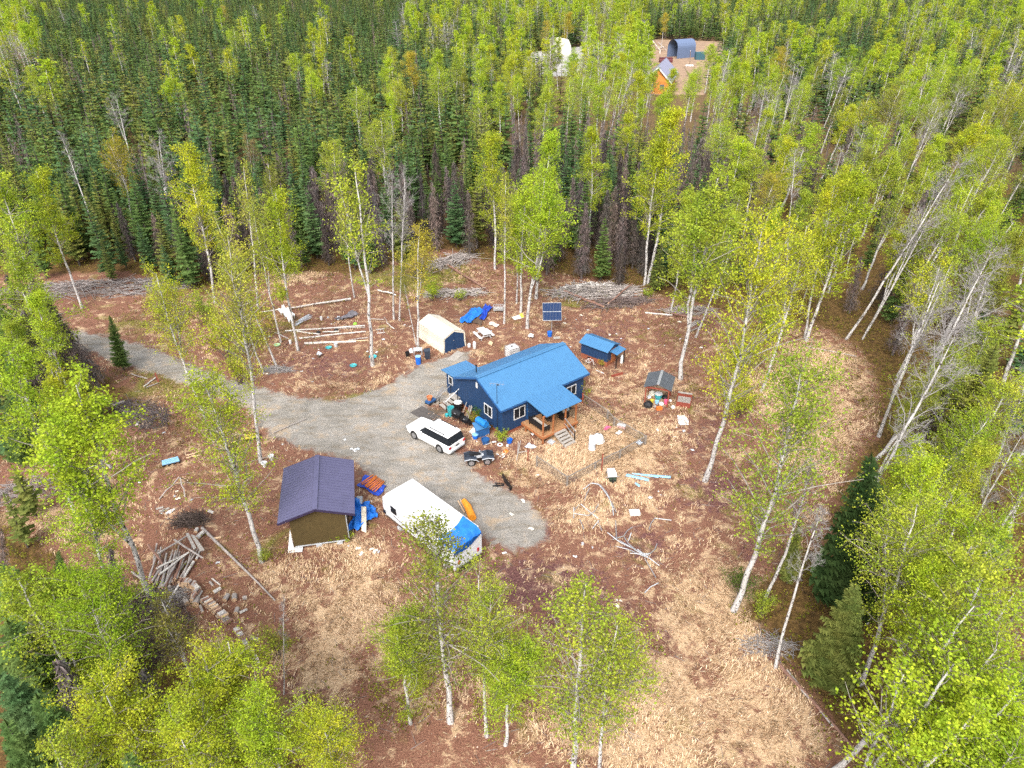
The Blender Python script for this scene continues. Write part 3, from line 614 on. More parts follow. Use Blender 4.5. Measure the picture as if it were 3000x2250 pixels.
# ------------------------------------------------------------------ the forest: map of treetops in cells of 79 x 60 display px
FMAP = ["MSSSSSSSSSSMMMMMBMMMMMSMMMMM", "bSSSSSMSMSSMMMMBBBMMMMMSMMBM", "SSSSSSSSMSMSMMMBbbBbBMMMMBBB", "SSSSSSSSSSSSSMBBbbbBBBBMBBMM", "SSSSSSSSSSSSSSDsDDDDBBBBBBBB", "SSSsSSssssssssDDsDDDDBBBBBBB",
        "SSSSsSDDDDDDDDDDDDDDDBBBBBBB", "sSSssDDDssDDsDDDDDDsDBBBBBBB", "sssssssDDDssssDDDDDDbbBBBBBB", "sss........ssssssss..bBBBBBB", "ss....................bBBBBB", "s......................bBBBB", "MM.....................bBBBB",
        "Ms......................BBBB", "s.......................BBBB", "s.......................BBBB", "s.......................BBBB", "........................bBBB", "MM......................bBBB", "MM.....................BBBBB", "SM.....................BBBBB", "SM......................BBBB",
        "SMb.....................BBBB", "SMb.....................BBBB", "MMMMMM..................BBBB", "MMMMMMMM................BBBB", "MMMMMMMM...............BBBBB", "MMMMMMMM...............BBBBB"]
def scatter():
    rng = np.random.default_rng(77); out = []
    cell = {}
    def free(x, y, r):
        cx, cy = int(x // 3), int(y // 3)
        for i in range(cx - 1, cx + 2):
            for j in range(cy - 1, cy + 2):
                for (a, b, q) in cell.get((i, j), ()):
                    if (a - x) ** 2 + (b - y) ** 2 < max(r, q) ** 2: return False
        return True
    for (x, y) in BCOUNT: cell.setdefault((int(x // 3), int(y // 3)), []).append((x, y, .8))
    n = 200000; Y = np.sqrt(rng.uniform(16 ** 2, 560 ** 2, n)); X = rng.uniform(-1, 1, n) * (Y * .80 + 9)
    jx = X + 2.4 * np.sin(Y * .55 + 1) + 1.5 * np.sin(Y * 1.3 + X * .7); jy = Y + 1.6 * np.sin(X * .6) + 1.2 * np.sin(X * 1.4 + 2); jx = np.where(Y < 60, X + (jx - X) * .6, jx)
    inside = inpoly(jx, jy, CLR) | inpoly(X, Y, DRIVE) | inpoly(X, Y, FARYARD) | inpoly(X, Y, FARYARD2) | inpoly(X, Y, FARYARD3)
    bpx, bpy = proj(X, Y, 0.); bpx /= DS; bpy /= DS
    tpx, tpy = proj(X, Y, 8.5); tpx /= DS; tpy /= DS
    u = rng.random((n, 4))
    for i in range(n):
        if inside[i]: continue
        c = int(tpx[i] // 79); r = int(tpy[i] // 60)
        if tpy[i] < -130 or c < -1 or c > 28 or r > 30: continue
        ch = FMAP[min(max(r, 0), len(FMAP) - 1)][min(max(c, 0), 27)]
        if ch == '.': continue
        k = {'S': 'S', 's': 'D' if u[i, 0] < .22 else 'S', 'D': 'D' if u[i, 0] < .55 else ('S' if u[i, 0] < .97 else 'B'), 'M': 'B' if u[i, 0] < .16 else ('D' if u[i, 0] > .95 else 'S'), 'B': 'B' if u[i, 0] < .42 else ('S' if u[i, 0] < .8 else 'D'), 'b': 'B' if u[i, 0] < .5 else None}[ch]
        if ch == 'S' and u[i, 0] < .05: k = 'D'
        if ch == 'S' and u[i, 0] > .978: k = 'B'
        if k is None: continue
        sep = {'S': (2.1 if Y[i] < 120 else 2.7 + .25 * math.sin(X[i] * .05) * math.cos(Y[i] * .03)), 'D': 1.5, 'B': 3.2}[k]
        if ch == 'B': sep = 3.4 if k != 'B' else 3.9
        if ch == 'b': sep = 5
        # keep views open over the cabin yard and the far tents
        if 1405 < tpx[i] < 1530 and 72 < tpy[i] < 215 and bpy[i] > 130: continue
        if 1195 < tpx[i] < 1265 and 85 < tpy[i] < 165 and bpy[i] > 120: continue
        if not free(X[i], Y[i], sep): continue
        cell.setdefault((int(X[i] // 3), int(Y[i] // 3)), []).append((X[i], Y[i], sep))
        out.append((k, X[i], Y[i], u[i, 1], u[i, 2], bpx[i], bpy[i], tpx[i], tpy[i], ch))
    return out
FOREST = scatter()
FOREST.sort(key=lambda r: r[1] ** 2 + r[2] ** 2)
LIMIT = {'S': 275, 'D': 240, 'B': 110}
def inview(r): return -15 < r[7] < 2227 and r[8] < 1690 and -10 < max(r[6], r[8])
cnt = {'S': 0, 'D': 0, 'B': 0}; far = {'S': [], 'D': [], 'B': []}
HIDDEN = set()
for idx, r in enumerate(FOREST):
    k, x, y, u1, u2 = r[:5]
    if cnt[k] >= LIMIT[k] or not inview(r) or idx in HIDDEN:
        far[k].append(r); continue
    cnt[k] += 1; lx, ly = rr.uniform(-.25, .25), rr.uniform(-.25, .25)
    if k == 'B':
        H = 9.5 + 5.5 * u1; lx = rr.uniform(-.2, 3.0) if x > 12 else lx * 2
        v = rr.choice(LEAFY + AIRY) if u2 < .55 else rr.choice(SPARSE + BARE); c = rr.choice([LIME, LIME, YEL, GREEN, OLIVE])
        e = plant('birch_tree', 'tree', 'x', v, (x, y, 0), (x + lx, y + ly, H), 14., c, rr.uniform(.9, 1.25), rnd=rr)
        auto.append(('birch' if u2 < .55 else 'bare birch', e, (r[7], r[8])))
    elif k == 'S':
        H = 5.0 + 6.5 * u1; near = math.hypot(x, y) < 75
        v = rr.choice(SPRUCE_HI if near else SPRUCE); e = plant('spruce_tree', 'tree', 'x', v, (x, y, 0), (x + lx, y + ly, H), 10., rr.choice([SPG, SPG, SPB, SPO]), rr.uniform(1.15, 1.6), rnd=rr)
        auto.append(('spruce', e, (r[7], r[8])))
    else:
        H = 5.5 + 5 * u1; e = plant('dead_spruce', 'tree', 'x', rr.choice(DEADS), (x, y, 0), (x + lx, y + ly, H), 10., rr.choice([DED, (.135, .11, .105, 1), (.085, .07, .072, 1)]), rr.uniform(1.2, 1.7), rnd=rr)
        auto.append(('dead spruce', e, (r[7], r[8])))
print('forest', len(FOREST), cnt, {k: len(v) for k, v in far.items()})

def stuff_forest(name, label, rows, variants, hfun, H0, seed):
    """the rest of a kind beyond its nearest few hundred, as one object that instances a few tree shapes"""
    rng = np.random.default_rng(seed); n = len(rows)
    me = bpy.data.meshes.new(name); me.vertices.add(n)
    me.vertices.foreach_set('co', np.array([(r[1], r[2], 0) for r in rows], np.float32).ravel())
    def attr(nm, typ, vals, key='value'):
        a = me.attributes.new(nm, typ, 'POINT'); a.data.foreach_set(key, vals)
    h = np.array([hfun(r[3]) for r in rows]) / H0; w = h * rng.uniform(1.2, 1.75, n)
    attr('tree_scale', 'FLOAT_VECTOR', np.column_stack([w, w, h]).astype(np.float32).ravel(), 'vector')
    attr('tree_turn', 'FLOAT_VECTOR', np.column_stack([rng.normal(size=n) * .05, rng.normal(size=n) * .05, rng.uniform(0, 6.28, n)]).astype(np.float32).ravel(), 'vector')
    attr('tree_kind', 'INT', rng.integers(0, len(variants), n).astype(np.int32))
    o = link(me, name); tag(o, label, 'forest', kind='stuff')
    ng = bpy.data.node_groups.new(name, 'GeometryNodeTree'); ng.interface.new_socket('Geometry', in_out='INPUT', socket_type='NodeSocketGeometry'); ng.interface.new_socket('Geometry', in_out='OUTPUT', socket_type='NodeSocketGeometry')
    N, L = ng.nodes, ng.links; gi = N.new('NodeGroupInput'); go = N.new('NodeGroupOutput'); iop = N.new('GeometryNodeInstanceOnPoints'); jn = N.new('GeometryNodeJoinGeometry')
    for vme in variants:
        vo = bpy.data.objects.new('tree_shape', vme); oi = N.new('GeometryNodeObjectInfo'); oi.inputs['Object'].default_value = vo; oi.inputs['As Instance'].default_value = True; L.new(oi.outputs['Geometry'], jn.inputs[0])
    def na(nm, t):
        a = N.new('GeometryNodeInputNamedAttribute'); a.data_type = t; a.inputs[0].default_value = nm; return [s for s in a.outputs if s.enabled][0]
    L.new(gi.outputs[0], iop.inputs['Points']); L.new(jn.outputs[0], iop.inputs['Instance']); iop.inputs['Pick Instance'].default_value = True
    L.new(na('tree_kind', 'INT'), iop.inputs['Instance Index']); L.new(na('tree_scale', 'FLOAT_VECTOR'), iop.inputs['Scale']); L.new(na('tree_turn', 'FLOAT_VECTOR'), iop.inputs['Rotation'])
    L.new(iop.outputs[0], go.inputs[0]); md = o.modifiers.new('trees', 'NODES'); md.node_group = ng
    return o
def merged(tc, swap):
    """trunk and crown of a shape as one mesh with materials of a fixed colour"""
    parts = []
    for me in tc:
        nv = len(me.vertices); v = np.empty(nv * 3, np.float32); me.vertices.foreach_get('co', v); v = v.reshape(-1, 3)
        ls = np.empty(len(me.polygons), np.int32); lt = ls.copy(); mi = ls.copy(); me.polygons.foreach_get('loop_start', ls); me.polygons.foreach_get('loop_total', lt); me.polygons.foreach_get('material_index', mi)
        vi = np.empty(len(me.loops), np.int32); me.loops.foreach_get('vertex_index', vi)
        for k in np.unique(lt):
            for m in np.unique(mi):
                s = ls[(lt == k) & (mi == m)]
                if len(s): parts.append((v, vi[s[:, None] + np.arange(k)[None]], swap.get(me.materials[m].name, me.materials[m])))
    return np_mesh('tree_shape', parts)
M_N2 = [leaf_material('far_needle_' + w, base=c[:3], trans=.2, dark=.6) for w, c in (('green', SPG), ('blue', SPB), ('olive', SPO))]
M_L2 = [leaf_material('far_leaf_' + w, base=c[:3], trans=.5, dark=.6) for w, c in (('lime', LIME), ('yellow', YEL))]
M_D2 = leaf_material('far_dead', base=DED[:3], trans=0, dark=.6)
lo = [make_spruce(161 + i, rad=1.15 + .12 * i, whorls=16, per=8, seg=2, rough=.25) for i in range(3)]
if far['S']: stuff_forest('distant_spruces', 'dense dark green spruce forest reaching to the top of the view', far['S'], [merged(lo[i], {'spruce_needle': M_N2[j]}) for i in range(3) for j in range(3)], lambda u: 4.2 + 8.5 * u ** 1.2, 10., 1)
lb = [make_birch(171 + i, spread=2.6, lo=.34, nl=(2400, 900, 0)[i], limbs=34, lsize=.22, kind='leafy' if i < 2 else 'bare') for i in range(3)]
if far['B']: stuff_forest('distant_birches', 'bright birches scattered through the far spruce forest', far['B'], [merged(lb[i], {'birch_leaf': M_L2[j]}) for i, j in ((0, 0), (0, 1), (0, 0), (1, 1), (1, 0), (2, 0))], lambda u: 10 + 4 * u, 14., 2)
if far['D']: stuff_forest('distant_dead_spruces', 'dead grey spruces scattered through the far forest', far['D'], [merged(make_spruce(181, rad=.9, dead=True, per=8, whorls=18), {'dead_twig': M_D2})], lambda u: 6 + 4.5 * u, 10., 3)

# low undergrowth on the forest floor
def build_undergrowth():
    rng = np.random.default_rng(9); n = 260000
    Y = rng.uniform(17, 170, n); X = rng.uniform(-1, 1, n) * (Y * .76 + 8); px, py = proj(X, Y, 0.); px /= DS; py /= DS
    inn = inpoly(X, Y, CLR) | inpoly(X, Y, DRIVE); w = np.where(inn, 0.0, .5)
    for k, bx, by, rx, ry, ww in BLOBS:
        if k == 2: w = np.maximum(w, ww * .55 * np.exp(-(((px - bx) / rx) ** 2 + ((py - by) / ry) ** 2)))
    # the edge thickets
    for bx, by, rx, ry, ww in ((1890, 800, 60, 120, .8), (1860, 1000, 50, 80, .8), (1700, 700, 120, 25, .8), (1400, 630, 200, 20, .7), (1750, 1240, 60, 70, .9), (1850, 1500, 60, 120, .8), (1780, 1420, 50, 60, .5), (700, 600, 200, 16, .6), (1100, 590, 200, 18, .7), (280, 1250, 60, 100, .6), (560, 1480, 100, 40, .7), (640, 1560, 60, 60, .6), (1080, 1500, 120, 70, .5), (1340, 1420, 60, 60, .4), (860, 1500, 90, 80, .6), (200, 980, 90, 50, .6), (560, 700, 110, 45, .9), (350, 690, 140, 30, .8), (900, 600, 120, 40, .9), (1620, 760, 110, 60, .8), (1690, 1290, 70, 60, .9), (1650, 1000, 70, 60, .3), (380, 900, 100, 50, .5), (1440, 700, 60, 30, .5)):
        w = np.maximum(w, ww * np.exp(-(((px - bx) / rx) ** 2 + ((py - by) / ry) ** 2)))
    cl = np.sin(X * 1.3 + np.sin(Y * .9) * 2.5) * np.sin(Y * 1.5 + np.cos(X * .8) * 2)
    ok = (rng.random(n) < w * np.clip(.45 + cl, 0, 1)) & ~inpoly(X, Y, DRIVE) & (px > -60) & (px < 2280) & (py < 1750)
    X, Y = X[ok], Y[ok]; k = 4; cz = rng.uniform(.1, .75, len(X)) * (.4 + .6 * rng.random(len(X)))
    P = np.column_stack([np.repeat(X, k), np.repeat(Y, k), np.repeat(cz, k)]) + rng.normal(size=(len(X) * k, 3)) * np.array([.13, .13, .08]); P[:, 2] = np.maximum(P[:, 2], .04)
    v, f = leaf_quads(P, .13, rng, .8, .75)
    m = leaf_material('undergrowth_leaf', base=(.20, .20, .03), dark=.4)
    s0 = np.column_stack([X, Y, 0 * X]); s1 = s0 + np.column_stack([rng.normal(size=len(X)) * .12, rng.normal(size=len(X)) * .12, cz]); sv, sf = sticks(s0, s1, .008, .005, 3)
    tag(link(np_mesh('undergrowth', [(v, f, m), (sv, sf, M_TWIG)]), 'undergrowth'), 'low yellow-green bushes and saplings along the forest edge and floor', 'undergrowth', kind='stuff')
build_undergrowth()

# ------------------------------------------------------------------ mesh builder for made things
class MB:
    def __init__(s): s.v = []; s.f = []; s.m = []; s.mats = []
    def mi(s, m):
        if m not in s.mats: s.mats.append(m)
        return s.mats.index(m)
    def add(s, vs, fs, m):
        o = len(s.v); k = s.mi(m); s.v += [tuple(v) for v in vs]
        for f in fs: s.f.append(tuple(i + o for i in f)); s.m.append(k)
        return s
    def box(s, c, d, m, rz=0.0, rot=None):
        M = (rot if rot is not None else Matrix.Rotation(rz, 3, 'Z')); c = Vector(c); h = [x / 2 for x in d]; b = min(.02, min(h) * .35)
        vs = []
        for sx in (-1, 1):
            for sy in (-1, 1):
                for sz in (-1, 1): vs.append(c + M @ Vector((sx * h[0], sy * h[1], sz * h[2])))
        return s.add(vs, [(0, 1, 3, 2), (4, 6, 7, 5), (0, 4, 5, 1), (2, 3, 7, 6), (0, 2, 6, 4), (1, 5, 7, 3)], m)
    def bar(s, a, b, w, h, m):
        a = Vector(a); b = Vector(b); d = b - a; q = d.to_track_quat('X', 'Z').to_matrix()
        return s.box((a + b) / 2, (d.length, w, h), m, rot=q)
    def cyl(s, a, b, r0, r1, m, n=12, cap=True):
        a = Vector(a); b = Vector(b); q = (b - a).to_track_quat('Z', 'Y').to_matrix(); vs = []
        for p, r in ((a, r0), (b, r1)):
            for i in range(n): t = 6.28318 * i / n; vs.append(p + q @ Vector((math.cos(t) * r, math.sin(t) * r, 0)))
        fs = [(i, (i + 1) % n, (i + 1) % n + n, i + n) for i in range(n)]
        if cap: fs += [tuple(range(n - 1, -1, -1)), tuple(range(n, 2 * n))]
        return s.add(vs, fs, m)
    def tube(s, pts, r, m, n=6):
        for a, b in zip(pts[:-1], pts[1:]): s.cyl(a, b, r, r, m, n)
        return s
    def lathe(s, c, prof, m, n=16):
        c = Vector(c); vs = []; k = len(prof)
        for r, z in prof:
            for i in range(n): t = 6.28318 * i / n; vs.append(c + Vector((math.cos(t) * r, math.sin(t) * r, z)))
        fs = [(j * n + i, j * n + (i + 1) % n, (j + 1) * n + (i + 1) % n, (j + 1) * n + i) for j in range(k - 1) for i in range(n)]
        fs += [tuple(range(n - 1, -1, -1)), tuple(range((k - 1) * n, k * n))]
        return s.add(vs, fs, m)
    def slab(s, poly, t, m):
        """polygon (3-D, counter-clockwise from above) given thickness t downwards"""
        P = [Vector(p) for p in poly]; nrm = (P[1] - P[0]).cross(P[2] - P[0]).normalized()
        if nrm.z < 0: P = P[::-1]; nrm = -nrm
        n = len(P); Q = [p - nrm * t for p in P]
        return s.add(P + Q, [tuple(range(n)), tuple(range(2 * n - 1, n - 1, -1))] + [(i, i + n, (i + 1) % n + n, (i + 1) % n) for i in range(n)], m)
    def roof(s, r0, r1, e1, e0, t, m, gap=.3, rib=.035):
        """metal roof slope: ridge r0-r1, eave e0-e1, with standing ribs running down it"""
        r0, r1, e0, e1 = map(Vector, (r0, r1, e0, e1)); s.slab([r0, r1, e1, e0], t, m)
        n = max(2, round((r1 - r0).length / gap)); nn = (r1 - r0).cross(e0 - r0).normalized(); nn = nn if nn.z > 0 else -nn
        for i in range(n + 1):
            u = min(max(i / n, .004), .996); a = r0.lerp(r1, u); b = e0.lerp(e1, u); s.bar(a + nn * rib * .5, b + nn * rib * .5, .035, rib, m)
        return s
    def sheet(s, nx, ny, fn, m, t=.012):
        top = [Vector(fn(i / nx, j / ny)) for j in range(ny + 1) for i in range(nx + 1)]; N = len(top); bot = [p - Vector((0, 0, t)) for p in top]
        fs = []
        for j in range(ny):
            for i in range(nx):
                a = j * (nx + 1) + i; fs.append((a, a + 1, a + nx + 2, a + nx + 1)); fs.append((a + N, a + nx + 1 + N, a + nx + 2 + N, a + 1 + N))
        ring = [i for i in range(nx + 1)] + [(j + 1) * (nx + 1) - 1 for j in range(1, ny + 1)] + [ny * (nx + 1) + i for i in range(nx - 1, -1, -1)] + [j * (nx + 1) for j in range(ny - 1, 0, -1)]
        for a, b in zip(ring, ring[1:] + ring[:1]): fs.append((a, a + N, b + N, b))
        return s.add(top + bot, fs, m)
    def obj(s, name, parent=None, smooth=False):
        me = bpy.data.meshes.new(name); me.from_pydata(s.v, [], s.f)
        for m in s.mats: me.materials.append(m)
        me.polygons.foreach_set('material_index', s.m)
        if smooth: me.polygons.foreach_set('use_smooth', [True] * len(s.f))
        me.update(); return link(me, name, parent)
def solo(mb, name, label, cat, group=None, smooth=False):
    """a thing that is one mesh, its origin at its base"""
    V = np.array(mb.v); c = V.mean(0); c[2] = V[:, 2].min(); mb.v = [tuple(v) for v in (V - c)]
    o = mb.obj(name, None, smooth); o.location = c; return tag(o, label, cat, group)
def toL(e, p):
    e_m = Matrix.Translation(e.location) @ Matrix.Rotation(e.rotation_euler.z, 4, 'Z'); return e_m.inverted() @ Vector(p)
za = lambda X, Y, z=0.0: at(1180 + X * 320 / 1269, 1130 + Y * 320 / 1269, z)
zb = lambda X, Y, z=0.0: at(1530 + X * 320 / 1269, 1130 + Y * 320 / 1269, z)
zc = lambda X, Y, z=0.0: at(760 + X * 400 / 1269, 820 + Y * 400 / 1269, z)
zd = lambda X, Y, z=0.0: at(1160 + X * 500 / 1269, 840 + Y * 500 / 1269, z)
ze = lambda X, Y, z=0.0: at(1860 + X * 240 / 1269, 80 + Y * 240 / 1269, z)
zf = lambda X, Y, z=0.0: at(380 + X * 440 / 1269, 1500 + Y * 440 / 1269, z)

BLUE = mat('blue_roof_metal', (.055, .175, .345), .45, .0, .06, 2, .5); BLUE2 = mat('bright_blue_plastic', (.01, .12, .55), .45); NAVY = mat('navy_siding', (.012, .040, .105), .6, var=.15)
NAVYD = mat('navy_groove', (.008, .028, .085), .7); NTRIM = mat('navy_trim', (.02, .09, .25), .5); SKIRT = mat('rusty_skirting', (.26, .085, .045), .8, var=.25); WHITE = mat('white_paint', (.66, .66, .66), .5, var=.05)
GLASS = mat('dark_glass', (.012, .015, .02), .35, var=.1, spec=.25); DECK = mat('deck_wood', (.36, .19, .09), .8, var=.3, scale=6); POSTW = mat('stained_post', (.33, .12, .045), .75, var=.2)
GREYW = mat('weathered_wood', (.34, .31, .28), .9, var=.3, scale=6); DARKW = mat('dark_wood', (.10, .065, .045), .9, var=.3); BLACK = mat('black_metal', (.012, .012, .014), .45, var=.2); RUBBER = mat('rubber', (.02, .02, .02), .85)
SILVER = mat('bare_metal', (.5, .5, .52), .35, .7, .1); CARW = mat('white_car_paint', (.80, .80, .80), .25, var=.02, spec=.6); PURP = mat('purple_roof_metal', (.092, .088, .165), .42, .0, .08, 1.5, .5); BROWN = mat('brown_wall_panel', (.075, .052, .018), .7, var=.15)
BEIGE = mat('beige_tent_cloth', (.66, .60, .50), .8, var=.06, scale=1.5); CREAMT = mat('white_tent_cloth', (.72, .68, .58), .8, var=.08); TARP = mat('blue_tarp', (.015, .17, .62), .5, var=.25, scale=2); TARPD = mat('deep_blue_tarp', (.015, .06, .42), .5, var=.3, scale=2)
ORANGE = mat('orange_plastic', (.62, .17, .03), .6, var=.15); ORANGE2 = mat('orange_cloth', (.75, .27, .02), .7, var=.15); RED = mat('red_brown_paint', (.24, .055, .035), .75, var=.2); PINK = mat('pink_plastic', (.75, .12, .25), .5)
TEAL = mat('teal_plastic', (.04, .30, .33), .5); TURQ = mat('turquoise_plastic', (.05, .38, .42), .5); GREYD = mat('dark_grey_metal', (.10, .11, .125), .5, .2, .15); GREYL = mat('light_grey_plastic', (.45, .47, .5), .6); CUSH = mat('beige_cushion', (.50, .44, .38), .9, var=.1)
LOGG = mat('grey_log', (.33, .29, .27), .9, var=.35, scale=4); LOGB = bark_material('fallen_birch_bark', (.60, .57, .54), (.12, .09, .08), .42); LOGR = mat('red_brown_log', (.22, .12, .09), .9, var=.35, scale=4); CUT = mat('cut_wood_end', (.55, .38, .24), .85, var=.2)
CLEARP = mat('clear_plastic', (.55, .60, .66), .35); YELLOW = mat('yellow_paint', (.62, .48, .06), .6); LBLUE = mat('pale_blue_plastic', (.25, .48, .70), .5, var=.15); PVBLUE = mat('solar_cell', (.008, .026, .085), .8, .0, .1, spec=.1); CABIN = mat('orange_log_wall', (.58, .23, .05), .7, var=.2); SLATE = mat('slate_grey_roof', (.26, .26, .36), .6, var=.08)
SIDEW = mat('trailer_side', (.66, .68, .72), .4, var=.05); REDL = mat('red_lens', (.45, .01, .02), .3); OCHRE = mat('clay_pot', (.48, .17, .07), .8)
def vparts(mb, x0, x1, y, z0, z1, n, m, ax='x', d=.012, w=.03):
    """upright siding grooves standing 3 mm or so proud of a wall"""
    for i in range(1, n):
        u = x0 + (x1 - x0) * i / n
        if ax == 'x': mb.box((u, y, (z0 + z1) / 2), (w, d, z1 - z0), m)
        else: mb.box((y, u, (z0 + z1) / 2), (d, w, z1 - z0), m)
def window(parent, c, w, h, ax, out, panes=2):
    """white framed window; ax: wall direction 'x' or 'y', out: outward sign"""
    mb = MB(); t = .07; d = .06
    def B(u, z, su, sz, dd, m, off=0):
        p = (c[0] + u, c[1] + out * off, c[2] + z) if ax == 'x' else (c[0] + out * off, c[1] + u, c[2] + z)
        return (p, (su, dd, sz) if ax == 'x' else (dd, su, sz), m)
    mb.box(*B(0, h / 2, w + t, t, d, WHITE)); mb.box(*B(0, -h / 2, w + t, t, d, WHITE)); mb.box(*B(-w / 2, 0, t, h - t, d, WHITE)); mb.box(*B(w / 2, 0, t, h - t, d, WHITE))
    for i in range(1, panes): mb.box(*B(-w / 2 + w * i / panes, 0, t * .8, h - t, d, WHITE))
    fr = mb.obj('window', parent); g = MB(); g.box(*B(0, 0, w - t * .5, h - t, .02, GLASS, .005)); g.obj('pane', fr)

# ---------- the blue house
H = thing('blue_house', 'blue ranch house with light blue metal roof beside the gravel drive', 'house', (-.822, 49.04, 0), .6636)
L, W, hr, he, o = 9.19, 6.23, 4.67, 3.06, .35; zf0 = .45
sl = (hr - he) / (W / 2 + o)
def gable(x, y0, y1, zb_, m, d=.12):  # wall in the y-z plane
    mb = MB(); zt = lambda y: hr - .14 - sl * abs(y - W / 2)
    pts = [(y0, zb_), (y1, zb_), (y1, zt(y1)), (W / 2, zt(W / 2)), (y0, zt(y0))]
    vs = [(x + sx * d / 2, y, z) for sx in (-1, 1) for y, z in pts]; mb.add(vs, [(4, 3, 2, 1, 0), (5, 6, 7, 8, 9)] + [(i, (i + 1) % 5, (i + 1) % 5 + 5, i + 5) for i in range(5)], m); return mb
mb = gable(.06, 0, W, zf0, NAVY)
for i in range(1, 21):
    y = W * i / 21; z1_ = hr - .16 - sl * abs(y - W / 2); mb.box((-.004, y, (zf0 + z1_) / 2), (.012, .035, z1_ - zf0 - .02), NAVYD)
mb.obj('wall', H)
gable(L - .06, 0, W, zf0, NAVY).obj('wall', H)
wt = he - .02
mb = MB(); mb.box((L / 2, .06, (zf0 + wt) / 2), (L - .24, .12, wt - zf0), NAVY); vparts(mb, 0, L, -.003, zf0, wt - .05, 31, NAVYD); mb.obj('wall', H)
mb = MB(); mb.box((L / 2, W - .06, (zf0 + wt) / 2), (L - .24, .12, wt - zf0), NAVY); mb.obj('wall', H)
mb = MB()
for c, d in (((L / 2, .12, zf0 / 2 - .05), (L - .1, .06, zf0 + .1)), ((L / 2, W - .12, zf0 / 2 - .05), (L - .1, .06, zf0 + .1)), ((.12, W / 2, zf0 / 2 - .05), (.06, W - .3, zf0 + .1)), ((L - .12, W / 2, zf0 / 2 - .05), (.06, W - .3, zf0 + .1))): mb.box(c, d, SKIRT)
mb.obj('skirting', H)
mb = MB(); mb.roof((-o, W / 2, hr), (L + o, W / 2, hr), (L + o, -o, he), (-o, -o, he), .07, BLUE, .23, .018); mb.roof((-o, W / 2, hr), (L + o, W / 2, hr), (L + o, W + o, he), (-o, W + o, he), .07, BLUE, .23, .018)
for sg in (-1, 1): mb.bar((-o - .02, W / 2 + sg * .11, hr - .02), (L + o + .02, W / 2 + sg * .11, hr - .02), .24, .05, BLUE)
rf = mb.obj('roof', H)
mb = MB()
for x in (-o - .015, L + o + .015):
    for y in (-o, W + o): mb.bar((x, W / 2, hr - .12), (x, y, he - .12), .03, .16, NTRIM)
mb.bar((-o, -o - .02, he - .10), (L + o, -o - .02, he - .10), .03, .13, NTRIM); mb.obj('fascia', rf)
mb = MB(); mb.cyl((.9, W * .78, 3.7), (.9, W * .78, 4.55), .05, .05, BLACK, 8); mb.cyl((.9, W * .78, 4.5), (.9, W * .78, 4.62), .09, .07, BLACK, 8); mb.obj('stove_pipe', rf)
window(H, (-.01, 1.95, 1.78), 1.05, 1.0, 'y', -1); window(H, (1.83, -.01, 1.85), 1.15, 1.05, 'x', -1); window(H, (7.72, -.01, 1.75), 1.1, .95, 'x', -1)
mb = MB(); mb.box((-.03, W * .565, 3.55), (.05, .22, .5), WHITE); mb.obj('gable_vent', H)
# entry lean-to behind
mb = MB(); yl = 8.35
vs = [(0, W + .003, zf0), (0, yl, zf0), (0, yl, 2.80), (0, W + .003, 2.98)]; mb.add([(x, y, z) for x in (.01, .12) for _, y, z in vs], [(3, 2, 1, 0), (4, 5, 6, 7)] + [(i, (i + 1) % 4, (i + 1) % 4 + 4, i + 4) for i in range(4)], NAVY)
mb.box((1.15, yl - .06, (zf0 + 2.78) / 2), (2.1, .12, 2.78 - zf0), NAVY); mb.box((2.2, (W + yl) / 2, (zf0 + 2.8) / 2), (.12, yl - W - .13, 2.8 - zf0), NAVY); mb.obj('entry_room', H)
mb = MB(); mb.roof((-o, W + .2, 3.02), (2.35, W + .2, 3.02), (2.35, 8.65, 2.84), (-o, 8.65, 2.84), .06, BLUE, .3, .03); mb.obj('entry_roof', H)
window(H, (-.03, 7.62, 2.05), .55, .75, 'y', -1, 1)
# porch
mb = MB(); dz = .75
for i in range(26): mb.box((2.06 + 3.9 * (i + .5) / 26, -1.42, dz - .02), (3.9 / 26 - .012, 2.84, .04), DECK)
pd = mb.obj('porch_deck', H)
mb = MB(); mb.box((4.0, -2.87, dz - .11), (3.96, .05, .2), POSTW); mb.box((2.03, -1.42, dz - .11), (.05, 2.8, .2), POSTW); mb.box((5.98, -1.42, dz - .11), (.05, 2.8, .2), POSTW)
for x in (2.15, 4.0, 5.85): mb.box((x, -2.75, .3), (.12, .12, .64), POSTW); mb.box((x, -.5, .3), (.12, .12, .64), POSTW)
mb.obj('deck_frame', pd)
for x in (2.2, 3.3, 4.65, 5.85):
    mb = MB(); mb.box((x, -2.7, (dz + 2.70) / 2), (.11, .11, 2.70 - dz), POSTW); mb.obj('porch_post', H)
mb = MB(); mb.bar((2.1, -2.7, 2.66), (6.0, -2.7, 2.66), .09, .1, POSTW); mb.obj('porch_beam', H)
mb = MB(); mb.roof((2.3, -.12, 3.12), (6.2, -.12, 3.12), (6.2, -2.98, 2.78), (2.3, -2.98, 2.78), .05, BLUE, .3, .03); mb.obj('porch_roof', H)
mb = MB()
for i in range(5): z = .66 - i * .145; mb.box((3.85, -3.03 - i * .29, z), (1.15, .27, .05), GREYW); mb.box((3.85, -2.92 - i * .29, z - .09), (1.1, .03, .13), DARKW)
for x in (3.30, 4.40): mb.bar((x, -2.9, .62), (x, -4.4, -.02), .05, .2, GREYW)
mb.obj('front_steps', H)
mb = MB(); mb.box((4.5, -4.1, .55), (.06, .06, 1.1), BLACK); mb.bar((4.5, -2.8, 1.65), (4.5, -4.2, 1.05), .06, .05, SILVER); mb.bar((4.5, -2.8, 1.1), (4.5, -4.1, .5), .05, .04, SILVER); mb.obj('handrail', H)
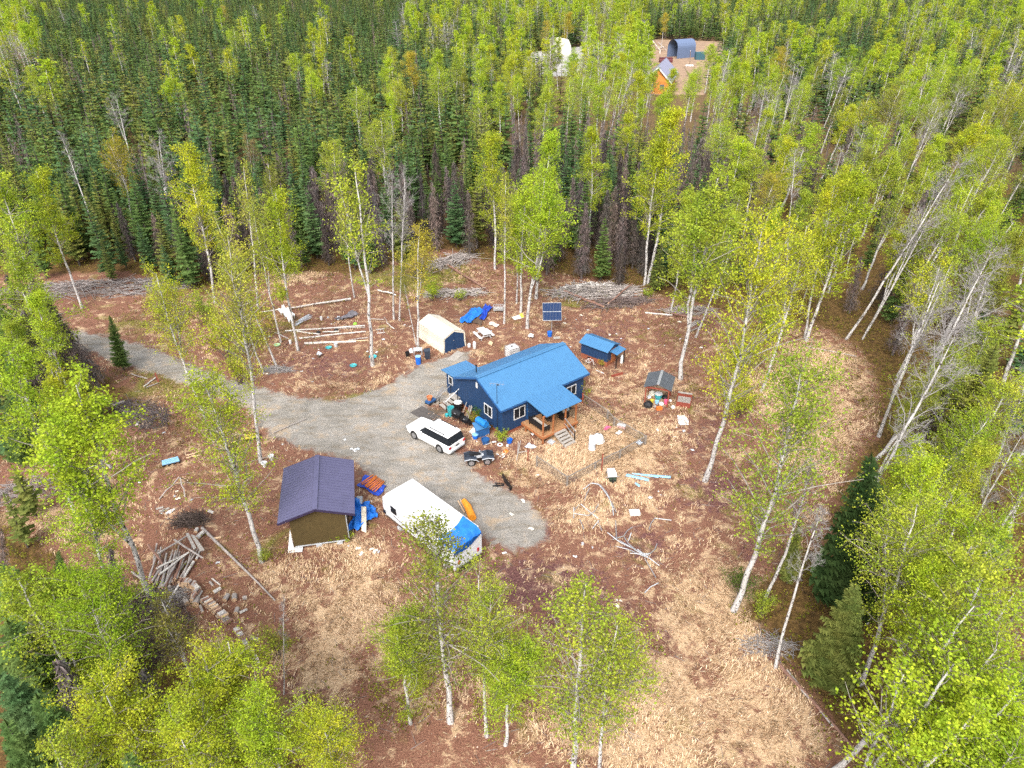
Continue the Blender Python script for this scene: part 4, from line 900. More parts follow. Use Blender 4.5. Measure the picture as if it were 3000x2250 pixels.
mb = MB(); mb.box((3.1, -.01, 1.65), (.9, .04, 1.9), NTRIM); mb.box((3.1, -.035, 1.65), (.76, .02, 1.78), NAVY); dr = mb.obj('door', H)
mb = MB(); mb.cyl((2.78, -.09, 1.6), (2.78, -.03, 1.6), .03, .03, SILVER, 8); mb.obj('handle', dr)
# side stairs
mb = MB()
for i in range(4): z = .86 - i * .2; mb.box((-.45 - i * .33, 6.75, z), (.33, 1.05, .05), GREYW); mb.box((-.32 - i * .33, 6.75, z - .11), (.03, 1.0, .16), DARKW)
mb.box((-.2, 6.75, .9), (.45, 1.1, .05), GREYW); mb.obj('side_steps', H)
mb = MB()
for y in (6.2, 7.3):
    mb.box((-1.55, y, .55), (.05, .05, 1.1), BLACK); mb.box((-.3, y, .95), (.05, .05, 1.9), BLACK); mb.bar((-1.6, y, 1.08), (-.1, y, 1.9), .05, .05, WHITE if y < 7 else SILVER)
mb.obj('side_handrail', H)
def hl(x, y, z=0): c, s = math.cos(.6636), math.sin(.6636); return Vector((-.822 + x * c - y * s, 49.04 + x * s + y * c, z))
# antenna mast
A = thing('antenna_mast', 'thin television antenna on a tall dark mast by the house corner', 'antenna', hl(-.25, .35))
MB().cyl((0, 0, 0), (0, 0, 5.3), .03, .02, BLACK, 6).obj('mast', A)
mb = MB(); mb.bar((-.6, .1, 5.3), (.6, -.1, 5.3), .02, .02, SILVER)
for x in (-.5, -.25, 0, .25, .5): mb.bar((x - .05, -.35, 5.3), (x + .05, .35, 5.3), .012, .012, SILVER)
mb.box((.1, 0, 5.22), (.12, .1, .12), BLACK); mb.obj('antenna', A)

# ---------- vehicles
def loft(mb, secs, m, close=True):
    n = len(secs[0]); vs = [p for s_ in secs for p in s_]; fs = []
    for k in range(len(secs) - 1):
        for i in range(n): j = (i + 1) % n; fs.append((k * n + i, k * n + j, (k + 1) * n + j, (k + 1) * n + i))
    fs += [tuple(range(n - 1, -1, -1)), tuple(range((len(secs) - 1) * n, len(secs) * n))]
    mb.add(vs, fs, m)
def wheel(parent, c, r, w, name='wheel'):
    mb = MB(); mb.cyl((c[0], c[1] - w / 2, c[2]), (c[0], c[1] + w / 2, c[2]), r, r, RUBBER, 18); wo_ = mb.obj(name, parent)
    mb = MB(); mb.cyl((c[0], c[1] - w / 2 - .012, c[2]), (c[0], c[1] + w / 2 + .012, c[2]), r * .64, r * .64, SILVER, 14)
    for k in range(5):
        a = k * 1.2566; mb.box((c[0] + math.cos(a) * r * .35, c[1], c[2] + math.sin(a) * r * .35), (.05, w + .05, .05), GREYD)
    mb.obj('rim', wo_)
def build_suv():
    T = thing('parked_car', 'white boxy station wagon with blacked-out side windows parked on the gravel', 'car', (-8.25, 48.9, 0), -.6909)
    # local: x back from front axle, near side at y=0, width to y=1.93
    Y0, Y1 = .0, 1.9; cy = .95
    def sec(x, zb_, zt, hw, r=.12):
        return [(x, cy - hw + r * .5, zb_), (x, cy + hw - r * .5, zb_), (x, cy + hw, zb_ + .15), (x, cy + hw, zt - r), (x, cy + hw - r, zt), (x, cy - hw + r, zt), (x, cy - hw, zt - r), (x, cy - hw, zb_ + .15)]
    mb = MB(); loft(mb, [sec(-1.00, .38, .78, .68, .15), sec(-.92, .30, .92, .86), sec(-.55, .25, 1.02, .94), sec(.45, .25, 1.10, .96), sec(1.0, .25, 1.12, .96), sec(3.6, .25, 1.12, .96), sec(4.00, .28, 1.12, .94), sec(4.10, .34, 1.05, .90, .1)], CARW)
    body = mb.obj('body', T, False)
    mb = MB()
    for x in (0, 2.99):   # arches
        for y in (-.003, 1.903): mb.cyl((x, y - .012, .40), (x, y + .012, .40), .43, .43, BLACK, 20)
    mb.obj('wheel_arch', body)
    mb = MB()
    def gs(x, zt, hwb, hwt): return [(x, cy - hwb, 1.10), (x, cy + hwb, 1.10), (x, cy + hwt, zt), (x, cy - hwt, zt)]
    vs = [gs(.62, 1.13, .88, .88), gs(1.35, 1.70, .93, .80), gs(3.80, 1.72, .93, .80), gs(4.08, 1.12, .90, .86)]; loft(mb, vs, GLASS); mb.obj('windows', T)
    mb = MB(); loft(mb, [[(x, cy - hw, z0), (x, cy + hw, z0), (x, cy + hw - .04, z0 + t), (x, cy - hw + .04, z0 + t)] for x, hw, z0, t in ((1.30, .77, 1.67, .05), (1.5, .79, 1.71, .07), (3.7, .79, 1.73, .06), (3.86, .77, 1.70, .05))], CARW)
    for y in (cy - .88, cy + .88): pass
    mb.obj('roof', T)
    mb = MB()
    for y in (cy - .68, cy + .68): mb.bar((1.75, y, 1.84), (3.35, y, 1.84), .05, .035, BLACK); [mb.box((x, y, 1.815), (.16, .06, .05), BLACK) for x in (1.8, 3.3)]
    mb.obj('roof_rail', T)
    for x in (0, 2.99):
        for y in (.10, 1.80): wheel(T, (x, y, .37), .37, .24)
    mb = MB(); mb.box((4.10, .12, .88), (.06, .22, .20), REDL); mb.obj('tail_light', T); mb = MB(); mb.box((4.10, 1.78, .88), (.06, .22, .20), REDL); mb.obj('tail_light', T)
    mb = MB(); mb.box((4.16, .95, .52), (.10, 1.6, .14), GREYL); mb.obj('bumper_trim', T); mb = MB(); mb.box((4.125, .95, .80), (.02, .42, .11), BLACK); mb.obj('licence_plate', T)
    for y in (.22, 1.68): MB().box((-.93, y, .80), (.10, .34, .14), CLEARP).obj('headlight', T)
    MB().box((-.985, .95, .64), (.05, 1.0, .2), GREYD).obj('grille', T)
    for y in (-.10, 2.0): mb = MB(); mb.box((.95, y, 1.16), (.16, .2, .14), CARW); mb.obj('wing_mirror', T)
    mb = MB(); [mb.box((x, -.022, .98), (.2, .03, .035), SILVER) for x in (1.75, 2.75)]; mb.obj('door_handles', T)
    mb = MB(); [mb.box((x, -.008, .68), (.012, .02, .80), GREYD) for x in (1.02, 2.1, 3.0)]; mb.obj('door_seams', body)
build_suv()
def build_atv():
    a = za(985, 925, .0); b = za(800, 940, .0); d = a - b; T = thing('quad_bike', 'black and grey quad bike parked behind the white station wagon', 'quad bike', (b.x, b.y, 0), math.atan2(d.y, d.x))
    wb = d.length * 1.0
    for x in (0, wb):
        for y in (.12, .98): wheel(T, (x, y, .31), .31, .22)
    mb = MB(); mb.box((wb / 2, .55, .42), (wb + .3, .36, .22), BLACK); mb.box((wb / 2, .55, .62), (.75, .34, .26), GREYL); mb.obj('frame', T)
    mb = MB()
    for x0, x1 in ((-.55, .42), (wb - .42, wb + .55)):
        loft(mb, [[(x, .02, .66 - abs(x - (x0 + x1) / 2) * .25), (x, 1.08, .66 - abs(x - (x0 + x1) / 2) * .25), (x, 1.0, .82 - abs(x - (x0 + x1) / 2) * .25), (x, .10, .82 - abs(x - (x0 + x1) / 2) * .25)] for x in np.linspace(x0, x1, 7)], NAVYK)
    mb.obj('fender', T)
    mb = MB()
    for x0, x1 in ((-.55, .42), (wb - .42, wb + .55)):
        for y in (-.0, 1.10): mb.tube([(x0, y, .60), ((x0 + x1) / 2, y, .70), (x1, y, .60), (x1 + (.16 if x0 < 0 else -.16), y, .42)][:4], .035, GREYL)
    mb.obj('fender_trim', T)
    mb = MB(); loft(mb, [[(x, .55 - w, .78), (x, .55 + w, .78), (x, .55 + w * .8, z), (x, .55 - w * .8, z)] for x, w, z in ((-.1, .15, .92), (.15, .2, .97), (.5, .16, .93), (.8, .12, .96))], BLACK); mb.obj('seat', T)
    mb = MB(); mb.bar((wb - .45, .55, .8), (wb - .55, .55, 1.12), .14, .14, GREYL); mb.tube([(wb - .62, .12, 1.1), (wb - .52, .4, 1.14), (wb - .52, .7, 1.14), (wb - .62, .98, 1.1)], .025, BLACK); mb.obj('handlebar', T)
    mb = MB()
    for x0, x1 in ((-.5, .05), (wb + .0, wb + .5)):
        for y in (.2, .43, .66, .9): mb.bar((x0, y, .92), (x1, y, .92), .025, .025, BLACK)
        for x in (x0, x1): mb.bar((x, .2, .92), (x, .9, .92), .025, .025, BLACK)
    mb.obj('cargo_rack', T)
NAVYK = mat('dark_quad_plastic', (.03, .04, .06), .4)
build_atv()
def build_trailer():
    L, W, Hh = 7.75, 2.38, 2.75
    T = thing('travel_trailer', 'long white travel trailer with a blue tarp over its near roof end', 'trailer', (-9.19, 38.85, 0), -.7857)
    mb = MB(); pr = [(0.15, .62), (L - .02, .62), (L, .8), (L, Hh - .28), (L - .30, Hh), (.45, Hh), (0, Hh - .5), (-.05, 1.3)]; n = len(pr)
    mb.add([(x, y, z) for y in (0, W) for x, z in pr], [tuple(range(n)), tuple(range(2 * n - 1, n - 1, -1))] + [(i, i + n, (i + 1) % n + n, (i + 1) % n) for i in range(n)], SIDEW); body = mb.obj('body', T)
    mb = MB(); mb.slab([(.45, -.02, Hh + .03), (L - .28, -.02, Hh + .03), (L - .28, W + .02, Hh + .03), (.45, W + .02, Hh + .03)], .05, WHITE)
    rf = mb.obj('roof', T); mb = MB(); mb.box((2.9, W * .52, Hh + .08), (.6, .6, .1), WHITE); mb.obj('roof_vent', rf); mb = MB(); mb.box((1.1, W * .75, Hh + .07), (.25, .25, .08), GREYL); mb.obj('roof_vent', rf); MB().box((5.6, W * .5, Hh + .07), (.4, .4, .08), WHITE).obj('roof_vent', rf)
    mb = MB(); [mb.box((L / 2 + .1, -.004, z), (L - .4, .012, .012), GREYL) for z in (1.0, 1.25, 1.5, 1.75, 2.0, 2.25)]; mb.obj('siding_seams', body)
    mb = MB(); mb.box((L / 2, -.002, .70), (L - .5, .03, .16), DARKW); mb.bar((1.2, -.012, 1.25), (3.4, -.012, .98), .02, .05, GREYD); mb.bar((3.4, -.012, .98), (6.2, -.012, 1.0), .02, .03, GREYD); mb.obj('stripe', body)
    for x, w, h, z in ((1.25, .62, .55, 1.75), (3.7, .42, .45, 1.55)):
        mb = MB(); mb.box((x, -.015, z), (w, .04, h), BLACK); wi = mb.obj('window', T); mb = MB(); mb.box((x, -.03, z), (w - .1, .02, h - .1), GLASS); mb.obj('pane', wi)
    MB().box((.10, -.015, .95), (.28, .04, .3), BLACK).obj('hatch', T)
    for x in (3.9, 4.85):
        for y in (.15, W - .15): wheel(T, (x, y, .34), .34, .22)
    mb = MB(); mb.box((L / 2, W / 2, .52), (L - .6, 1.5, .14), BLACK); mb.bar((0.2, .5, .5), (-.95, W / 2, .5), .08, .1, BLACK); mb.bar((.2, W - .5, .5), (-.95, W / 2, .5), .08, .1, BLACK); mb.cyl((-.6, W / 2, 0), (-.6, W / 2, .7), .04, .04, BLACK, 8); mb.box((L + .02, W / 2, .52), (.14, W - .2, .14), BLACK); mb.obj('chassis', T)
    for y in (.35, W - .35): mb = MB(); mb.box((L + .01, y, 1.15), (.04, .16, .30), REDL); mb.obj('tail_light', T)
    for x in (1.5, 6.6): mb = MB(); mb.box((x, .3, .12), (.4, .4, .24), GREYL); mb.box((x, .3, .36), (.2, .2, .24), GREYL); mb.obj('support_block', T)
    T2 = T
    rng = random.Random(3)
    def f(u, v):   # draped tarp across the near end
        y = -.10 + (W + .2) * v; s_ = u * 1.9; wob = .03 * math.sin(9 * v + 5 * u) + .02 * math.sin(23 * v)
        edge = 6.15 + 1.0 * (1 - v) * .15 + .25 * math.sin(4 * v)
        x = edge + s_
        if x <= L - .28: z = Hh + .07
        elif x <= L + .03: z = Hh + .07 - (x - L + .28) * .9
        else: z = Hh - .2 - (x - L - .03) * 1.0; x = L + .05
        if v < .02: z -= .35 + .15 * math.sin(5 * u)
        if v > .98: z -= .45
        return (x, y, z + abs(wob))
    mb = MB(); mb.sheet(14, 16, f, TARP, .02); o = mb.obj('roof_tarp'); o.location = T.location; o.rotation_euler = T.rotation_euler; tag(o, 'blue tarp draped over the near roof end of the white trailer', 'tarp')
build_trailer()

# ---------- purple roofed shed
def build_shed():
    T = thing('storage_shed', 'brown storage shed with a purple metal gable roof near the white trailer', 'shed', (-13.07, 35.86, 0), .1977)
    L, W, hr, he = 5.98, 5.06, 3.74, 2.90; ww = 1.83; y0, y1 = .4, 5.5; zb_ = .35; sl = (hr - he) / (W / 2); zt = lambda x: hr - .12 - sl * abs(x)
    for y in (y0, y1):
        pts = [(-ww, zb_), (ww, zb_), (ww, zt(ww)), (0, zt(0)), (-ww, zt(ww))]; mb = MB(); mb.add([(x, y + d, z) for d in (0, .1) for x, z in pts], [(0, 1, 2, 3, 4), (9, 8, 7, 6, 5)] + [(i, i + 5, (i + 1) % 5 + 5, (i + 1) % 5) for i in range(5)], BROWN); mb.obj('wall', T)
    for x in (-ww + .05, ww - .05): MB().box((x, (y0 + y1) / 2 + .05, (zb_ + zt(ww)) / 2), (.1, y1 - y0 - .1, zt(ww) - zb_), BROWN).obj('wall', T)
    mb = MB(); mb.box((0, (y0 + y1) / 2, zb_ - .06), (2 * ww - .1, y1 - y0, .1), GREYL); mb.obj('floor', T)
    mb = MB(); mb.box((ww + .02, (y0 + y1) / 2, 1.2), (.03, .08, 1.6), GREYD); mb.box((ww + .03, y0 + .08, 1.5), (.06, .08, 2.2), GREYL); mb.obj('corner_trim', T)
    mb = MB()
    for sg in (-1, 1): mb.roof((0, 0, hr), (0, L, hr), (sg * W / 2, L, he), (sg * W / 2, 0, he), .06, PURP, .3, .022)
    mb.box((0, L / 2, hr + .015), (.34, L, .05), PURP); rf = mb.obj('roof', T)
    mb = MB(); [mb.bar((0, -.02, hr - .09), (sg * W / 2, -.02, he - .09), .03, .16, mat('dark_purple_trim', (.03, .022, .055), .5)) for sg in (-1, 1)]; mb.obj('fascia', rf)
    for x in (-1.5, -.2, 1.2):
        for y in (.5, 5.3): mb = MB(); mb.box((x, y, .14), (.4, .25, .28), GREYL); mb.obj('support_block', T)
    return T
SH = build_shed()
def shl(x, y, z=0): c, s = math.cos(.1977), math.sin(.1977); return Vector((-13.07 + x * c - y * s, 35.86 + x * s + y * c, z))
mb = MB(); a, b, c = z2(290, 890, 1.1), z2(275, 1085, .05), z2(325, 1065, .05); mb.slab([z2(293, 885, .95), z2(276, 1085, .06), z2(330, 1060, .06)], .04, WHITE); solo(mb, 'white_board', 'white triangular sheet leaning on the left corner of the purple-roofed shed', 'panel')
mb = MB(); mb.slab([z2(276, 1088, .07), z2(400, 1078, .07), z2(405, 1035, .07), z2(300, 1045, .07)], .04, WHITE); solo(mb, 'white_board', 'white board lying under the front left corner of the purple-roofed shed', 'board')

def crumple(corners, nx, ny, amp, m, name, label, cat, seed=1, z=.03, fold=3.0, kind=None):
    P = [Vector(p) for p in corners]; rg = random.Random(seed); ph = [rg.uniform(0, 6.28) for _ in range(8)]
    def f(u, v):
        p = P[0].lerp(P[1], u).lerp(P[3].lerp(P[2], u), v); e = .06 * P[0].xy.__sub__(P[2].xy).length
        q = amp * (abs(math.sin(fold * 2.1 * u + ph[0] + 2 * math.sin(3 * v + ph[1]))) * .6 + abs(math.sin(fold * 3.3 * v + ph[2] + 2 * u)) * .4 + .25 * abs(math.sin(11 * u + 7 * v + ph[3])))
        return (p.x + e * math.sin(7 * v + ph[4]) * .6, p.y + e * math.sin(8 * u + ph[5]) * .6, p.z + z + q)
    mb = MB(); mb.sheet(nx, ny, f, m, .015); return solo(mb, name, label, cat)
crumple([z2(880, 510), z2(1060, 610), z2(1135, 520), z2(950, 420)], 14, 10, .12, TARPD, 'ground_tarp', 'deep blue tarp under the orange pipes between shed and trailer', 'tarp', 2)
rg = random.Random(8)
for i in range(9):
    u = i / 8; a = z2(910 + 110 * u + rg.uniform(-8, 8), 490 + 70 * u, .18 + .1 * rg.random()); b = z2(1020 + 95 * u + rg.uniform(-8, 8), 415 + 60 * u, .22 + .1 * rg.random()); mb = MB(); mb.cyl(a, b, .05, .05, ORANGE, 10)
    solo(mb, 'orange_pipe', 'orange plastic pipe in the bundle lying on the deep blue tarp', 'pipe', 'orange pipes on the blue tarp', True)
crumple([z2(800, 950), z2(950, 880), z2(1000, 690), z2(855, 640)], 14, 18, .35, TARP, 'crumpled_tarp', 'bright blue tarp heaped against the right wall of the purple-roofed shed', 'tarp', 5, .1)
crumple([z2(940, 850), z2(1050, 800), z2(1040, 720), z2(930, 690)], 10, 10, .25, TARP, 'folded_tarp', 'smaller fold of blue tarp right of the leaning white plank', 'tarp', 6, .1)
mb = MB(); mb.slab([z2(912, 900, .1), z2(952, 915, .1), z2(950, 690, 1.15), z2(910, 690, 1.15)], .06, mat('cream_plank', (.68, .62, .50), .8)); solo(mb, 'leaning_plank', 'cream plank lying across the blue tarp beside the shed', 'plank')
mb = MB(); mb.slab([z2(875, 660, .4), z2(918, 665, .4), z2(920, 600, .4), z2(870, 600, .4)], .04, GREYL); solo(mb, 'grey_board', 'small grey board beyond the bright blue tarp', 'board')
T = thing('orange_roll', 'orange rolled cloth with pinkish poles behind the white trailer', 'cloth roll', z2(1830, 760)); 
mb = MB(); P0 = [toL(T, z2(*p, .25)) for p in ((1795, 640), (1830, 690), (1870, 790))]; mb.cyl(P0[0], P0[1], .20, .27, ORANGE2, 12); mb.cyl(P0[1], P0[2], .27, .30, ORANGE2, 12); mb.obj('cloth', T)
for q in ((1745, 640, 1800, 740), (1765, 630, 1830, 750)): mb = MB(); mb.cyl(toL(T, z2(q[0], q[1], .15)), toL(T, z2(q[2], q[3], .15)), .05, .05, CUT, 8); mb.obj('pole', T)

# ---------- beige tent shed
def arch_tent(name, label, front, back, hw, he, hp, m_cloth, m_door, rnd=False, door=True, cat='shed', flare=.12):
    front = Vector(front); back = Vector(back); d = (back - front); T = thing(name, label, cat, (front.x, front.y, 0), math.atan2(d.y, d.x)); Ln = d.length
    if rnd: prof = [(-hw, 0), (-hw, he)] + [(-hw * math.cos(a), he + (hp - he) * math.sin(a)) for a in np.linspace(.25, math.pi - .25, 9)] + [(hw, he), (hw, 0)]
    else: prof = [(-hw - flare, 0), (-hw, he * .5), (-hw, he), (-hw * .42, hp - .24), (0, hp), (hw * .42, hp - .24), (hw, he), (hw, he * .5), (hw + flare, 0)]
    mb = MB(); n = len(prof); secs = 9; vs = []
    for k in range(secs):
        x = Ln * k / (secs - 1); sag = -.05 * math.sin(math.pi * ((k * 3 / (secs - 1)) % 1))
        for i, (y, z) in enumerate(prof): vs.append((x, y * (1 + (sag * .3 if z < he * .6 else 0)), max(0, z + (sag if z > he else 0))))
    for k in range(secs):
        x = Ln * k / (secs - 1)
        for y, z in prof: vs.append((x, y * .985, max(0, z - .025)))
    N = secs * n; fs = []
    for k in range(secs - 1):
        for i in range(n - 1): a = k * n + i; fs.append((a, a + n, a + n + 1, a + 1)); fs.append((a + N, a + 1 + N, a + n + 1 + N, a + n + N))
    mb.add(vs, fs, m_cloth); mb.add([(Ln - .02, y, z) for y, z in prof], [tuple(range(n))], m_cloth); mb.obj('cover', T)
    if door:
        s = .90; mb = MB(); q = [(y * s, max(.02, z * s)) for y, z in prof]; mb.add([(.05, y, z) for y, z in q] + [(.10, y, z) for y, z in q], [tuple(range(n - 1, -1, -1)), tuple(range(n, 2 * n))], m_door); fr = mb.obj('door', T)
        mb = MB(); mb.box((.035, 0, hp * .45), (.02, .03, hp * .8), NAVYD); mb.box((.03, .12, hp * .5), (.03, .12, .04), SILVER); mb.obj('handle', fr)
        mb = MB(); out = prof[:]; inn = [(y * s, max(.0, z * s)) for y, z in prof]; mb.add([(.03, y, z) for y, z in out] + [(.03, y, z) for y, z in inn], [(i, i + 1, i + 1 + n, i + n) for i in range(n - 1)], m_cloth); mb.obj('front_flap', T)
    return T
fm = (z1(370, 325) + z1(610, 235)) / 2; bm = fm + (Vector((-9.92, 67.28, 0)) - z1(370, 325)) * 1.0
arch_tent('tent_shed', 'beige cloth storage tent with a dark blue door behind the blue house', fm, bm, 1.32, 1.75, 2.35, BEIGE, NAVY)
# ---------- small blue shed
def build_small_shed():
    # front-left ground corner and direction of the long wall
    a = Vector((6.95, 62.95, 0)); b = Vector((9.35, 60.95, 0)); d = b - a; ang = math.atan2(d.y, d.x); Ls = d.length
    T = thing('garden_shed', 'small blue shed with red-brown base and light blue roof beyond the house', 'shed', a, ang); Wd = 1.95; he, hr = 1.75, 2.25
    mb = MB()
    for c, dd in (((Ls / 2, .05, 1.15), (Ls, .1, 1.2)), ((Ls / 2, Wd - .05, 1.15), (Ls, .1, 1.2))): mb.box(c, dd, NAVY)
    for x in (.05, Ls - .05):
        pts = [(.103, .55), (Wd - .103, .55), (Wd - .103, he), (Wd / 2, hr - .08), (.103, he)]; mb.add([(x + q, y, z) for q in (-.048, .048) for y, z in pts], [(4, 3, 2, 1, 0), (5, 6, 7, 8, 9)] + [(i, (i + 1) % 5, (i + 1) % 5 + 5, i + 5) for i in range(5)], NAVY)
    vparts(mb, 0, Ls, -.003, .55, he, 9, NAVYD); mb.obj('wall', T)
    mb = MB()
    for c, dd in (((Ls / 2, .06, .275), (Ls - .02, .08, .55)), ((Ls / 2, Wd - .06, .275), (Ls - .02, .08, .55)), ((.06, Wd / 2, .275), (.08, Wd - .22, .55)), ((Ls - .06, Wd / 2, .275), (.08, Wd - .22, .55))): mb.box(c, dd, SKIRT)
    mb.obj('base', T)
    mb = MB(); mb.roof((-.15, Wd / 2, hr), (Ls + .15, Wd / 2, hr), (Ls + .15, -.25, he), (-.15, -.25, he), .05, BLUE, .25, .02); mb.roof((-.15, Wd / 2, hr), (Ls + .15, Wd / 2, hr), (Ls + .15, Wd + .25, he), (-.15, Wd + .25, he), .05, BLUE, .25, .02); mb.obj('roof', T)
    mb = MB(); mb.roof((Ls + .1, .25, 1.72), (Ls + .1, Wd - .1, 1.72), (Ls + .95, Wd - .1, 1.6), (Ls + .95, .25, 1.6), .05, BLUE, .25, .02); mb.obj('canopy', T)
    for y in (.35, Wd - .2): mb = MB(); mb.box((Ls + .85, y, .78), (.08, .08, 1.56), BLACK); mb.obj('post', T)
    mb = MB(); mb.box((Ls + .01, Wd / 2 + .1, .95), (.04, .7, 1.5), POSTW); mb.obj('door', T)
build_small_shed()
# bicycle
def build_bike():
    a = z3(240, 615); b = z3(335, 655); d = b - a; T = thing('bicycle', 'white bicycle leaning on the small blue shed', 'bicycle', (a.x, a.y, 0), math.atan2(d.y, d.x)); wb = 1.02
    for x in (0, wb):
        mb = MB(); n = 20; c = Vector((x, 0, .33)); pts = [c + Vector((math.cos(i * 6.2832 / n) * .32, .04 * math.sin(i * 6.2832 / n), math.sin(i * 6.2832 / n) * .32)) for i in range(n + 1)]; mb.tube(pts, .022, RUBBER, 5)
        w_ = mb.obj('wheel', T); mb = MB(); [mb.bar(c, p, .006, .006, SILVER) for p in pts[::2]]; mb.obj('spokes', w_)
    mb = MB(); bb = (.43, 0, .30); st = (.32, .03, .78); hd = (.85, .03, .80); [mb.cyl(p, q, .025, .025, WHITE, 6) for p, q in (((0, 0, .33), bb), (bb, st), (bb, hd), (st, hd), ((0, 0, .33), st), (hd, (wb, 0, .33)))]; mb.obj('frame', T)
    mb = MB(); mb.box((.29, .03, .86), (.26, .12, .06), BLACK); mb.obj('saddle', T); mb = MB(); mb.cyl((.84, .03, .8), (.82, .04, .95), .015, .015, BLACK, 6); mb.cyl((.80, -.26, .97), (.80, .32, .97), .015, .015, BLACK, 6); mb.obj('handlebar', T)
build_bike()
mb = MB(); mb.lathe((0, 0, 0), [(.14, 0), (.15, .05), (.15, .75), (.10, .88), (.05, .92), (.05, .98)], WHITE); o = mb.obj('gas_bottle', None, True); o.location = z3(628, 605); tag(o, 'tall white gas bottle under the canopy of the small blue shed', 'gas bottle')
mb = MB(); mb.bar(z3(520, 745, .12), z3(642, 712, .12), .16, .2, RED); solo(mb, 'brown_beam', 'short dark red beam lying in the grass right of the house', 'beam')
mb = MB(); mb.bar(z3(355, 680, .05), z3(440, 715, .05), .08, .05, WHITE); solo(mb, 'white_lath', 'white lath lying by the bicycle', 'lath')

# ---------- grey roofed shelter with junk
def build_shelter():
    fl, fr, bl = Vector((12.05, 54.35, 0)), Vector((13.98, 53.7, 0)), Vector((12.75, 56.5, 0)); d = fr - fl; ang = math.atan2(d.y, d.x)
    T = thing('firewood_shelter', 'open red post shelter with grey corrugated gable roof and junk inside', 'shelter', fl, ang); w = d.length; dp = 2.15
    for x in (0, w):
        for y in (0, dp): MB().box((x, y, .9), (.1, .1, 1.8), RED).obj('post', T)
    mb = MB()
    for y in (0, dp): mb.bar((-.05, y, 1.8), (w + .05, y, 1.8), .08, .12, RED); mb.bar((0, y, 1.82), (w / 2, y, 2.25), .05, .08, RED); mb.bar((w, y, 1.82), (w / 2, y, 2.25), .05, .08, RED)
    for x in (0, w): mb.bar((x, .05, 1.8), (x, dp - .05, 1.8), .08, .1, RED)
    mb.obj('frame', T)
    mb = MB(); mb.roof((w / 2, -.2, 2.34), (w / 2, dp + .25, 2.34), (-.22, dp + .25, 1.88), (-.22, -.2, 1.88), .03, GREYD, .16, .03); mb.roof((w / 2, -.2, 2.34), (w / 2, dp + .25, 2.34), (w + .22, dp + .25, 1.88), (w + .22, -.2, 1.88), .03, GREYD, .16, .03); rf = mb.obj('roof', T)
    mb = MB(); mb.box((w / 2, dp / 2, 2.385), (.24, dp + .46, .05), SILVER); mb.obj('ridge_cap', rf); return T
build_shelter()
def blob(c, r, m, name, label, cat, sz=1.0, group=None, n=10, seed=0, lump=.15):
    rg = random.Random(seed); mb = MB(); prof = []; vs = []; k = 6
    for j in range(k + 1):
        t = math.pi * j / k * .5 + (math.pi / 2) * 0; rr_ = math.cos(math.pi / 2 * j / k); z = math.sin(math.pi / 2 * j / k) * r * sz * 1.5
        for i in range(n): a = 6.2832 * i / n; q = r * (rr_ + .02) * (1 + rg.uniform(-lump, lump)); vs.append((c[0] + math.cos(a) * q, c[1] + math.sin(a) * q, c[2] + z * (1 + rg.uniform(-lump, lump) * .4)))
    fs = [(j * n + i, j * n + (i + 1) % n, (j + 1) * n + (i + 1) % n, (j + 1) * n + i) for j in range(k) for i in range(n)] + [tuple(range(n - 1, -1, -1)), tuple(range(k * n, (k + 1) * n))]
    mb.add(vs, fs, m); return solo(mb, name, label, cat, group)
def pail(c, r, h, m, name, label, cat, lid=None, group=None, n=14, taper=.82):
    T = thing(name, label, cat, c, 0, group); mb = MB(); mb.lathe((0, 0, 0), [(r * taper, 0), (r, h), (r * 1.06, h + .01), (r * 1.06, h + .035), (r * .92, h + .03), (r * .9, h * .8)] if lid is None else [(r * taper, 0), (r, h * .5), (r * .98, h)], m, n); mb.obj('bucket' if r < .3 else 'drum', T, False)
    if lid is not None: mb = MB(); mb.lathe((0, 0, h), [(r * 1.05, .0), (r * 1.05, .04), (r * .5, .055)], lid, n); mb.obj('lid', T)
    return T
JUNK = [((1025, 985), .38, TEAL, 'storage_tub', 'teal tub with a white lid among the junk in the shelter', 'tub'), ((960, 940), .30, CREAMT, 'cloth_bundle', 'cream bundle at the back of the shelter junk', 'bundle'), ((1095, 980), .28, BLACK, 'rubbish_bag', 'black bag on the right side inside the shelter', 'bag'),
 ((915, 1065), .42, BLACK, 'rubbish_bag', 'big shiny black bag at the front left foot of the shelter', 'bag'), ((1110, 1040), .24, PINK, 'toy_box', 'pink plastic tub at the right front of the shelter', 'tub'), ((1035, 1105), .26, ORANGE, 'petrol_can', 'orange can lying in front of the shelter', 'can'),
 ((955, 1030), .2, YELLOW, 'small_bucket', 'yellow pail in the shelter junk', 'pail'), ((1060, 1050), .22, WHITE, 'carrier_bag', 'white bag in the middle of the shelter junk', 'bag'), ((1010, 1040), .2, LBLUE, 'small_bucket', 'pale blue pail in the shelter junk', 'pail'), ((930, 975), .2, GREYL, 'cloth_bundle', 'light grey bundle at the left of the shelter junk', 'bundle'),
 ((1185, 1085), .2, WHITE, 'carrier_bag', 'white bag between the shelter and the red slatted box', 'bag'), ((1155, 1015), .16, WHITE, 'carrier_bag', 'small white bag at the right shelter post', 'bag'), ((990, 1075), .16, LOGG, 'wood_scrap', 'grey scrap at the front of the shelter junk', 'scrap')]
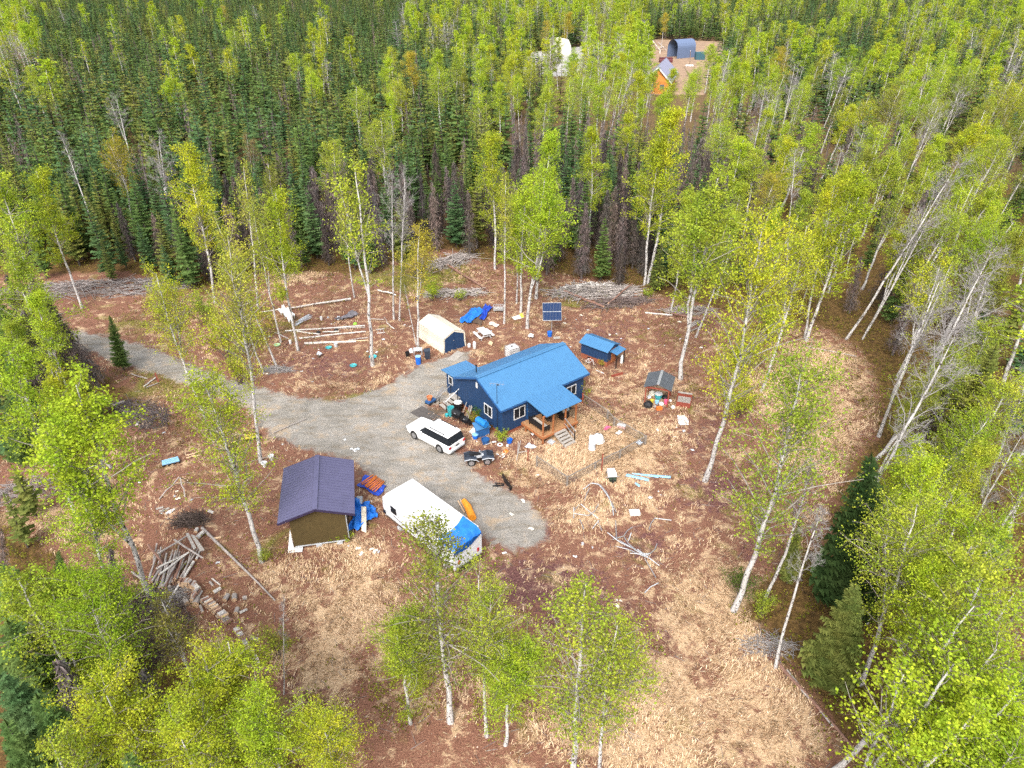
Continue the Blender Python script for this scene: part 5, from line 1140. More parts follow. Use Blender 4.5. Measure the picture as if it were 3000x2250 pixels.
for i, (p, r, m, nm, lab, cat) in enumerate(JUNK):
    if 'tub' == cat or 'pail' == cat: pail(z3(*p), r * .9, r * 1.3, m, nm, lab, cat, WHITE if 'teal' in lab else None)
    elif cat == 'can':
        T = thing(nm, lab, cat, z3(*p), .2); MB().box((0, 0, .14), (.5, .28, .28), m).obj('can_body', T); MB().cyl((.2, 0, .25), (.32, 0, .36), .03, .025, BLACK, 8).obj('spout', T)
    else: blob(z3(*p), r, m, nm, lab, cat, .8, seed=i)
def build_crate():
    a = z3(1215, 1070); b = z3(1370, 1095); d = b - a; T = thing('slatted_crate', 'red-brown wooden box with a slatted top right of the shelter', 'crate', a, math.atan2(d.y, d.x)); w = d.length; dp = 1.35
    mb = MB(); [mb.box(c, dd, RED) for c, dd in (((w / 2, .03, .25), (w, .06, .5)), ((w / 2, dp, .35), (w, .06, .7)), ((.03, dp / 2, .25), (.06, dp - .1, .5)), ((w - .03, dp / 2, .25), (.06, dp - .1, .5)))]; mb.obj('side', T)
    mb = MB(); [mb.box((w / 2, .15 + i * .22, .46), (w - .14, .12, .04), GREYW) for i in range(5)]; mb.obj('slats', T); mb = MB(); mb.box((w / 2, dp, .72), (w, .2, .05), GREYW); mb.obj('back_rail', T)
build_crate()
mb = MB(); mb.slab([z3(1230, 1168, .06), z3(1310, 1168, .10), z3(1352, 1215, .06), z3(1357, 1268, .05), z3(1250, 1270, .06)], .04, WHITE); solo(mb, 'white_board', 'large white board lying on the red litter below the slatted box', 'board')

# ---------- solar panel on a pole
def build_solar():
    c = z9(1362, 850); T = thing('solar_panel', 'large blue solar panel on a pole behind the house', 'solar panel', c, .04)
    MB().cyl((0, 0, 0), (0, .3, 2.4), .05, .05, SILVER, 8).obj('pole', T)
    a = .95; M = Matrix.Rotation(a - math.pi / 2 + .0, 3, 'X') @ Matrix.Identity(3); M = Matrix.Rotation(R(55), 3, 'X'); c0 = Vector((0, .25, 2.75))
    mb = MB(); mb.box(c0, (2.0, 1.90, .05), GREYD, rot=M); fr = mb.obj('frame', T)
    mb = MB()
    for i in range(2):
        for j in range(12): mb.box(c0 + M @ Vector((-.95 + (j + .5) * 1.9 / 12, (-.48 if i == 0 else .48), .03)), (1.9 / 12 - .02, .88, .012), PVBLUE, rot=M)
    mb.obj('cells', fr)
    for i, y in enumerate((-.78, -.48, -.18, .18, .48, .78)): pass
    mb = MB(); [mb.box(c0 + M @ Vector((0, y, .037)), (1.94, .03, .006), GREYL, rot=M) for y in (0, -.93, .93)]; mb.obj('grid_lines', fr)
build_solar()
pail(z9(1350, 852), .26, .5, BLUE2, 'blue_pail', 'blue pail at the foot of the solar panel pole', 'pail', BLUE2)
mb = MB(); mb.box(z9(1395, 862, .08), (.7, .35, .12), GREYW, .2); solo(mb, 'wooden_pallet', 'small wooden pallet right of the solar panel pole', 'pallet')

# ---------- picnic table, tote, bottles and the corner by the tent
def build_picnic():
    a = zd(580, 365); b = zd(655, 435); c = zd(725, 385); u = (b - a); T = thing('picnic_table', 'white picnic table with attached bench beside the beige tent', 'table', (a + c) / 2, math.atan2(u.y, u.x)); w = 1.75
    mb = MB(); [mb.box((0, y, .74), (w, .15, .04), WHITE) for y in (-.34, -.17, 0, .17, .34)]; mb.obj('table_top', T)
    for y in (-.75, .75): mb = MB(); mb.box((0, y, .43), (w, .26, .04), WHITE); mb.obj('bench', T)
    for x in (-.6, .6): mb = MB(); mb.bar((x, -.9, .38), (x, .9, .38), .04, .08, WHITE); mb.bar((x, -.6, 0), (x, -.2, .72), .04, .07, WHITE); mb.bar((x, .6, 0), (x, .2, .72), .04, .07, WHITE); mb.obj('leg', T)
build_picnic()
def build_tote():
    T = thing('water_tote', 'white caged water tank standing behind the house roof', 'tank', z1(1110, 345), .55)
    MB().box((0, 0, .62), (1.1, .95, .95), WHITE).obj('tank', T); MB().box((0, 0, .07), (1.2, 1.0, .14), GREYW).obj('pallet', T); MB().cyl((0, .1, 1.09), (0, .1, 1.14), .12, .12, BLACK, 12).obj('cap', T)
    mb = MB()
    for i in range(7): x = -.6 + i * .2; [mb.bar((x, y, .14), (x, y, 1.15), .02, .02, SILVER) for y in (-.52, .52)]; mb.bar((x, -.52, 1.15), (x, .52, 1.15), .015, .015, SILVER)
    for z in (.35, .6, .85, 1.13): [mb.bar((-.6, y, z), (.6, y, z), .02, .02, SILVER) for y in (-.53, .53)]; [mb.bar((x, -.52, z), (x, .52, z), .02, .02, SILVER) for x in (-.61, .61)]
    mb.obj('cage', T)
build_tote()
def bottle(c, r, h, label, lay=None):
    mb = MB(); mb.lathe((0, 0, 0), [(r * .8, 0), (r, .04), (r, h * .72), (r * .7, h * .88), (r * .45, h * .9), (r * .5, h)], WHITE, 14); o = mb.obj('gas_bottle', None, True); o.location = c; tag(o, label, 'gas bottle')
bottle(zd(545, 450), .17, .48, 'short white gas bottle at the tent door corner'); bottle(zd(585, 460), .17, .85, 'taller white gas bottle beside the short one by the tent')
mb = MB(); mb.slab([zd(372, 545, .03), zd(440, 548, .03), zd(510, 495, .03), zd(455, 475, .03)], .03, GREYW); solo(mb, 'plywood_ramp', 'pale plywood sheet on the ground before the beige tent', 'board')
mb = MB(); mb.slab([zd(683, 420, .2), zd(700, 400, .25), zd(722, 415, .2), zd(712, 435, .15)], .12, CUT); solo(mb, 'cut_stump', 'cut wood block beside the picnic table', 'block')
def build_bin():
    T = thing('wheeled_bin', 'dark wheeled rubbish bin at the left of the beige tent', 'bin', zd(235, 535), .2); mb = MB(); loft(mb, [[(-w, -w, z), (w, -w, z), (w, w, z), (-w, w, z)] for w, z in ((.22, .05), (.29, .95))], NAVYK); mb.obj('bin_body', T); mb = MB(); mb.box((0, 0, .99), (.64, .64, .07), NAVYK); mb.box((0, .3, 1.0), (.5, .08, .05), BLACK); mb.obj('lid', T)
    for x in (-.24, .24): mb = MB(); mb.cyl((x - .03, .26, .1), (x + .03, .26, .1), .1, .1, RUBBER, 10); mb.obj('wheel', T)
build_bin()
T = pail(zd(168, 572), .27, .82, BLUE2, 'blue_drum', 'bright blue plastic drum in front of the birch stems by the tent', 'drum', LBLUE, taper=.95)
def table(c, w, d, h, m, label, rz=0):
    T = thing('small_table', label, 'table', c, rz); MB().box((0, 0, h), (w, d, .05), m).obj('table_top', T)
    for x in (-1, 1):
        for y in (-1, 1): MB().box((x * (w / 2 - .05), y * (d / 2 - .05), h / 2 - .01), (.05, .05, h - .05), m).obj('leg', T)
table(zd(165, 500), .9, .7, .55, GREYL, 'small pale table at the foot of the rusty birch by the blue drum', .1)
pail(zd(87, 520), .22, .5, BLACK, 'black_bucket', 'black bucket left of the small pale table', 'bucket')
mb = MB(); mb.slab([zd(95, 465, .35), zd(118, 455, .4), zd(127, 490, .05), zd(105, 495, .05)], .03, WHITE); solo(mb, 'white_board', 'white panel propped left of the rusty birch', 'panel')
crumple([zd(475, 272), zd(560, 285), zd(660, 180), zd(560, 170)], 16, 10, .30, TARP, 'blue_tarp', 'bright blue tarp strip draped on debris behind the beige tent', 'tarp', 11, .05)
crumple([zd(620, 255), zd(650, 262), zd(715, 165), zd(660, 150)], 12, 8, .26, TARPD, 'blue_tarp', 'right-hand fold of blue tarp behind the beige tent', 'tarp', 12, .1)
crumple([zd(530, 250), zd(620, 300), zd(700, 150), zd(560, 150)], 14, 12, .18, DARKW, 'brown_tarp', 'dark brown cover lying between the two blue tarp folds', 'tarp', 13, .02)
def build_wire_cart():
    T = thing('wire_crate', 'pale wire crate cart at the foot of the crooked birch', 'cart', zd(762, 180), .05); mb = MB()
    for z in (.25, .45, .65): [mb.bar((-.55, y, z), (.55, y, z), .03, .03, GREYL) for y in (-.35, .35)]; [mb.bar((x, -.35, z), (x, .35, z), .03, .03, GREYL) for x in (-.55, .55)]
    for x in (-.55, -.27, 0, .27, .55): [mb.bar((x, y, .22), (x, y, .67), .02, .02, GREYL) for y in (-.35, .35)]
    mb.obj('basket', T); MB().box((0, 0, .22), (1.08, .68, .04), GREYW).obj('floor', T)
    for x in (-.4, .4): mb = MB(); [mb.cyl((x, y - .03, .1), (x, y + .03, .1), .1, .1, RUBBER, 10) for y in (-.3, .3)]; mb.obj('wheels', T)
build_wire_cart()
mb = MB(); mb.slab([zd(860, 225, .06), zd(925, 205, .1), zd(950, 230, .08), zd(880, 245, .06)], .03, WHITE); solo(mb, 'plastic_sheet', 'white sheet lying left of the birch beside the yellow one', 'sheet')
mb = MB(); mb.slab([zd(915, 205, .12), zd(938, 195, .16), zd(953, 222, .12), zd(935, 233, .1)], .03, YELLOW); solo(mb, 'yellow_sheet', 'small yellow sheet overlapping the white one behind the house', 'sheet')
crumple([zd(690, 290), zd(750, 310), zd(770, 290), zd(700, 265)], 8, 6, .15, mat('pinkish_cloth', (.55, .42, .38), .9), 'pale_cloth', 'pale pinkish cloth heap behind the picnic table', 'cloth', 21)
crumple([zd(980, 385), zd(1020, 390), zd(1022, 370), zd(995, 362)], 8, 6, .25, WHITE, 'white_bag', 'white bag on the grey ground patch behind the house', 'bag', 22)

# ---------- things along the left wall of the house
pail(za(645, 285), .36, .85, BLACK, 'black_drum', 'black drum with a round white lid beside the side steps', 'drum', WHITE, taper=.97)
pail(za(560, 345), .30, .85, TEAL, 'teal_bin', 'teal dustbin filled with sticks beside the side steps', 'bin')
pail(za(510, 355), .16, .2, TURQ, 'turquoise_bowl', 'little turquoise bowl in front of the teal dustbin', 'bowl')
def build_smoker(c, rz, label, s=1.0):
    T = thing('barrel_grill', label, 'grill', c, rz); mb = MB(); mb.cyl((-.5 * s, 0, .8 * s), (.5 * s, 0, .8 * s), .3 * s, .3 * s, BLACK, 14); mb.obj('barrel', T); mb = MB(); mb.box((.62 * s, 0, .62 * s), (.35 * s, .4 * s, .35 * s), BLACK); mb.cyl((-.35 * s, 0, 1.05 * s), (-.35 * s, 0, 1.5 * s), .05, .05, BLACK, 8); mb.obj('firebox', T)
    for x in (-.42, .42):
        for y in (-.2, .2): mb = MB(); mb.cyl((x * s, y * s, 0), (x * s, y * .7 * s, .6 * s), .02, .02, BLACK, 6); mb.obj('leg', T)
    mb = MB(); mb.box((0, -.36 * s, .62 * s), (.8 * s, .2 * s, .03), BLACK); mb.cyl((-.1, -.31 * s, .95 * s), (.1, -.31 * s, .95 * s), .03, .03, SILVER, 6); mb.obj('shelf', T)
build_smoker(za(640, 410), -.75, 'black barrel grill in front of the black drum'); build_smoker(za(735, 455), -.75, 'smaller black grill right of the barrel grill', .72)
for i, (a, b) in enumerate((((690, 330), (740, 195)), ((735, 375), (775, 235)), ((755, 385), (800, 235)), ((715, 225), (660, 180)))):
    mb = MB(); p = za(*a, .05); q = za(*b, 1.3); mb.bar(p, q, .26 if i != 3 else .12, .05, GREYW if i != 3 else WHITE); solo(mb, 'leaning_board', ['leftmost grey board of the row leaning on the side wall', 'middle grey board of the row leaning on the side wall', 'rightmost grey board of the row leaning on the side wall', 'short white board leaning behind the black drum'][i], 'board')
def build_feedbox():
    T = thing('blue_box', 'blue wooden box with a lean-to lid near the house corner', 'box', za(915, 560), .66 - .2); mb = MB(); mb.box((0, 0, .42), (1.15, .8, .84), NTRIM); mb.obj('box', T); mb = MB(); mb.slab([(-.65, -.5, .84), (.65, -.5, .84), (.65, .45, 1.06), (-.65, .45, 1.06)], .05, BLUE); mb.obj('lid', T)
    mb = MB(); a = za(870, 392, 1.32); b = za(970, 455, 1.32); d = (b - a).normalized(); mb.cyl(a, a + d * 1.1, .30, .30, mat('blue_drum_plastic', (.015, .17, .5), .4), 18); solo(mb, 'blue_barrel', 'blue plastic barrel lying on top of the blue box', 'barrel', smooth=False)
build_feedbox()
mb = MB(); mb.slab([za(765, 535, .1), za(810, 572, .05), za(838, 540, .5), za(830, 475, .75)], .04, WHITE); solo(mb, 'white_board', 'white board leaning on the left side of the blue box', 'board')
pail(za(842, 610), .26, .38, BLUE2, 'blue_bucket', 'light blue bucket in front of the blue box', 'bucket', LBLUE)
T = pail(za(960, 670), .34, .42, NTRIM, 'blue_tub', 'dark blue tub below the blue box near the quad bike', 'tub')
mb = MB(); mb.bar(za(955, 690, .08), za(1030, 660, .15), .04, .03, WHITE); mb.box(za(1060, 652, .12), (.35, .16, .04), WHITE, .2); solo(mb, 'snow_shovel', 'white paddle shaped shovel lying left of the round plate', 'shovel')
mb = MB(); mb.lathe((0, 0, 0), [(.2, 0), (.25, .04), (.25, .06)], WHITE, 16); mb.lathe((0, 0, .061), [(.12, 0), (.10, .01)], RED, 12); o = mb.obj('round_plate'); o.location = za(1130, 690); tag(o, 'round white plate with a red centre behind the quad bike', 'plate')
pail(za(1240, 660), .25, .3, BLUE2, 'blue_basin', 'bright blue basin by the house front corner', 'basin')
blob(za(1200, 765), .22, ORANGE, 'orange_toy', 'orange toy lying right of the quad bike', 'toy', .5, seed=3)
mb = MB(); mb.slab([za(85, 312, .015), za(225, 235, .015), za(458, 365, .015), za(330, 442, .015)], .012, mat('worn_rubber_mat', (.085, .075, .07), .9, var=.3)); solo(mb, 'rubber_mat', 'worn dark rubber mat on the gravel behind the white car', 'mat')
def build_handcart():
    T = thing('garden_cart', 'blue-grey garden cart with an aluminium handle by the side steps', 'cart', za(325, 205), .9); MB().box((0, 0, .3), (.9, .55, .16), NTRIM).obj('tray', T)
    for x in (-.3, .3): mb = MB(); [mb.cyl((x, y - .04, .13), (x, y + .04, .13), .13, .13, RUBBER, 10) for y in (-.27, .27)]; mb.obj('wheels', T)
    mb = MB(); [mb.bar((.45, y, .35), (.9, y, .9), .03, .03, SILVER) for y in (-.15, .15)]; mb.obj('handle', T)
build_handcart()
pail(za(312, 165, .38), .27, .34, OCHRE, 'clay_pot', 'orange clay pot sitting on the garden cart', 'pot', None, taper=.7)
def build_ladder(a, b, w, label, m=SILVER, n=7):
    a = Vector(a); b = Vector(b); T = thing('ladder', label, 'ladder', (a.x, a.y, 0)); d = (b - a); s = Vector((-d.y, d.x, 0)).normalized() * w / 2 if abs(d.x) + abs(d.y) > .01 else Vector((w / 2, 0, 0)); o_ = Vector((a.x, a.y, 0))
    for sg in (-1, 1): mb = MB(); mb.bar(a + s * sg - o_, b + s * sg - o_, .05, .07, m); mb.obj('rail', T)
    mb = MB(); [mb.bar(a + d * (i + .5) / n - s - o_, a + d * (i + .5) / n + s - o_, .03, .03, m) for i in range(n)]; mb.obj('rungs', T)
build_ladder(za(395, 160, .05), za(470, 15, 1.3), .4, 'short aluminium ladder leaning on the side step railing')
T = thing('gas_tank', 'light grey gas tank lying at the foot of the side wall', 'gas tank', za(585, 165)); mb = MB(); mb.cyl((-.3, .1, .45), (.3, -.1, .45), .2, .2, GREYL, 14); mb.obj('tank', T); MB().box((0, 0, .12), (.5, .3, .22), BLACK).obj('cradle', T)
# on the porch
def on(T_, x, y, z=dz): return hl(x, y, z)
def build_sofa():
    T = thing('patio_sofa', 'long black-framed patio sofa with beige cushions on the porch deck', 'sofa', hl(2.75, -1.55, dz), .6636 + math.pi / 2); w = 1.9
    mb = MB(); mb.box((0, 0, .3), (w, .75, .06), BLACK); mb.obj('frame', T)
    for x in (-.9, .9):
        for y in (-.32, .32): MB().box((x, y, .14), (.05, .05, .28), BLACK).obj('leg', T)
    MB().box((0, -.02, .39), (w - .05, .62, .12), CUSH).obj('cushion', T); mb = MB(); mb.box((0, .36, .58), (w, .06, .5), BLACK); mb.obj('backrest', T); [MB().box((x, 0, .5), (.06, .72, .3), BLACK).obj('armrest', T) for x in (-w / 2, w / 2)]
build_sofa()
def build_grill():
    T = thing('gas_grill', 'gas grill with a silver lid at the right end of the porch', 'grill', hl(5.35, -1.75, dz), .6636); mb = MB(); loft(mb, [[(x, -.28, .82), (x, .28, .82), (x, .22, 1.1), (x, -.16, 1.1)] for x in (-.38, .38)], SILVER); mb.obj('lid', T)
    mb = MB(); mb.box((0, 0, .72), (.8, .6, .18), BLACK); mb.obj('firebox', T); MB().box((0, 0, .28), (.78, .55, .5), BLACK).obj('cabinet', T); [MB().box((x, 0, .78), (.35, .5, .04), BLACK).obj('side_shelf', T) for x in (-.6, .6)]
build_grill()
def build_chair(c, rz, label):
    T = thing('patio_chair', label, 'chair', c, rz); MB().box((0, 0, .43), (.5, .48, .05), BLACK).obj('seat', T); MB().box((0, .24, .72), (.5, .04, .55), BLACK).obj('backrest', T)
    for x in (-.22, .22):
        for y in (-.2, .2): MB().box((x, y, .2), (.03, .03, .4), BLACK).obj('leg', T)
build_chair(hl(3.75, -1.1, dz), .66 + 2.4, 'black chair in the middle of the porch'); 
mb = MB(); c0 = hl(4.35, -1.2, dz + .012); mb.box(c0, (.8, .5, .02), mat('brown_doormat', (.10, .06, .045), .95), .95); solo(mb, 'door_mat', 'dark brown mat on the porch planks', 'mat')
# ---------- fenced yard
FENW = mat('fence_wood', (.20, .175, .155), .9, var=.3, scale=6)
def build_fence():
    PT = [((0, 0), None)]
    pts = [z1(1868, 850), z3(475, 1210), z3(548, 1280), z6(1445, 150), z6(1225, 272), z6(1012, 372), z6(770, 512), z6(508, 340)]
    T = thing('yard_fence', 'low wire fence with grey rails round the front yard', 'fence', pts[0]); o_ = Vector(pts[0]); hs = [1.0, .95, .85, .85, .85, .75, .95, 1.0]
    for i, (p, h) in enumerate(zip(pts, hs)): mb = MB(); mb.box((p - o_) + Vector((0, 0, h / 2)), (.13, .13, h), RED if i == 0 else FENW); mb.obj('post', T)
    for i in range(len(pts) - 1):
        a = pts[i] - o_; b = pts[i + 1] - o_; n = 6; A_ = a + Vector((0, 0, hs[i] - .05)); B_ = b + Vector((0, 0, hs[i + 1] - .05)); rg = random.Random(i); q = [A_.lerp(B_, k / n) + Vector((rg.uniform(-.03, .03), rg.uniform(-.03, .03), rg.uniform(-.02, .03) if 0 < k < n else 0)) for k in range(n + 1)]
        mb = MB(); mb.tube(q, .045, FENW, 5); mb.obj('rail', T)
        mb = MB(); L_n = (b - a).length; k = max(3, int(L_n / .16))
        for j in range(1, k): p = a.lerp(b, j / k); mb.bar(p + Vector((0, 0, .03)), p + Vector((0, 0, .8)),   .011, .011, GREYD)
        for z in (.1, .28, .46, .64, .8): mb.bar(a + Vector((0, 0, z)), b + Vector((0, 0, z)), .011, .011, GREYD)
        mb.obj('wire_mesh', T)
build_fence()
for (b, h, lab) in ((z6(1068, 385), 1.7, 'tall rusty red stake at the near side of the yard fence'), (z6(432, 297), 1.1, 'rusty red stake left of the fence opening'), (z3(205, 1035), 1.1, 'rusty red stake at the right house corner')):
    mb = MB(); mb.box(b + Vector((0, 0, h / 2)), (.08, .08, h), RED); mb.box(b + Vector((0, 0, h - .05)), (.10, .10, .06), RED); solo(mb, 'metal_stake', lab, 'stake')
T = thing('wooden_gate', 'broken grey gate frame at the fence opening by the quad bike', 'gate', z6(345, 240)); o_ = z6(345, 240); mb = MB()
for a, b in (((345, 225), (430, 210)), ((350, 130), (345, 225)), ((370, 120), (350, 215)), ((335, 290), (345, 225))): mb.bar(z6(*a, .5) - o_, z6(*b, .5) - o_, .06, .05, GREYW)
mb.obj('gate_frame', T); MB().box((0, 0, .25), (.08, .08, .5), GREYW).obj('post', T)
def build_igloo():
    T = thing('dog_house', 'white dome shaped plastic dog house in the fenced yard', 'dog house', zb(880, 640), 2.9); n = 16; mb = MB(); prof = [(.52, 0), (.50, .22), (.43, .44), (.31, .6), (.17, .69), (.03, .71)]; mb.lathe((0, 0, 0), prof, WHITE, n); mb.lathe((0, 0, 0), [(.58, 0), (.58, .05), (.5, .08)], WHITE, n); mb.obj('dome', T, True)
    mb = MB(); loft(mb, [[(x, math.cos(a) * w, max(.03, math.sin(a) * h)) for a in np.linspace(0, math.pi, 9)] for x, w, h in ((.25, .32, .52), (.72, .30, .46))], WHITE); mb.obj('porch', T)
    mb = MB(); mb.add([(.73, math.cos(a) * .24, .04 + math.sin(a) * .36) for a in np.linspace(0, math.pi, 9)], [tuple(range(9))], BLACK); mb.add([(.725, math.cos(a) * .24, .04 + math.sin(a) * .36) for a in np.linspace(0, math.pi, 9)], [tuple(range(8, -1, -1))], BLACK); mb.obj('opening', T); MB().cyl((-.05, 0, .69), (-.05, 0, .74), .07, .07, BLACK, 10).obj('vent', T)
build_igloo()
pail(zb(808, 735), .28, .55, CLEARP, 'grey_jug', 'translucent grey tub beside the white dog house', 'tub', GREYL, taper=1.1)
crumple([zb(940, 520), zb(985, 525), zb(1035, 485), zb(985, 470)], 8, 6, .08, PINK, 'pink_toy', 'flat pink toy on the straw beyond the dog house', 'toy', 31)
crumple([zb(1080, 570), zb(1130, 580), zb(1165, 545), zb(1120, 530)], 8, 6, .14, WHITE, 'white_bag', 'white bag on the straw near the back fence rail', 'bag', 32)
T = thing('cooler_box', 'white and pink box against the back fence rail', 'box', zb(1152, 490), -.5); MB().box((0, 0, .15), (.7, .35, .28), mat('faded_pink', (.62, .38, .34), .7)).obj('box', T); MB().box((0, 0, .31), (.72, .37, .05), WHITE).obj('lid', T)
mb = MB(); mb.slab([zb(285, 650, .05), zb(340, 685, .05), zb(385, 645, .05), zb(335, 612, .05)], .05, GREYL); solo(mb, 'paving_slab', 'pale square slab on the grass under the porch corner', 'slab')
crumple([zb(100, 570), zb(130, 588), zb(158, 565), zb(120, 545)], 6, 6, .1, WHITE, 'white_bag', 'small white bag under the left porch edge', 'bag', 33)
crumple([zb(30, 720), zb(110, 738), zb(172, 720), zb(80, 672)], 10, 8, .08, CLEARP, 'plastic_sheet', 'pale bluish plastic sheet left of the fence opening', 'sheet', 34)
crumple([z6(1355, 145), z6(1400, 168), z6(1425, 150), z6(1390, 118)], 7, 7, .12, CLEARP, 'plastic_bag', 'pale plastic bag inside the far fence corner', 'bag', 35)
# ---------- south yard
def build_cart2():
    T = thing('wheelbarrow', 'white trayed wheelbarrow standing outside the fence', 'wheelbarrow', z6(1160, 470), 0.1); mb = MB(); loft(mb, [[(-w, y - .1, z), (w, y - .1, z), (w * .9, y, z + .3), (-w * .9, y, z + .3)] for w, y, z in ((.32, .75, .38), (.36, .1, .42))], WHITE); mb.obj('tray', T)
    mb = MB(); mb.cyl((-.05, -.25, .2), (.05, -.25, .2), .2, .2, RUBBER, 12); mb.obj('wheel', T); mb = MB(); [mb.bar((x, .8, .35), (x * .5, -.3, .25), .05, .05, BLACK) for x in (-.35, .35)]; mb.bar((-.55, 0.0, .4), (.55, 0, .4), .04, .04, SILVER); [mb.bar((x, .1, 0), (x, .1, .4), .04, .04, BLACK) for x in (-.33, .33)]; mb.box((0, -.05, .2), (.55, .35, .22), mat('dark_green', (.03, .05, .03), .6)); mb.obj('frame', T)
build_cart2()
for i, (a, b, c, d) in enumerate((((1275, 425), (1480, 470), (1475, 450), (1290, 405)), ((1330, 405), (1560, 440), (1570, 420), (1345, 400)), ((1500, 425), (1665, 445), (1670, 425), (1520, 415)), ((1355, 490), (1395, 520), (1405, 505), (1370, 482)))):
    mb = MB(); P = [z6(*p, .07) for p in (a, b, c, d)]; mb.sheet(8, 3, lambda u, v: tuple(P[0].lerp(P[1], u).lerp(P[3].lerp(P[2], u), v) + Vector((0, 0, .04 * math.sin(3.14 * v)))), LBLUE, .03); solo(mb, 'blue_strip', ['lower left pale blue strip of the row on the red litter', 'upper pale blue strip of the row on the red litter', 'right end pale blue strip of the row on the red litter', 'small pale blue scrap below the row of strips'][i], 'plastic strip')
PIPES = [[(910, 540), (980, 488), (1040, 495), (1085, 545), (1130, 610), (1165, 700), (1172, 765)], [(985, 485), (1060, 505), (1110, 565), (1150, 640), (1195, 740)], [(965, 530), (940, 580), (922, 640)], [(830, 695), (828, 790)], [(835, 722), (875, 675)], [(832, 750), (955, 768), (1005, 735), (1042, 670)], [(890, 668), (960, 730), (1040, 795)], [(1035, 810), (1072, 900)], [(880, 800), (915, 885)], [(1045, 810), (990, 880)],
 [(1480, 890), (1495, 835), (1530, 790), (1672, 808)], [(1190, 812), (1197, 960)], [(1120, 915), (1230, 1000), (1330, 1045), (1470, 1135)], [(1165, 975), (1260, 945), (1290, 900), (1335, 868)], [(1262, 950), (1300, 1010), (1370, 1070)], [(1325, 918), (1298, 990)], [(1200, 1035), (1300, 1060), (1400, 1105), (1465, 1130)], [(1315, 1092), (1400, 1100), (1490, 1095), (1530, 1060), (1548, 1010)], [(1380, 1060), (1440, 1105), (1568, 1200)], [(1225, 985), (1400, 1085), (1480, 1110)], [(1440, 1135), (1490, 1220), (1538, 1305)], [(1442, 1435), (1490, 1385), (1560, 1350)]]
for i, pl in enumerate(PIPES):
    mb = MB(); rg = random.Random(i); mb.tube([z6(x, y, .06 + .1 * rg.random()) for x, y in pl], .035, SILVER if i % 3 else GREYL, 6)
    solo(mb, 'metal_pipe', 'bent grey metal tube scattered on the grass right of the gravel', 'pipe', 'bent metal tubes scattered over the straw field')
mb = MB(); mb.bar(z6(995, 740, .1), z6(1045, 800, .1), .12, .05, CUT); solo(mb, 'short_plank', 'short cream plank lying among the bent tubes', 'plank')
mb = MB(); mb.box(z6(1355, 742, .10), (.75, .55, .16), WHITE, .05); solo(mb, 'white_box', 'small white box alone on the red litter below the blue strips', 'box')
T = thing('snow_plough', 'black snow plough blade lying at the edge of the gravel', 'plough blade', z6(230, 500), 0); o_ = z6(230, 500)
mb = MB(); P = [z6(x, y, .0) - o_ for x, y in ((208, 435), (232, 480), (262, 520), (283, 555))]
for a, b in zip(P[:-1], P[1:]): n_ = Vector((-(b - a).y, (b - a).x, 0)).normalized() * .14; mb.add([a + n_ * 0, b + n_ * 0, b + n_ + Vector((0, 0, .25)), a + n_ + Vector((0, 0, .25)), b + n_ * .4 + Vector((0, 0, .48)), a + n_ * .4 + Vector((0, 0, .48)), b - n_ * .3, a - n_ * .3], [(0, 1, 2, 3), (3, 2, 4, 5), (5, 4, 6, 7), (7, 6, 1, 0)], BLACK)
mb.obj('blade', T); mb = MB(); mb.bar(z6(225, 505, .2) - o_, z6(125, 512, .12) - o_, .07, .08, BLACK); mb.bar(z6(225, 495, .2) - o_, z6(150, 485, .15) - o_, .05, .06, BLACK); mb.bar(z6(170, 520, .15) - o_, z6(150, 485, .15) - o_, .05, .06, BLACK); mb.obj('push_frame', T)

# ---------- logs, firewood and brush
def log(a, b, r0, r1, m, label, group=None, nm='fallen_log', bend=.0, z=None):
    a = Vector(a); b = Vector(b); n = 5; rg = random.Random(round(a.x * 31 + b.y * 17)); mb = MB(); pts = [a.lerp(b, i / n) + Vector((rg.uniform(-1, 1) * bend, rg.uniform(-1, 1) * bend, 0)) * math.sin(3.14 * i / n) for i in range(n + 1)]
    for i in range(n): mb.cyl(pts[i], pts[i + 1], r0 + (r1 - r0) * i / n, r0 + (r1 - r0) * (i + 1) / n, m, 8, cap=False)
    k = 8; mb.cyl(pts[0], pts[0] + (pts[0] - pts[1]).normalized() * .01, r0, r0, CUT, 8); mb.cyl(pts[-1], pts[-1] + (pts[-1] - pts[-2]).normalized() * .01, r1, r1, CUT, 8)
    return solo(mb, nm, label, 'log', group)
def lg(zz, p, q, r0=.09, r1=.06, m=None, label='', group=None, h=.1, h2=None, bend=.08): return log(zz(*p, h), zz(*q, h2 if h2 is not None else h), r0, r1, m or LOGG, label, group, bend=bend)
lg(zc, (0, 302), (850, 175), .06, .13, LOGB, 'long white fallen birch behind the white tarp heap', h=.25, bend=.15)
lg(zc, (240, 475), (980, 425), .09, .07, LOGB, 'rear pale log of the garden bed frame'); lg(zc, (350, 478), (560, 505), .08, .07, LOGB, 'short pale log inside the garden bed'); lg(zc, (370, 542), (990, 478), .09, .08, LOGB, 'middle pale log of the garden bed frame'); lg(zc, (420, 590), (900, 570), .13, .10, LOGB, 'thick white birch log at the front of the garden bed')
lg(zc, (800, 570), (1010, 562), .08, .07, CUT, 'tan peeled log at the right front of the garden bed'); lg(zc, (830, 560), (1010, 535), .07, .06, LOGG, 'grey log above the tan peeled one'); lg(zc, (590, 482), (740, 478), .07, .06, LOGB, 'short birch piece in the middle of the bed', h=.2); lg(zc, (700, 450), (985, 440), .06, .05, LOGG, 'thin grey pole along the rear of the bed'); lg(zc, (1015, 360), (1155, 368), .05, .05, LOGG, 'thin grey pole behind the garden bed, right of the thick birch', h=.3)
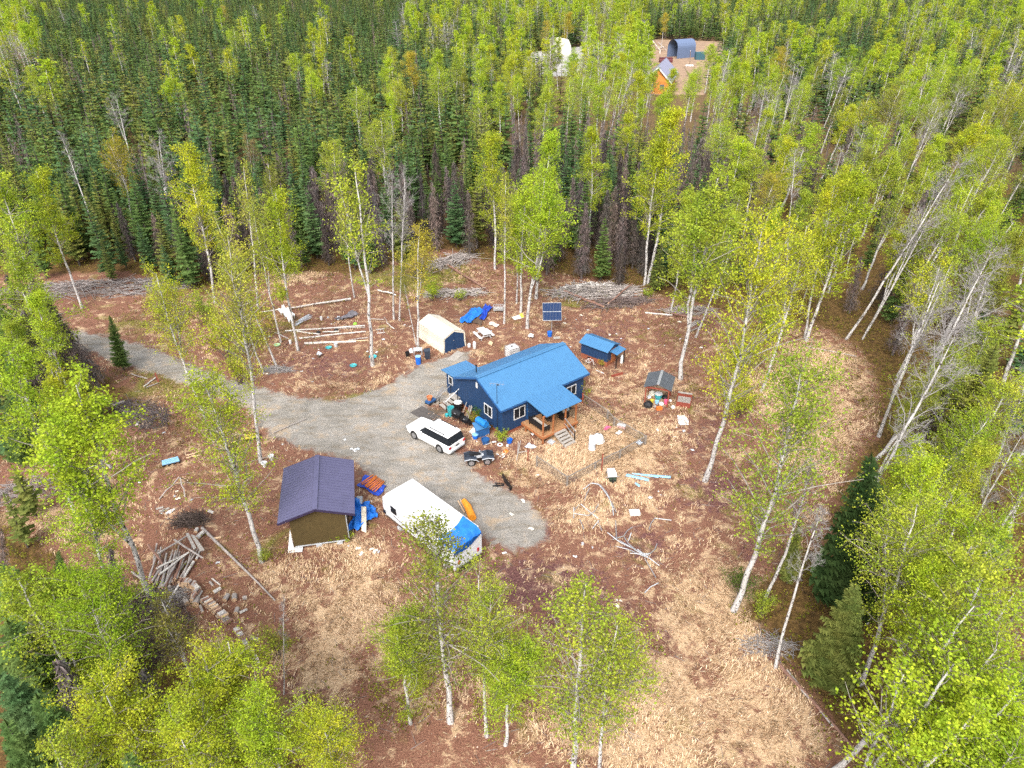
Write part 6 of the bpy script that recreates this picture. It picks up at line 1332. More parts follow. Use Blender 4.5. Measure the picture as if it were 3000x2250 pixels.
lg(zc, (190, 468), (262, 415), .04, .04, LOGR, 'thin stick leaning at the white tarp heap', h=.05, h2=.5); lg(zc, (140, 488), (270, 545), .07, .06, LOGG, 'short grey log left of the white tarp heap'); lg(zc, (238, 605), (280, 565), .07, .06, LOGR, 'reddish chunk at the left end of the bed')
lg(zc, (1100, 95), (1240, 125), .09, .10, LOGB, 'birch log behind the bare grey pair, left piece', h=.3); lg(zc, (1230, 120), (1269, 145), .08, .08, LOGB, 'birch log behind the bare grey pair, right piece', h=.2)
build_ladder(zc(1090, 480, .08), zc(1165, 470, .1), .9, 'small wooden ladder frame lying right of the garden bed', LOGB, 3)
lg(zc, (1165, 345), (1185, 400), .04, .04, LOGG, 'upright grey sticks of a sawhorse right of the bed', h=.9, h2=.3); lg(zc, (1185, 400), (1255, 455), .05, .05, LOGB, 'pale sawhorse leg right of the bed', h=.4, h2=.05)
crumple([zc(185, 340), zc(290, 420), zc(345, 370), zc(230, 290)], 12, 12, .8, WHITE, 'white_tarp', 'big white plastic heap at the birch stems on the left', 'tarp', 41, .05, 4)
for i in range(12):
    mb = MB(); rg = random.Random(i + 50); a = zc(335 + rg.uniform(-8, 10), 395 + i * 3.0, .1 + .05 * (i % 4)); b = zc(480 + rg.uniform(-25, 15), 318 + i * 3.4, .1 + .1 * rg.random()); mb.tube([a, a.lerp(b, .5) + Vector((0, 0, .06)), b], .028, SILVER if i % 2 else CLEARP, 5); solo(mb, 'tent_pole', 'silvery pole in the bundle right of the white plastic heap', 'pole', 'bundle of silvery poles by the white heap')
crumple([zc(705, 385), zc(800, 375), zc(935, 335), zc(880, 300)], 14, 8, .35, mat('grey_cloth', (.16, .15, .17), .9, var=.4), 'grey_rags', 'heap of dark grey rags behind the garden bed', 'rags', 42, .02, 5)
crumple([zc(705, 375), zc(740, 385), zc(775, 360), zc(730, 348)], 8, 6, .18, GREYL, 'pale_rags', 'pale grey rags at the left end of the dark heap', 'rags', 43)
for p, r, m, lab, nm in (((645, 635), .32, TURQ, 'turquoise bowl lying in front of the garden bed', 'turquoise_bowl'), ((873, 802), .34, TURQ, 'turquoise dish on the red litter near the driveway', 'turquoise_bowl'), ((1055, 720), .40, TURQ, 'turquoise basin right behind the thick birch foot', 'turquoise_basin'), ((165, 610), .34, mat('pale_green', (.30, .45, .25), .7), 'pale green lid between two birch stems', 'green_lid')):
    mb = MB(); mb.lathe((0, 0, 0), [(r * .8, 0), (r, .10), (r * 1.05, .12), (r * .92, .11), (r * .7, .03)], m, 16); o = mb.obj(nm); o.location = zc(*p); tag(o, lab, 'bowl')
mb = MB(); mb.slab([zc(530, 690, .3), zc(560, 700, .3), zc(585, 680, .3), zc(545, 660, .32)], .04, GREYL); mb.cyl(zc(552, 720, 0), zc(552, 700, .28), .14, .14, DARKW, 10); solo(mb, 'stump_seat', 'stump with a pale slab on top left of the turquoise bowl', 'stump')
pail(zc(290, 595), .13, .4, WHITE, 'white_can', 'white can at the left end of the garden bed', 'can', WHITE); pail(zc(577, 372), .14, .35, WHITE, 'white_can', 'white can behind the garden bed near the grey rags', 'can', WHITE); pail(zc(712, 620), .20, .35, GREYL, 'grey_bucket', 'grey bucket right in front of the white front log', 'bucket')
blob(zc(890, 410), .22, mat('lime_plastic', (.25, .65, .05), .6), 'lime_toy', 'lime green toy behind the garden bed', 'toy', .5, seed=61)
for i, p in enumerate(((550, 492), (715, 470))): blob(zc(*p), .24, BLACK, 'black_pot', ['black pot at the left inside the garden bed', 'black pot in the middle of the garden bed'][i], 'pot', .7, seed=62 + i)
# white toilets by the left birch foot
for i, p in enumerate(((136, 285), (75, 345))):
    T = thing('plant_pot', ['white pot left of the purple roof, nearer the driveway', 'white pot at the foot of the tall thin birch'][i], 'pot', z2(*p)); MB().lathe((0, 0, 0), [(.14, 0), (.2, .34), (.24, .36), (.24, .42), (.18, .42), (.15, .2)], WHITE, 14).obj('pot', T); MB().lathe((0, 0, .2), [(.14, 0), (.13, .02)], BLACK, 12).obj('soil', T)
# yellow/black and pale blue/black pallets
def build_pallet(pts, m1, m2, label, n=3):
    A = [z7(*p, .25) for p in pts]; c = sum(A, Vector()) / 4; c.z = 0; T = thing('slatted_rack', label, 'rack', c)
    for k in range(n): u = (k + .5) / n; a = A[0].lerp(A[3], u) - c; b = A[1].lerp(A[2], u) - c; mb = MB(); mb.bar(a, b, .16, .10, m1); mb.obj('slat', T)
    for u in (.03, .35, .65, .97): a = A[0].lerp(A[1], u) - c; b = A[3].lerp(A[2], u) - c; a.z = b.z = .12; mb = MB(); mb.bar(a, b, .12, .16, m2); mb.obj('bearer', T)
build_pallet([(1315, 1280), (1455, 1245), (1440, 1210), (1310, 1245)], LBLUE, BLACK, 'pale blue and black slatted rack left of the purple-roofed shed'); build_pallet([(1985, 1075), (2105, 1050), (2100, 1010), (1980, 1035)], YELLOW, BLACK, 'yellow and black slatted rack by the driveway birch', 2)
lg(z7, (1860, 1105), (2000, 1055), .07, .06, CUT, 'tan board left of the yellow and black rack'); lg(z7, (1510, 1200), (1635, 1165), .07, .06, CUT, 'upper tan board right of the pale blue rack'); lg(z7, (1510, 1220), (1630, 1195), .07, .06, CUT, 'lower tan board right of the pale blue rack')
lg(z7, (1290, 1555), (1450, 1375), .05, .04, LOGG, 'left leg of the fallen grey tripod of poles', h=.05, h2=.8); lg(z7, (1450, 1375), (1580, 1445), .05, .04, DARKW, 'right leg of the fallen grey tripod of poles', h=.8, h2=.05); lg(z7, (1460, 1380), (1500, 1540), .05, .04, LOGG, 'middle leg of the fallen grey tripod of poles', h=.8, h2=.05)
lg(z7, (1065, 540), (1195, 580), .06, .06, LOGG, 'grey fallen pole below the driveway bend'); lg(z7, (1165, 645), (1260, 570), .07, .06, LOGB, 'pale split log below the driveway'); lg(z7, (1175, 655), (1290, 610), .06, .05, LOGG, 'second split log below the driveway'); mb = MB(); mb.bar(z7(1285, 610, 0), z7(1255, 530, .9), .10, .10, RED); solo(mb, 'leaning_post', 'short rusty post leaning below the driveway', 'post')
lg(z7, (850, 745), (1100, 900), .05, .03, LOGG, 'thin fallen pole in the brush left of the birches'); lg(z7, (920, 800), (1010, 765), .14, .12, LOGG, 'thick grey log in the brush on the left'); lg(z7, (1100, 960), (1130, 930), .10, .10, LOGB, 'birch chunk at the brush on the left')
# pole heap
rg = random.Random(12)
for i in range(34):
    u = rg.uniform(0, 1); a = (150 + 300 * u + rg.uniform(-20, 20), 520 + 110 * (1 - abs(u - .4)) + rg.uniform(-30, 40)); b = (a[0] + rg.uniform(40, 150), a[1] - rg.uniform(180, 330)); h = .08 + .35 * rg.random()
    lg(zf, a, b, rg.uniform(.045, .085), rg.uniform(.035, .06), rg.choice([LOGG, LOGG, LOGR]), 'weathered grey pole in the heap left of the purple-roofed shed', 'poles of the grey heap', h=h, h2=h + rg.uniform(-.05, .15), bend=.05)
for a, b, m, lab, r in (((235, 355), (505, 190), LOGG, 'long grey pole crossing the top of the pole heap', .07), ((225, 480), (500, 340), LOGB, 'pale pole crossing the middle of the pole heap', .07), ((250, 528), (495, 345), LOGB, 'lower pale pole crossing the pole heap', .07), ((155, 278), (280, 445), LOGR, 'red-brown pole on the left of the heap', .08), ((378, 235), (620, 390), LOGG, 'grey pole sticking out of the heap to the right', .07), ((0, 605), (155, 810), LOGR, 'brown log below the foot of the large birch', .09), ((20, 505), (120, 580), LOGG, 'short grey log left of the large birch foot', .08)):
    lg(zf, a, b, r, r * .8, m, lab, h=.55 if 'brown log' not in lab and 'short' not in lab else .12)
lg(zf, (612, 135), (1230, 750), .11, .045, LOGG, 'very long grey pole lying from the heap towards the straw', h=.12, bend=.05); lg(zf, (540, 420), (420, 610), .10, .07, LOGB, 'upper half of the white birch pole beside the heap', h=.25); lg(zf, (420, 610), (215, 950), .07, .03, LOGB, 'lower half of the snapped white birch pole over the brush', h=.3, h2=.15)
for q, lab in ((((472, 180), (495, 175), (562, 300), (540, 318)), 'left pale plank on the pole heap'), (((515, 190), (545, 195), (632, 320), (595, 330)), 'right grey plank on the pole heap')):
    mb = MB(); mb.slab([zf(*p, .6) for p in q], .05, GREYW); solo(mb, 'grey_plank', lab, 'plank')
def chunk(p, q, r, m, label, group, zz=zf, h=None):
    a = zz(*p, 0); b = zz(*q, 0); h = r + .0 if h is None else h; a.z = b.z = h; return log(a, b, r, r * .92, m, label, group, 'firewood_log', .0)
path = [(415, 620), (560, 640), (590, 700), (575, 745)]
def along(path, t):
    n = len(path) - 1; k = min(n - 1, int(t * n)); f = t * n - k; return (path[k][0] + (path[k + 1][0] - path[k][0]) * f, path[k][1] + (path[k + 1][1] - path[k][1]) * f)
for row, (path, dx, dy, n) in enumerate((([(430, 625), (520, 630), (590, 690), (560, 740), (545, 770)], 22, -28, 22), ([(640, 770), (700, 820), (760, 880), (830, 930)], 48, -22, 18))):
    for lay in range(3):
        for i in range(n - lay):
            x, y = along(path, (i + lay * .5) / (n - 1)); g = rg.uniform(-11, 11); h = .12 + lay * .2
            chunk((x - dx * .6 + g, y - dy * .6 + g), (x + dx * .6 + g, y + dy * .6), rg.uniform(.09, .12), rg.choice([LOGG, LOGG, LOGR, LOGR, LOGB]) if row == 0 else rg.choice([LOGB, LOGG, LOGG, LOGR, CUT]), 'grey-brown split log in the curved firewood stack beside the pole heap' if row == 0 else 'pale split log in the firewood row running down from the stack', 'curved firewood stack' if row == 0 else 'pale firewood row', h=h)
pth = [(905, 1010), (940, 1060), (980, 1120), (1030, 1200), (1080, 1290)]
for lay in range(2):
    for i in range(16 - lay): x, y = along(pth, (i + lay * .5) / 15); chunk((x - 22, y + 10), (x + 22, y - 10), .11, rg.choice([LOGG, LOGB, LOGR]), 'grey split log in the far end of the firewood row under the leaves', 'far end of the firewood row', h=.12 + .2 * lay)
for p, q, r, lab in (((712, 692), (772, 655), .13, 'white birch round alone below the long pole'), ((805, 760), (835, 712), .16, 'grey round left of the upright-looking one'), ((888, 760), (890, 712), .17, 'grey round lying right of the others'), ((700, 568), (768, 622), .05, 'thin pale stick above the white birch round'), ((680, 598), (708, 632), .08, 'small split piece beside the thin stick'), ((900, 870), (915, 825), .15, 'dark round near the lower end of the loose logs'), ((932, 860), (995, 830), .09, 'pale split piece right of the dark round'), ((960, 740), (995, 735), .14, 'dark half-rotten round at the right'), ((600, 800), (622, 855), .09, 'split piece between the two firewood stacks'), ((310, 850), (338, 800), .07, 'split piece on the brush pile'), ((300, 680), (345, 640), .15, 'grey round under the pole heap'), ((490, 790), (470, 750), .17, 'large round at the foot of the curved stack'), ((560, 800), (575, 750), .22, 'widest round between the firewood stacks'), ((565, 410), (590, 340), .08, 'split white piece right of the heap planks'), ((570, 235), (625, 185), .16, 'pale block at the top of the pole heap'), ((560, 180), (575, 150), .13, 'small pale block above the heap'), ((695, 235), (775, 222), .09, 'cream split piece by the long grey pole'), ((670, 0), (712, 18), .11, 'birch piece beyond the pole heap')):
    chunk(p, q, r, LOGB if 'white' in lab or 'pale' in lab or 'birch' in lab else (CUT if 'cream' in lab else LOGG), lab, None)
chunk((1490, 1305), (1550, 1330), .14, LOGG, 'single grey round in the straw beside the snapped birch', None, z8)
for k in range(5): a = z8(740 + 25 * k, 245 + 12 * (k % 2) + 6 * k, .06); mb = MB(); mb.box(a, (.5, .16, .07), GREYW if k < 3 else WHITE, .4 + .2 * k); solo(mb, 'board_offcut', 'short pale offcut in the little pile above the brush', 'offcut', 'offcuts above the brush pile')
def brush(c, rx, ry, h, n, m, name, label, seed, zz=D, rz=0.0, L=(.6, 1.8), r=.018, cone=True):
    rng = np.random.default_rng(seed); C = zz(*c); a = rng.uniform(0, 6.283, n); q = np.sqrt(rng.random(n)); X = C.x + (np.cos(a) * q * rx * math.cos(rz) - np.sin(a) * q * ry * math.sin(rz)); Y = C.y + (np.cos(a) * q * rx * math.sin(rz) + np.sin(a) * q * ry * math.cos(rz))
    Z = .04 + h * (1 - q ** 1.5) * rng.random(n); th = rng.normal(rz, .7, n); ln = rng.uniform(L[0], L[1], n) / 2; dz_ = rng.normal(0, .12, n)
    d = np.column_stack([np.cos(th), np.sin(th), dz_]) * ln[:, None]; P = np.column_stack([X, Y, Z]); p0 = P - d; p1 = P + d; p0[:, 2] = np.maximum(p0[:, 2], .02); p1[:, 2] = np.maximum(p1[:, 2], .02)
    mid = (p0 + p1) / 2 + rng.normal(size=(n, 3)) * .06; rr_ = rng.uniform(.5, 1.5, n) * r; v1, f1 = sticks(p0, mid, rr_, rr_ * .8, 4); v2, f2 = sticks(mid, p1, rr_ * .8, rr_ * .4, 4)
    tag(link(np_mesh(name, [(v1, f1, m), (v2, f2, m)]), name), label, 'brush', kind='stuff')
brush((320, 1355), 2.6, 3.6, 1.1, 900, mat('dark_brush', (.10, .075, .065), .95, var=.3), 'brush_pile', 'dark heap of dead branches below the pole heap', 1, rz=.6); brush((360, 1295), 1.6, 1.0, .5, 200, M_PALETWIG, 'twig_heap', 'loose pale twigs at the foot of the large birch', 2)
brush((z8(1000, 350).x, z8(1000, 350).y), 1.2, .7, .7, 230, mat('dark_brush2', (.09, .065, .055), .95), 'branch_heap', 'dark root and branch tangle above the pole heap', 3, zz=lambda x, y: Vector((x, y, 0)), L=(.5, 1.9), r=.022)
brush((602, 800), 1.3, .6, .35, 130, M_PALETWIG, 'twig_heap', 'twigs piled at the foot of the slender birch by the driveway', 4, r=.022)
brush((1290, 632), 5.5, 2.2, .7, 420, LOGG, 'log_debris', 'heap of grey logs and slash at the forest edge behind the solar panel', 5, rz=.1, L=(1., 4.), r=.05); brush((1275, 625), 3.8, .9, .9, 200, LOGB, 'firewood_heap', 'pale split firewood heaped at the forest edge', 6, rz=.0, L=(.35, .6), r=.09)
brush((1340, 655), 4.2, 1.3, .6, 320, mat('slash', (.16, .12, .11), .95, var=.3), 'fallen_spruce_tops', 'dead spruce tops lying in front of the firewood heap', 7, rz=.25, L=(.8, 2.6), r=.03)
brush((985, 635), 3.4, .9, .5, 170, LOGG, 'board_heap', 'grey slab boards and birch pieces at the forest edge behind the tent', 8, rz=.1, L=(.8, 3.), r=.06); brush((980, 565), 3.6, 1.8, .7, 150, LOGG, 'slash_heap', 'grey broken trunks at the forest edge above the tent', 9, rz=.7, L=(1., 4.5), r=.05)
brush((200, 625), 12, 2.6, .8, 620, mat('slash_grey', (.24, .21, .20), .95, var=.35), 'clearing_debris', 'long windrow of grey branches along the forest at the left', 10, rz=.12, L=(.8, 3.6), r=.04); brush((1490, 672), 3.2, 1.1, .45, 190, LOGG, 'slash_heap', 'grey branches by the stacked boards at the right forest edge', 11, L=(.5, 2.), r=.03)
brush((300, 895), 3.5, 1.8, .5, 330, mat('slash_dark', (.12, .10, .10), .95, var=.35), 'dark_slash', 'dark branch debris below the driveway', 12, rz=-.5, L=(.6, 2.2), r=.025); brush((60, 1060), 4, 1.5, .4, 260, mat('slash_grey2', (.22, .19, .18), .95), 'grey_slash', 'grey branch litter at the left edge', 13, rz=.4, L=(.6, 2.4), r=.03); brush((1660, 1395), 1.6, .8, .4, 120, M_PALETWIG, 'twig_heap', 'grey twigs around the broken white birch stem', 14); brush((700, 1570), 1.2, .8, .3, 90, M_TWIG, 'twig_heap', 'small branch tangle near the bottom left of the straw', 15)
brush((1350, 1580), .1, .1, .1, 3, LOGG, 'loose_sticks', 'a few loose sticks on the straw', 16)
# fallen dead spruces and boards by the twin birch foot
lg(z3, (885, 60), (1180, 85), .09, .10, LOGB, 'long pale fallen log at the right forest edge, left half'); lg(z3, (1175, 65), (1590, 155), .10, .12, LOGR, 'long brown fallen log at the right forest edge, right half', h=.35)
for k in range(6): lg(z3, (1330 + 8 * k, 215 + 9 * k), (1470 + 12 * k, 120 + 14 * k), .07, .07, rg.choice([LOGR, LOGG, CUT]), 'weathered board in the stack at the twin birch foot', 'boards at the twin birch foot', h=.12 + .04 * (k % 3), bend=.0)
lg(z9, (690, 390), (960, 560), .16, .09, LOGR, 'fallen brown trunk reaching down behind the tent', h=.25); lg(z9, (1445, 560), (1700, 660), .17, .12, LOGR, 'dark fallen trunk in front of the firewood heap', h=.3); lg(z9, (1730, 640), (1885, 510), .12, .08, LOGR, 'slanting dead trunk right of the firewood heap', h=.3, h2=.8)
lg(D, (1675, 1425), (1850, 1625), .11, .07, LOGR, 'long dark pole along the edge of the lower right thicket', h=.1, bend=.1); lg(D, (1700, 1448), (1800, 1570), .08, .06, LOGG, 'second pole beside the long dark one at the lower right'); lg(D, (1735, 735 + 12), (1850, 770), .06, .05, LOGG, 'thin grey pole across the top of the straw field'); lg(D, (590, 935), (660, 905), .05, .04, LOGG, 'thin stick beside the yellow rack'); lg(D, (722, 1532), (760, 1555), .12, .10, LOGR, 'short red-ended log near the bottom left of the straw')
def stumps():
    for i, (x, y) in enumerate(((545, 930), (1315, 750), (660, 765), (300, 1560), (1710, 905))):
        T = MB().lathe((0, 0, 0), [(.2, 0), (.15, .12), (.14, .25)], LOGR, 10); o = T.obj('tree_stump'); o.location = D(x, y); tag(o, ['low stump beside the driveway bend', 'low stump in the litter left of the small blue shed', 'stump in the red litter in front of the garden bed', 'stump under the lower left crowns', 'stump in the straw field'][i], 'stump')
stumps()
# loose white scraps of rubbish
SC = [z4(*p) for p in ((715, 455), (770, 445), (830, 490), (800, 500), (690, 720), (640, 800), (1250, 635), (1190, 745), (1110, 740), (630, 1000), (640, 995), (1430, 510), (1480, 520), (545, 910), (240, 930), (260, 610), (445, 650), (500, 680), (910, 1500), (975, 1580), (1000, 1590), (1035, 1580), (380, 1540), (2180, 560), (2130, 570), (1800, 310))] + [z3(*p) for p in ((20, 130), (140, 135), (15, 175), (195, 90), (265, 250), (575, 290), (500, 300), (625, 340), (65, 330), (1095, 415), (1490, 440), (1255, 160), (1440, 545), (1175, 1280), (1220, 1300), (1300, 1340), (2180, 960), (2200, 1050), (1345, 370), (1265, 345), (920, 235), (80, 430), (1020, 1330))] + [z6(*p) for p in ((1560, 560), (1580, 590), (1490, 618), (1855, 205), (1780, 40), (1700, 90), (905, 1015), (990, 1045), (840, 1125), (230, 1095), (390, 645), (520, 420), (1200, 1500), (1235, 1505), (1200, 1550), (290, 760), (460, 885))] + [z2(*p) for p in ((800, 1030), (880, 1055), (910, 1100), (1000, 1060), (1030, 1080), (1060, 1085), (990, 650), (770, 115), (820, 195), (860, 215), (880, 195))] + [z8(*p) for p in ((880, 110), (860, 150), (890, 170), (755, 290), (820, 275), (580, 40), (1000, 180), (1210, 690))] + [z7(*p) for p in ((150, 1625), (180, 1615), (2060, 565), (1130, 1420), (1325, 1020))] + [za(*p) for p in ((1100, 800), (1130, 820), (1165, 800), (1170, 830), (1215, 700), (1150, 560), (860, 650))]
rg = random.Random(99); protos = []
for k in range(6):
    mb = MB(); a, b = rg.uniform(.12, .22), rg.uniform(.08, .16); ph = rg.uniform(0, 6); mb.sheet(4, 4, lambda u, v: ((u - .5) * 2 * a + .03 * math.sin(5 * v + ph), (v - .5) * 2 * b + .03 * math.sin(6 * u + ph), .03 + .05 * abs(math.sin(4 * u + 3 * v + ph))), (WHITE, CLEARP, WHITE, CREAMT, GREYL, WHITE)[k], .01); me = mb.obj('litter_scrap').data; protos.append(me); bpy.data.objects.remove(bpy.data.objects[-1]) if False else None
for o in [o for o in COL.objects if o.name.startswith('litter_scrap')]: bpy.data.objects.remove(o)
SCR = []
for i, p in enumerate(SC):
    o = link(rg.choice(protos), 'litter_scrap'); o.location = p; o.rotation_euler = (0, 0, rg.uniform(0, 6.28)); s = rg.uniform(.35, .95); o.scale = (s, s, s); SCR.append(o); o['category'] = 'litter'; o['group'] = 'white litter scraps over the clearing'
# weeds and saplings near the buildings
for lab, p, v, H0, h, c in (('rusty green weeds against the side wall of the house', za(830, 430), SHRUBS[1], 1.6, 1.0, ORNG), ('fresh green sapling under the side window of the house', za(950, 395), SHRUBS[0], 2.2, 1.7, (.12, .26, .05, 1)), ('yellow-green bush at the antenna mast foot', za(1145, 640), SHRUBS[1], 1.6, 1.2, LIME), ('low rusty bush behind the blue box', za(1045, 500), SHRUBS[3], 1.2, .8, RUST), ('thin sapling at the right front wall of the house', z1(1800, 800), SHRUBS[3], 1.2, 1.9, OLIVE), ('small sapling at the front wall of the purple-roofed shed', z2(675, 1000), SHRUBS[3], 1.2, .8, LIME), ('little sapling at the right front corner of the purple-roofed shed', z2(800, 985), SHRUBS[3], 1.2, .9, LIME), ('bright bush behind the board heap above the tent', z9(770, 620), SHRUBS[1], 1.6, 1.3, LIME),
    ('low green bush round the leaning birch foot left of the shed', D(568, 1215), SHRUBS[0], 2.2, 1.1, GREEN), ('green tuft at the birch foot by the firewood heap', z9(1980, 600), SHRUBS[1], 1.6, 1.2, LIME), ('rusty bush by the small blue shed wall', z3(420, 640), SHRUBS[3], 1.2, .8, ORNG), ('dark green bush at the foot of the nearest tall birch', D(1598, 1290), SHRUBS[2], 2.8, 2.2, (.13, .20, .04, 1)), ('round dark green bush between the right-hand stems', D(1790, 1290), SHRUBS[2], 2.8, 2.4, (.10, .20, .04, 1)), ('low spreading bush in front of the second nearest birch', D(1640, 1330), SHRUBS[0], 2.2, 1.8, GREEN),
    ('tall yellow-green willow where the drive bends', D(500, 780), SHRUBS[2], 2.8, 5.2, YEL), ('golden willow above the drive bend', D(545, 745), SHRUBS[2], 2.8, 4.2, ORNG), ('green willow left of the white heap', D(440, 700), SHRUBS[2], 2.8, 3.8, GREEN), ('bright willow right of the small dark spruce by the drive', D(360, 690), SHRUBS[2], 2.8, 3.2, OLIVE), ('yellow willow in the middle of the drive edge', D(520, 830), SHRUBS[0], 2.2, 3.0, YEL), ('broad rusty willow behind the rusty birch', D(900, 600), SHRUBS[2], 2.8, 4.5, ORNG), ('green willow behind the beige tent', D(930, 650), SHRUBS[2], 2.8, 3.0, LIME), ('olive willow right of the leaning two-stemmed birch', D(1600, 810), SHRUBS[2], 2.8, 4.2, YEL), ('green willow at the top left of the straw field', D(1660, 740), SHRUBS[2], 2.8, 4.0, LIME), ('low yellow willow in the red litter on the right', D(1590, 900), SHRUBS[2], 2.8, 3.4, YEL), ('sapling beside the snapped birch in the straw', D(600, 1420), SHRUBS[2], 2.8, 2.2, OLIVE)):
    plant('leafy_shrub', 'shrub', lab, v, p, p + Vector((0, 0, h)), H0, c, 1.0, rnd=rr, partnames=('stems', 'foliage'))

# ---------- far clearing: log cabin and tents
def build_cabin():
    E = ze(570, 870, 3.0); T = thing('log_cabin', 'orange log cabin with a steep slate grey roof in the far clearing', 'cabin', (E.x, E.y, 0), math.atan2(20., 5.9)); Lc, hw, ez, rz_ = 21., 4.1, 3.0, 7.0
    # local: x along the eave away from the camera, y towards the left gable side
    mb = MB(); i0 = .8; pts = [(i0, 0), (2 * hw - i0, 0), (2 * hw - i0, ez + .5), (hw, rz_ - .3), (i0, ez + .5)]
    for x in (i0, Lc - i0): mb.add([(x + q, y, z) for q in (-.12, .12) for y, z in pts], [(4, 3, 2, 1, 0), (5, 6, 7, 8, 9)] + [(i, (i + 1) % 5, (i + 1) % 5 + 5, i + 5) for i in range(5)], CABIN)
    for y in (i0, 2 * hw - i0): mb.box((Lc / 2, y, 1.7), (Lc - 2 * i0 - .3, .24, 3.4), CABIN)
    ch = mat('log_chink', (.30, .11, .03), .8)
    for k in range(9): mb.box((Lc / 2, i0 - .14, .3 + k * .36), (Lc - 2 * i0, .04, .06), ch); mb.box((i0 - .14, hw, .3 + k * .36), (.04, 2 * hw - 2 * i0, .06), ch)
    mb.obj('wall', T)
    MB().box((3.4, i0 - .17, 1.3), (1.3, .06, 2.5), WHITE).obj('door', T)
    for x in (6.5, 11, 15.5): MB().box((x, i0 - .17, 1.9), (1.4, .06, 1.2), GREYD).obj('window', T)
    for y in (2.6, 5.6): MB().box((i0 - .17, y, 1.9), (.06, 1.2, 1.2), GREYD).obj('window', T)
    mb = MB(); mb.slab([(0, 0, ez), (Lc, 0, ez), (Lc, hw, rz_), (0, hw, rz_)], .15, SLATE); mb.slab([(0, hw, rz_), (Lc, hw, rz_), (Lc, 2 * hw, ez), (0, 2 * hw, ez)], .15, SLATE); mb.obj('roof', T)
    mb = MB(); mb.bar((-.03, 0, ez - .1), (-.03, hw, rz_ - .1), .06, .3, WHITE); mb.bar((-.03, 2 * hw, ez - .1), (-.03, hw, rz_ - .1), .06, .3, WHITE); mb.obj('fascia', T)
    for x in (.4, 5, 10): MB().box((x, .25, 1.45), (.25, .25, 2.9), CABIN).obj('porch_post', T)
build_cabin()
a = z5(1335, 345); b = z5(1425, 360); c = z5(1550, 350); mid = (a + b) / 2
arch_tent('quonset_tent', 'grey-blue rounded garage tent beyond the log cabin', mid, mid + (c - b).normalized() * 8.5, 2.9, 3.6, 6.2, mat('grey_blue_cloth', (.11, .15, .25), .6, var=.1), BLACK, rnd=True, door=False, cat='tent')
a = z5(505, 330); d = Vector((-.45, 1, 0)).normalized()
arch_tent('white_tent', 'small white storage tent at the end of the far gravel yard', a + Vector((-1.6, 0, 0)), a + Vector((-1.6, 0, 0)) + d * 7, 1.9, 3.2, 5.6, CREAMT, CREAMT, cat='tent')
T = thing('equipment_container', 'dark teal box container right of the grey-blue garage tent', 'container', ze(1000, 500)); MB().box((0, 0, 1.3), (3.4, 2.4, 2.5), mat('dark_teal', (.03, .10, .13), .6)).obj('container', T); mb = MB(); [mb.box((x, -1.22, 1.3), (.08, .06, 2.4), GREYD) for x in (-1.5, -.75, 0, .75, 1.5)]; mb.obj('ribs', T)
T = thing('swing_frame', 'pale crossed pole frame left of the grey-blue garage tent', 'pole frame', ze(385, 410)); o_ = ze(385, 410); mb = MB()
for p, q in ((((385, 350), 0), ((275, 205), 3.2)), (((490, 360), 0), ((365, 235), 3.2)), (((385, 350), 0), ((440, 300), 2.2)), (((350, 300), 1.5), ((430, 310), 1.5))): mb.bar(ze(*p[0], p[1]) - o_, ze(*q[0], q[1]) - o_, .28, .28, mat('pale_pole', (.55, .48, .45), .8))
mb.obj('poles', T); MB().box((0, 0, .8), (.4, .4, 1.6), MATS['pale_pole']).obj('post', T)
mb = MB(); mb.box(ze(845, 590, .25), (2.6, 1., .4), WHITE); solo(mb, 'white_crate', 'small white crate on the dirt right of the log cabin', 'crate'); mb = MB(); mb.bar(ze(850, 575, 0), ze(862, 365, 5.5), .2, .2, MATS['pale_pole']); solo(mb, 'wooden_pole', 'single upright pole on the dirt right of the log cabin', 'pole')
mb = MB(); mb.box(ze(480, 505, .8), (4.5, 2, 1.6), mat('maroon', (.10, .02, .025), .6)); mb.box(ze(480, 505, 1.7), (4.7, 2.2, .15), mat('maroon_lid', (.14, .03, .03), .6)); solo(mb, 'maroon_shed', 'low dark maroon lean-to just behind the log cabin roof', 'lean-to')

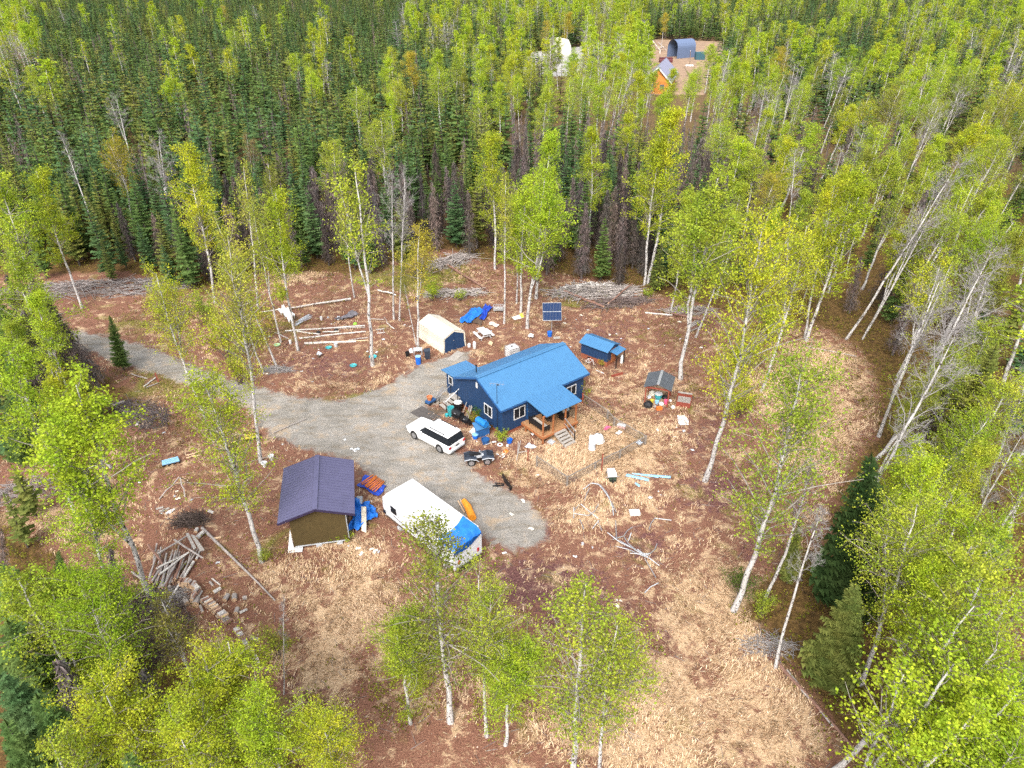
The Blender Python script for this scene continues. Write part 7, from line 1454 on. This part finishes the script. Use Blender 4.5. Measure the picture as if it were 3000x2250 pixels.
# ------------------------------------------------------------------ labels for the forest trees, told from things one can find
LMK = [((407, 350), 'the bright birch above the white tarp heap'), ((85, 367), 'the bright birch leaning over the log debris'), ((245, 292), 'the golden birch in the spruces'), ((348, 310), 'the gnarled leafless tree'), ((250, 205), 'the leafless white tree amid the spruces'), ((375, 200), 'the lone bright birch amid the spruces'), ((862, 400), 'the leafless grey pair behind the tent'),
 ((1065, 300), 'the round yellow crown by the tall pair'), ((1178, 330), 'the pointed birch left of the solar panel'), ((1285, 290), 'the pointed yellow birch amid dead spruces'), ((1435, 260), 'the twin birches behind the firewood heap'), ((1450, 170), 'the log cabin'), ((1470, 105), 'the garage tent in the far clearing'), ((1228, 105), 'the small white tent in the far yard'), ((1550, 400), 'the leaning two-stemmed birch'), ((1850, 390), 'the big twin birch at the straw field'), ((2070, 360), 'the long bare leaning birch'),
 ((762, 352), 'the thick sparse birch by the garden bed'), ((605, 420), 'the bright birch through the white heap'), ((2025, 620), 'the large bare birch right of the straw'), ((2080, 800), 'the bare aspen'), ((1990, 1060), 'the thick double stem at the lower right'), ((1880, 1080), 'the dark spruce at the straw edge'), ((2130, 1250), 'the long pale stem in the lower right corner'), ((165, 860), 'the large bright leaning birch'), ((100, 700), 'the dead spruces by the driveway'), ((170, 1260), 'the dense lower left crown'), ((400, 1480), 'the wide bottom crown below the brush pile'), ((900, 485), 'the rusty birch by the tent'), ((690, 70), 'the bright pair of birches in the upper left forest'), ((1100, 60), 'the birch belt at the top of the view'), ((1750, 60), 'the birches at the top right'), ((2150, 130), 'the big crown near the top right corner'), ((50, 40), 'the bright birch in the top left corner')]
ORD = ['nearest', 'second', 'third', 'fourth', 'fifth', 'sixth', 'seventh', 'eighth', 'ninth', 'tenth', 'eleventh', 'twelfth', 'thirteenth', 'fourteenth']
bk = {}
for kind, e, (x, y) in auto:
    ds = sorted(((x - a) ** 2 + (y - b) ** 2, i) for i, ((a, b), _) in enumerate(LMK)); i = ds[0][1]; (a, b), nm = LMK[i]
    dx, dy = x - a, y - b; sec = ('right of' if dx > 0 else 'left of') if abs(dx) > abs(dy) else ('above' if dy < 0 else 'below'); bk.setdefault((kind, i, sec), []).append((ds[0][0], e))
KD = {'spruce': 'dark green spruce', 'dead spruce': 'dead grey-brown spruce', 'birch': 'leafy birch', 'bare birch': 'thin-leafed pale birch'}
for (kind, i, sec), lst in bk.items():
    lst.sort(key=lambda t: t[0])
    for k, (_, e) in enumerate(lst):
        e['group'] = {'spruce': 'green spruces of the forest', 'dead spruce': 'dead spruces of the forest', 'birch': 'leafy birches of the woods', 'bare birch': 'pale birches of the woods'}[kind]
        if k < len(ORD): e['label'] = f"{KD[kind]}, {ORD[k]}{'' if k == 0 else ' closest'} {sec} {LMK[i][1]}"
        else: e['label'] = f"{KD[kind]} farther {sec} {LMK[i][1]}"; e['group'] = f"farther {KD[kind]}s {sec} {LMK[i][1]}"

NEAR = [(e.location.copy(), e['label']) for e in COL.objects if e.parent is None and e.get('category') and e['category'] not in ('tree', 'litter', 'forest', 'log', 'pole', 'pipe', 'shrub', 'brush', 'offcut') and len(e['label'].split()) <= 10 and (e.type == 'EMPTY' or len(e['label'].split()) <= 9)]
byn = {}
for o in SCR:
    d, i = min(((n[0] - o.location).xy.length, i) for i, n in enumerate(NEAR)); byn.setdefault(i, []).append((d, o))
for i, lst in byn.items():
    lst.sort(key=lambda t: t[0])
    for k, (d, o) in enumerate(lst):
        w = (['white', 'pale', 'small'][0]) + ' scrap ' + (ORD[k] + (' nearest' if k else '') + ' to the ' if k < len(ORD) else 'far from the ')
        o['label'] = ' '.join((w + NEAR[i][1]).split()[:16])
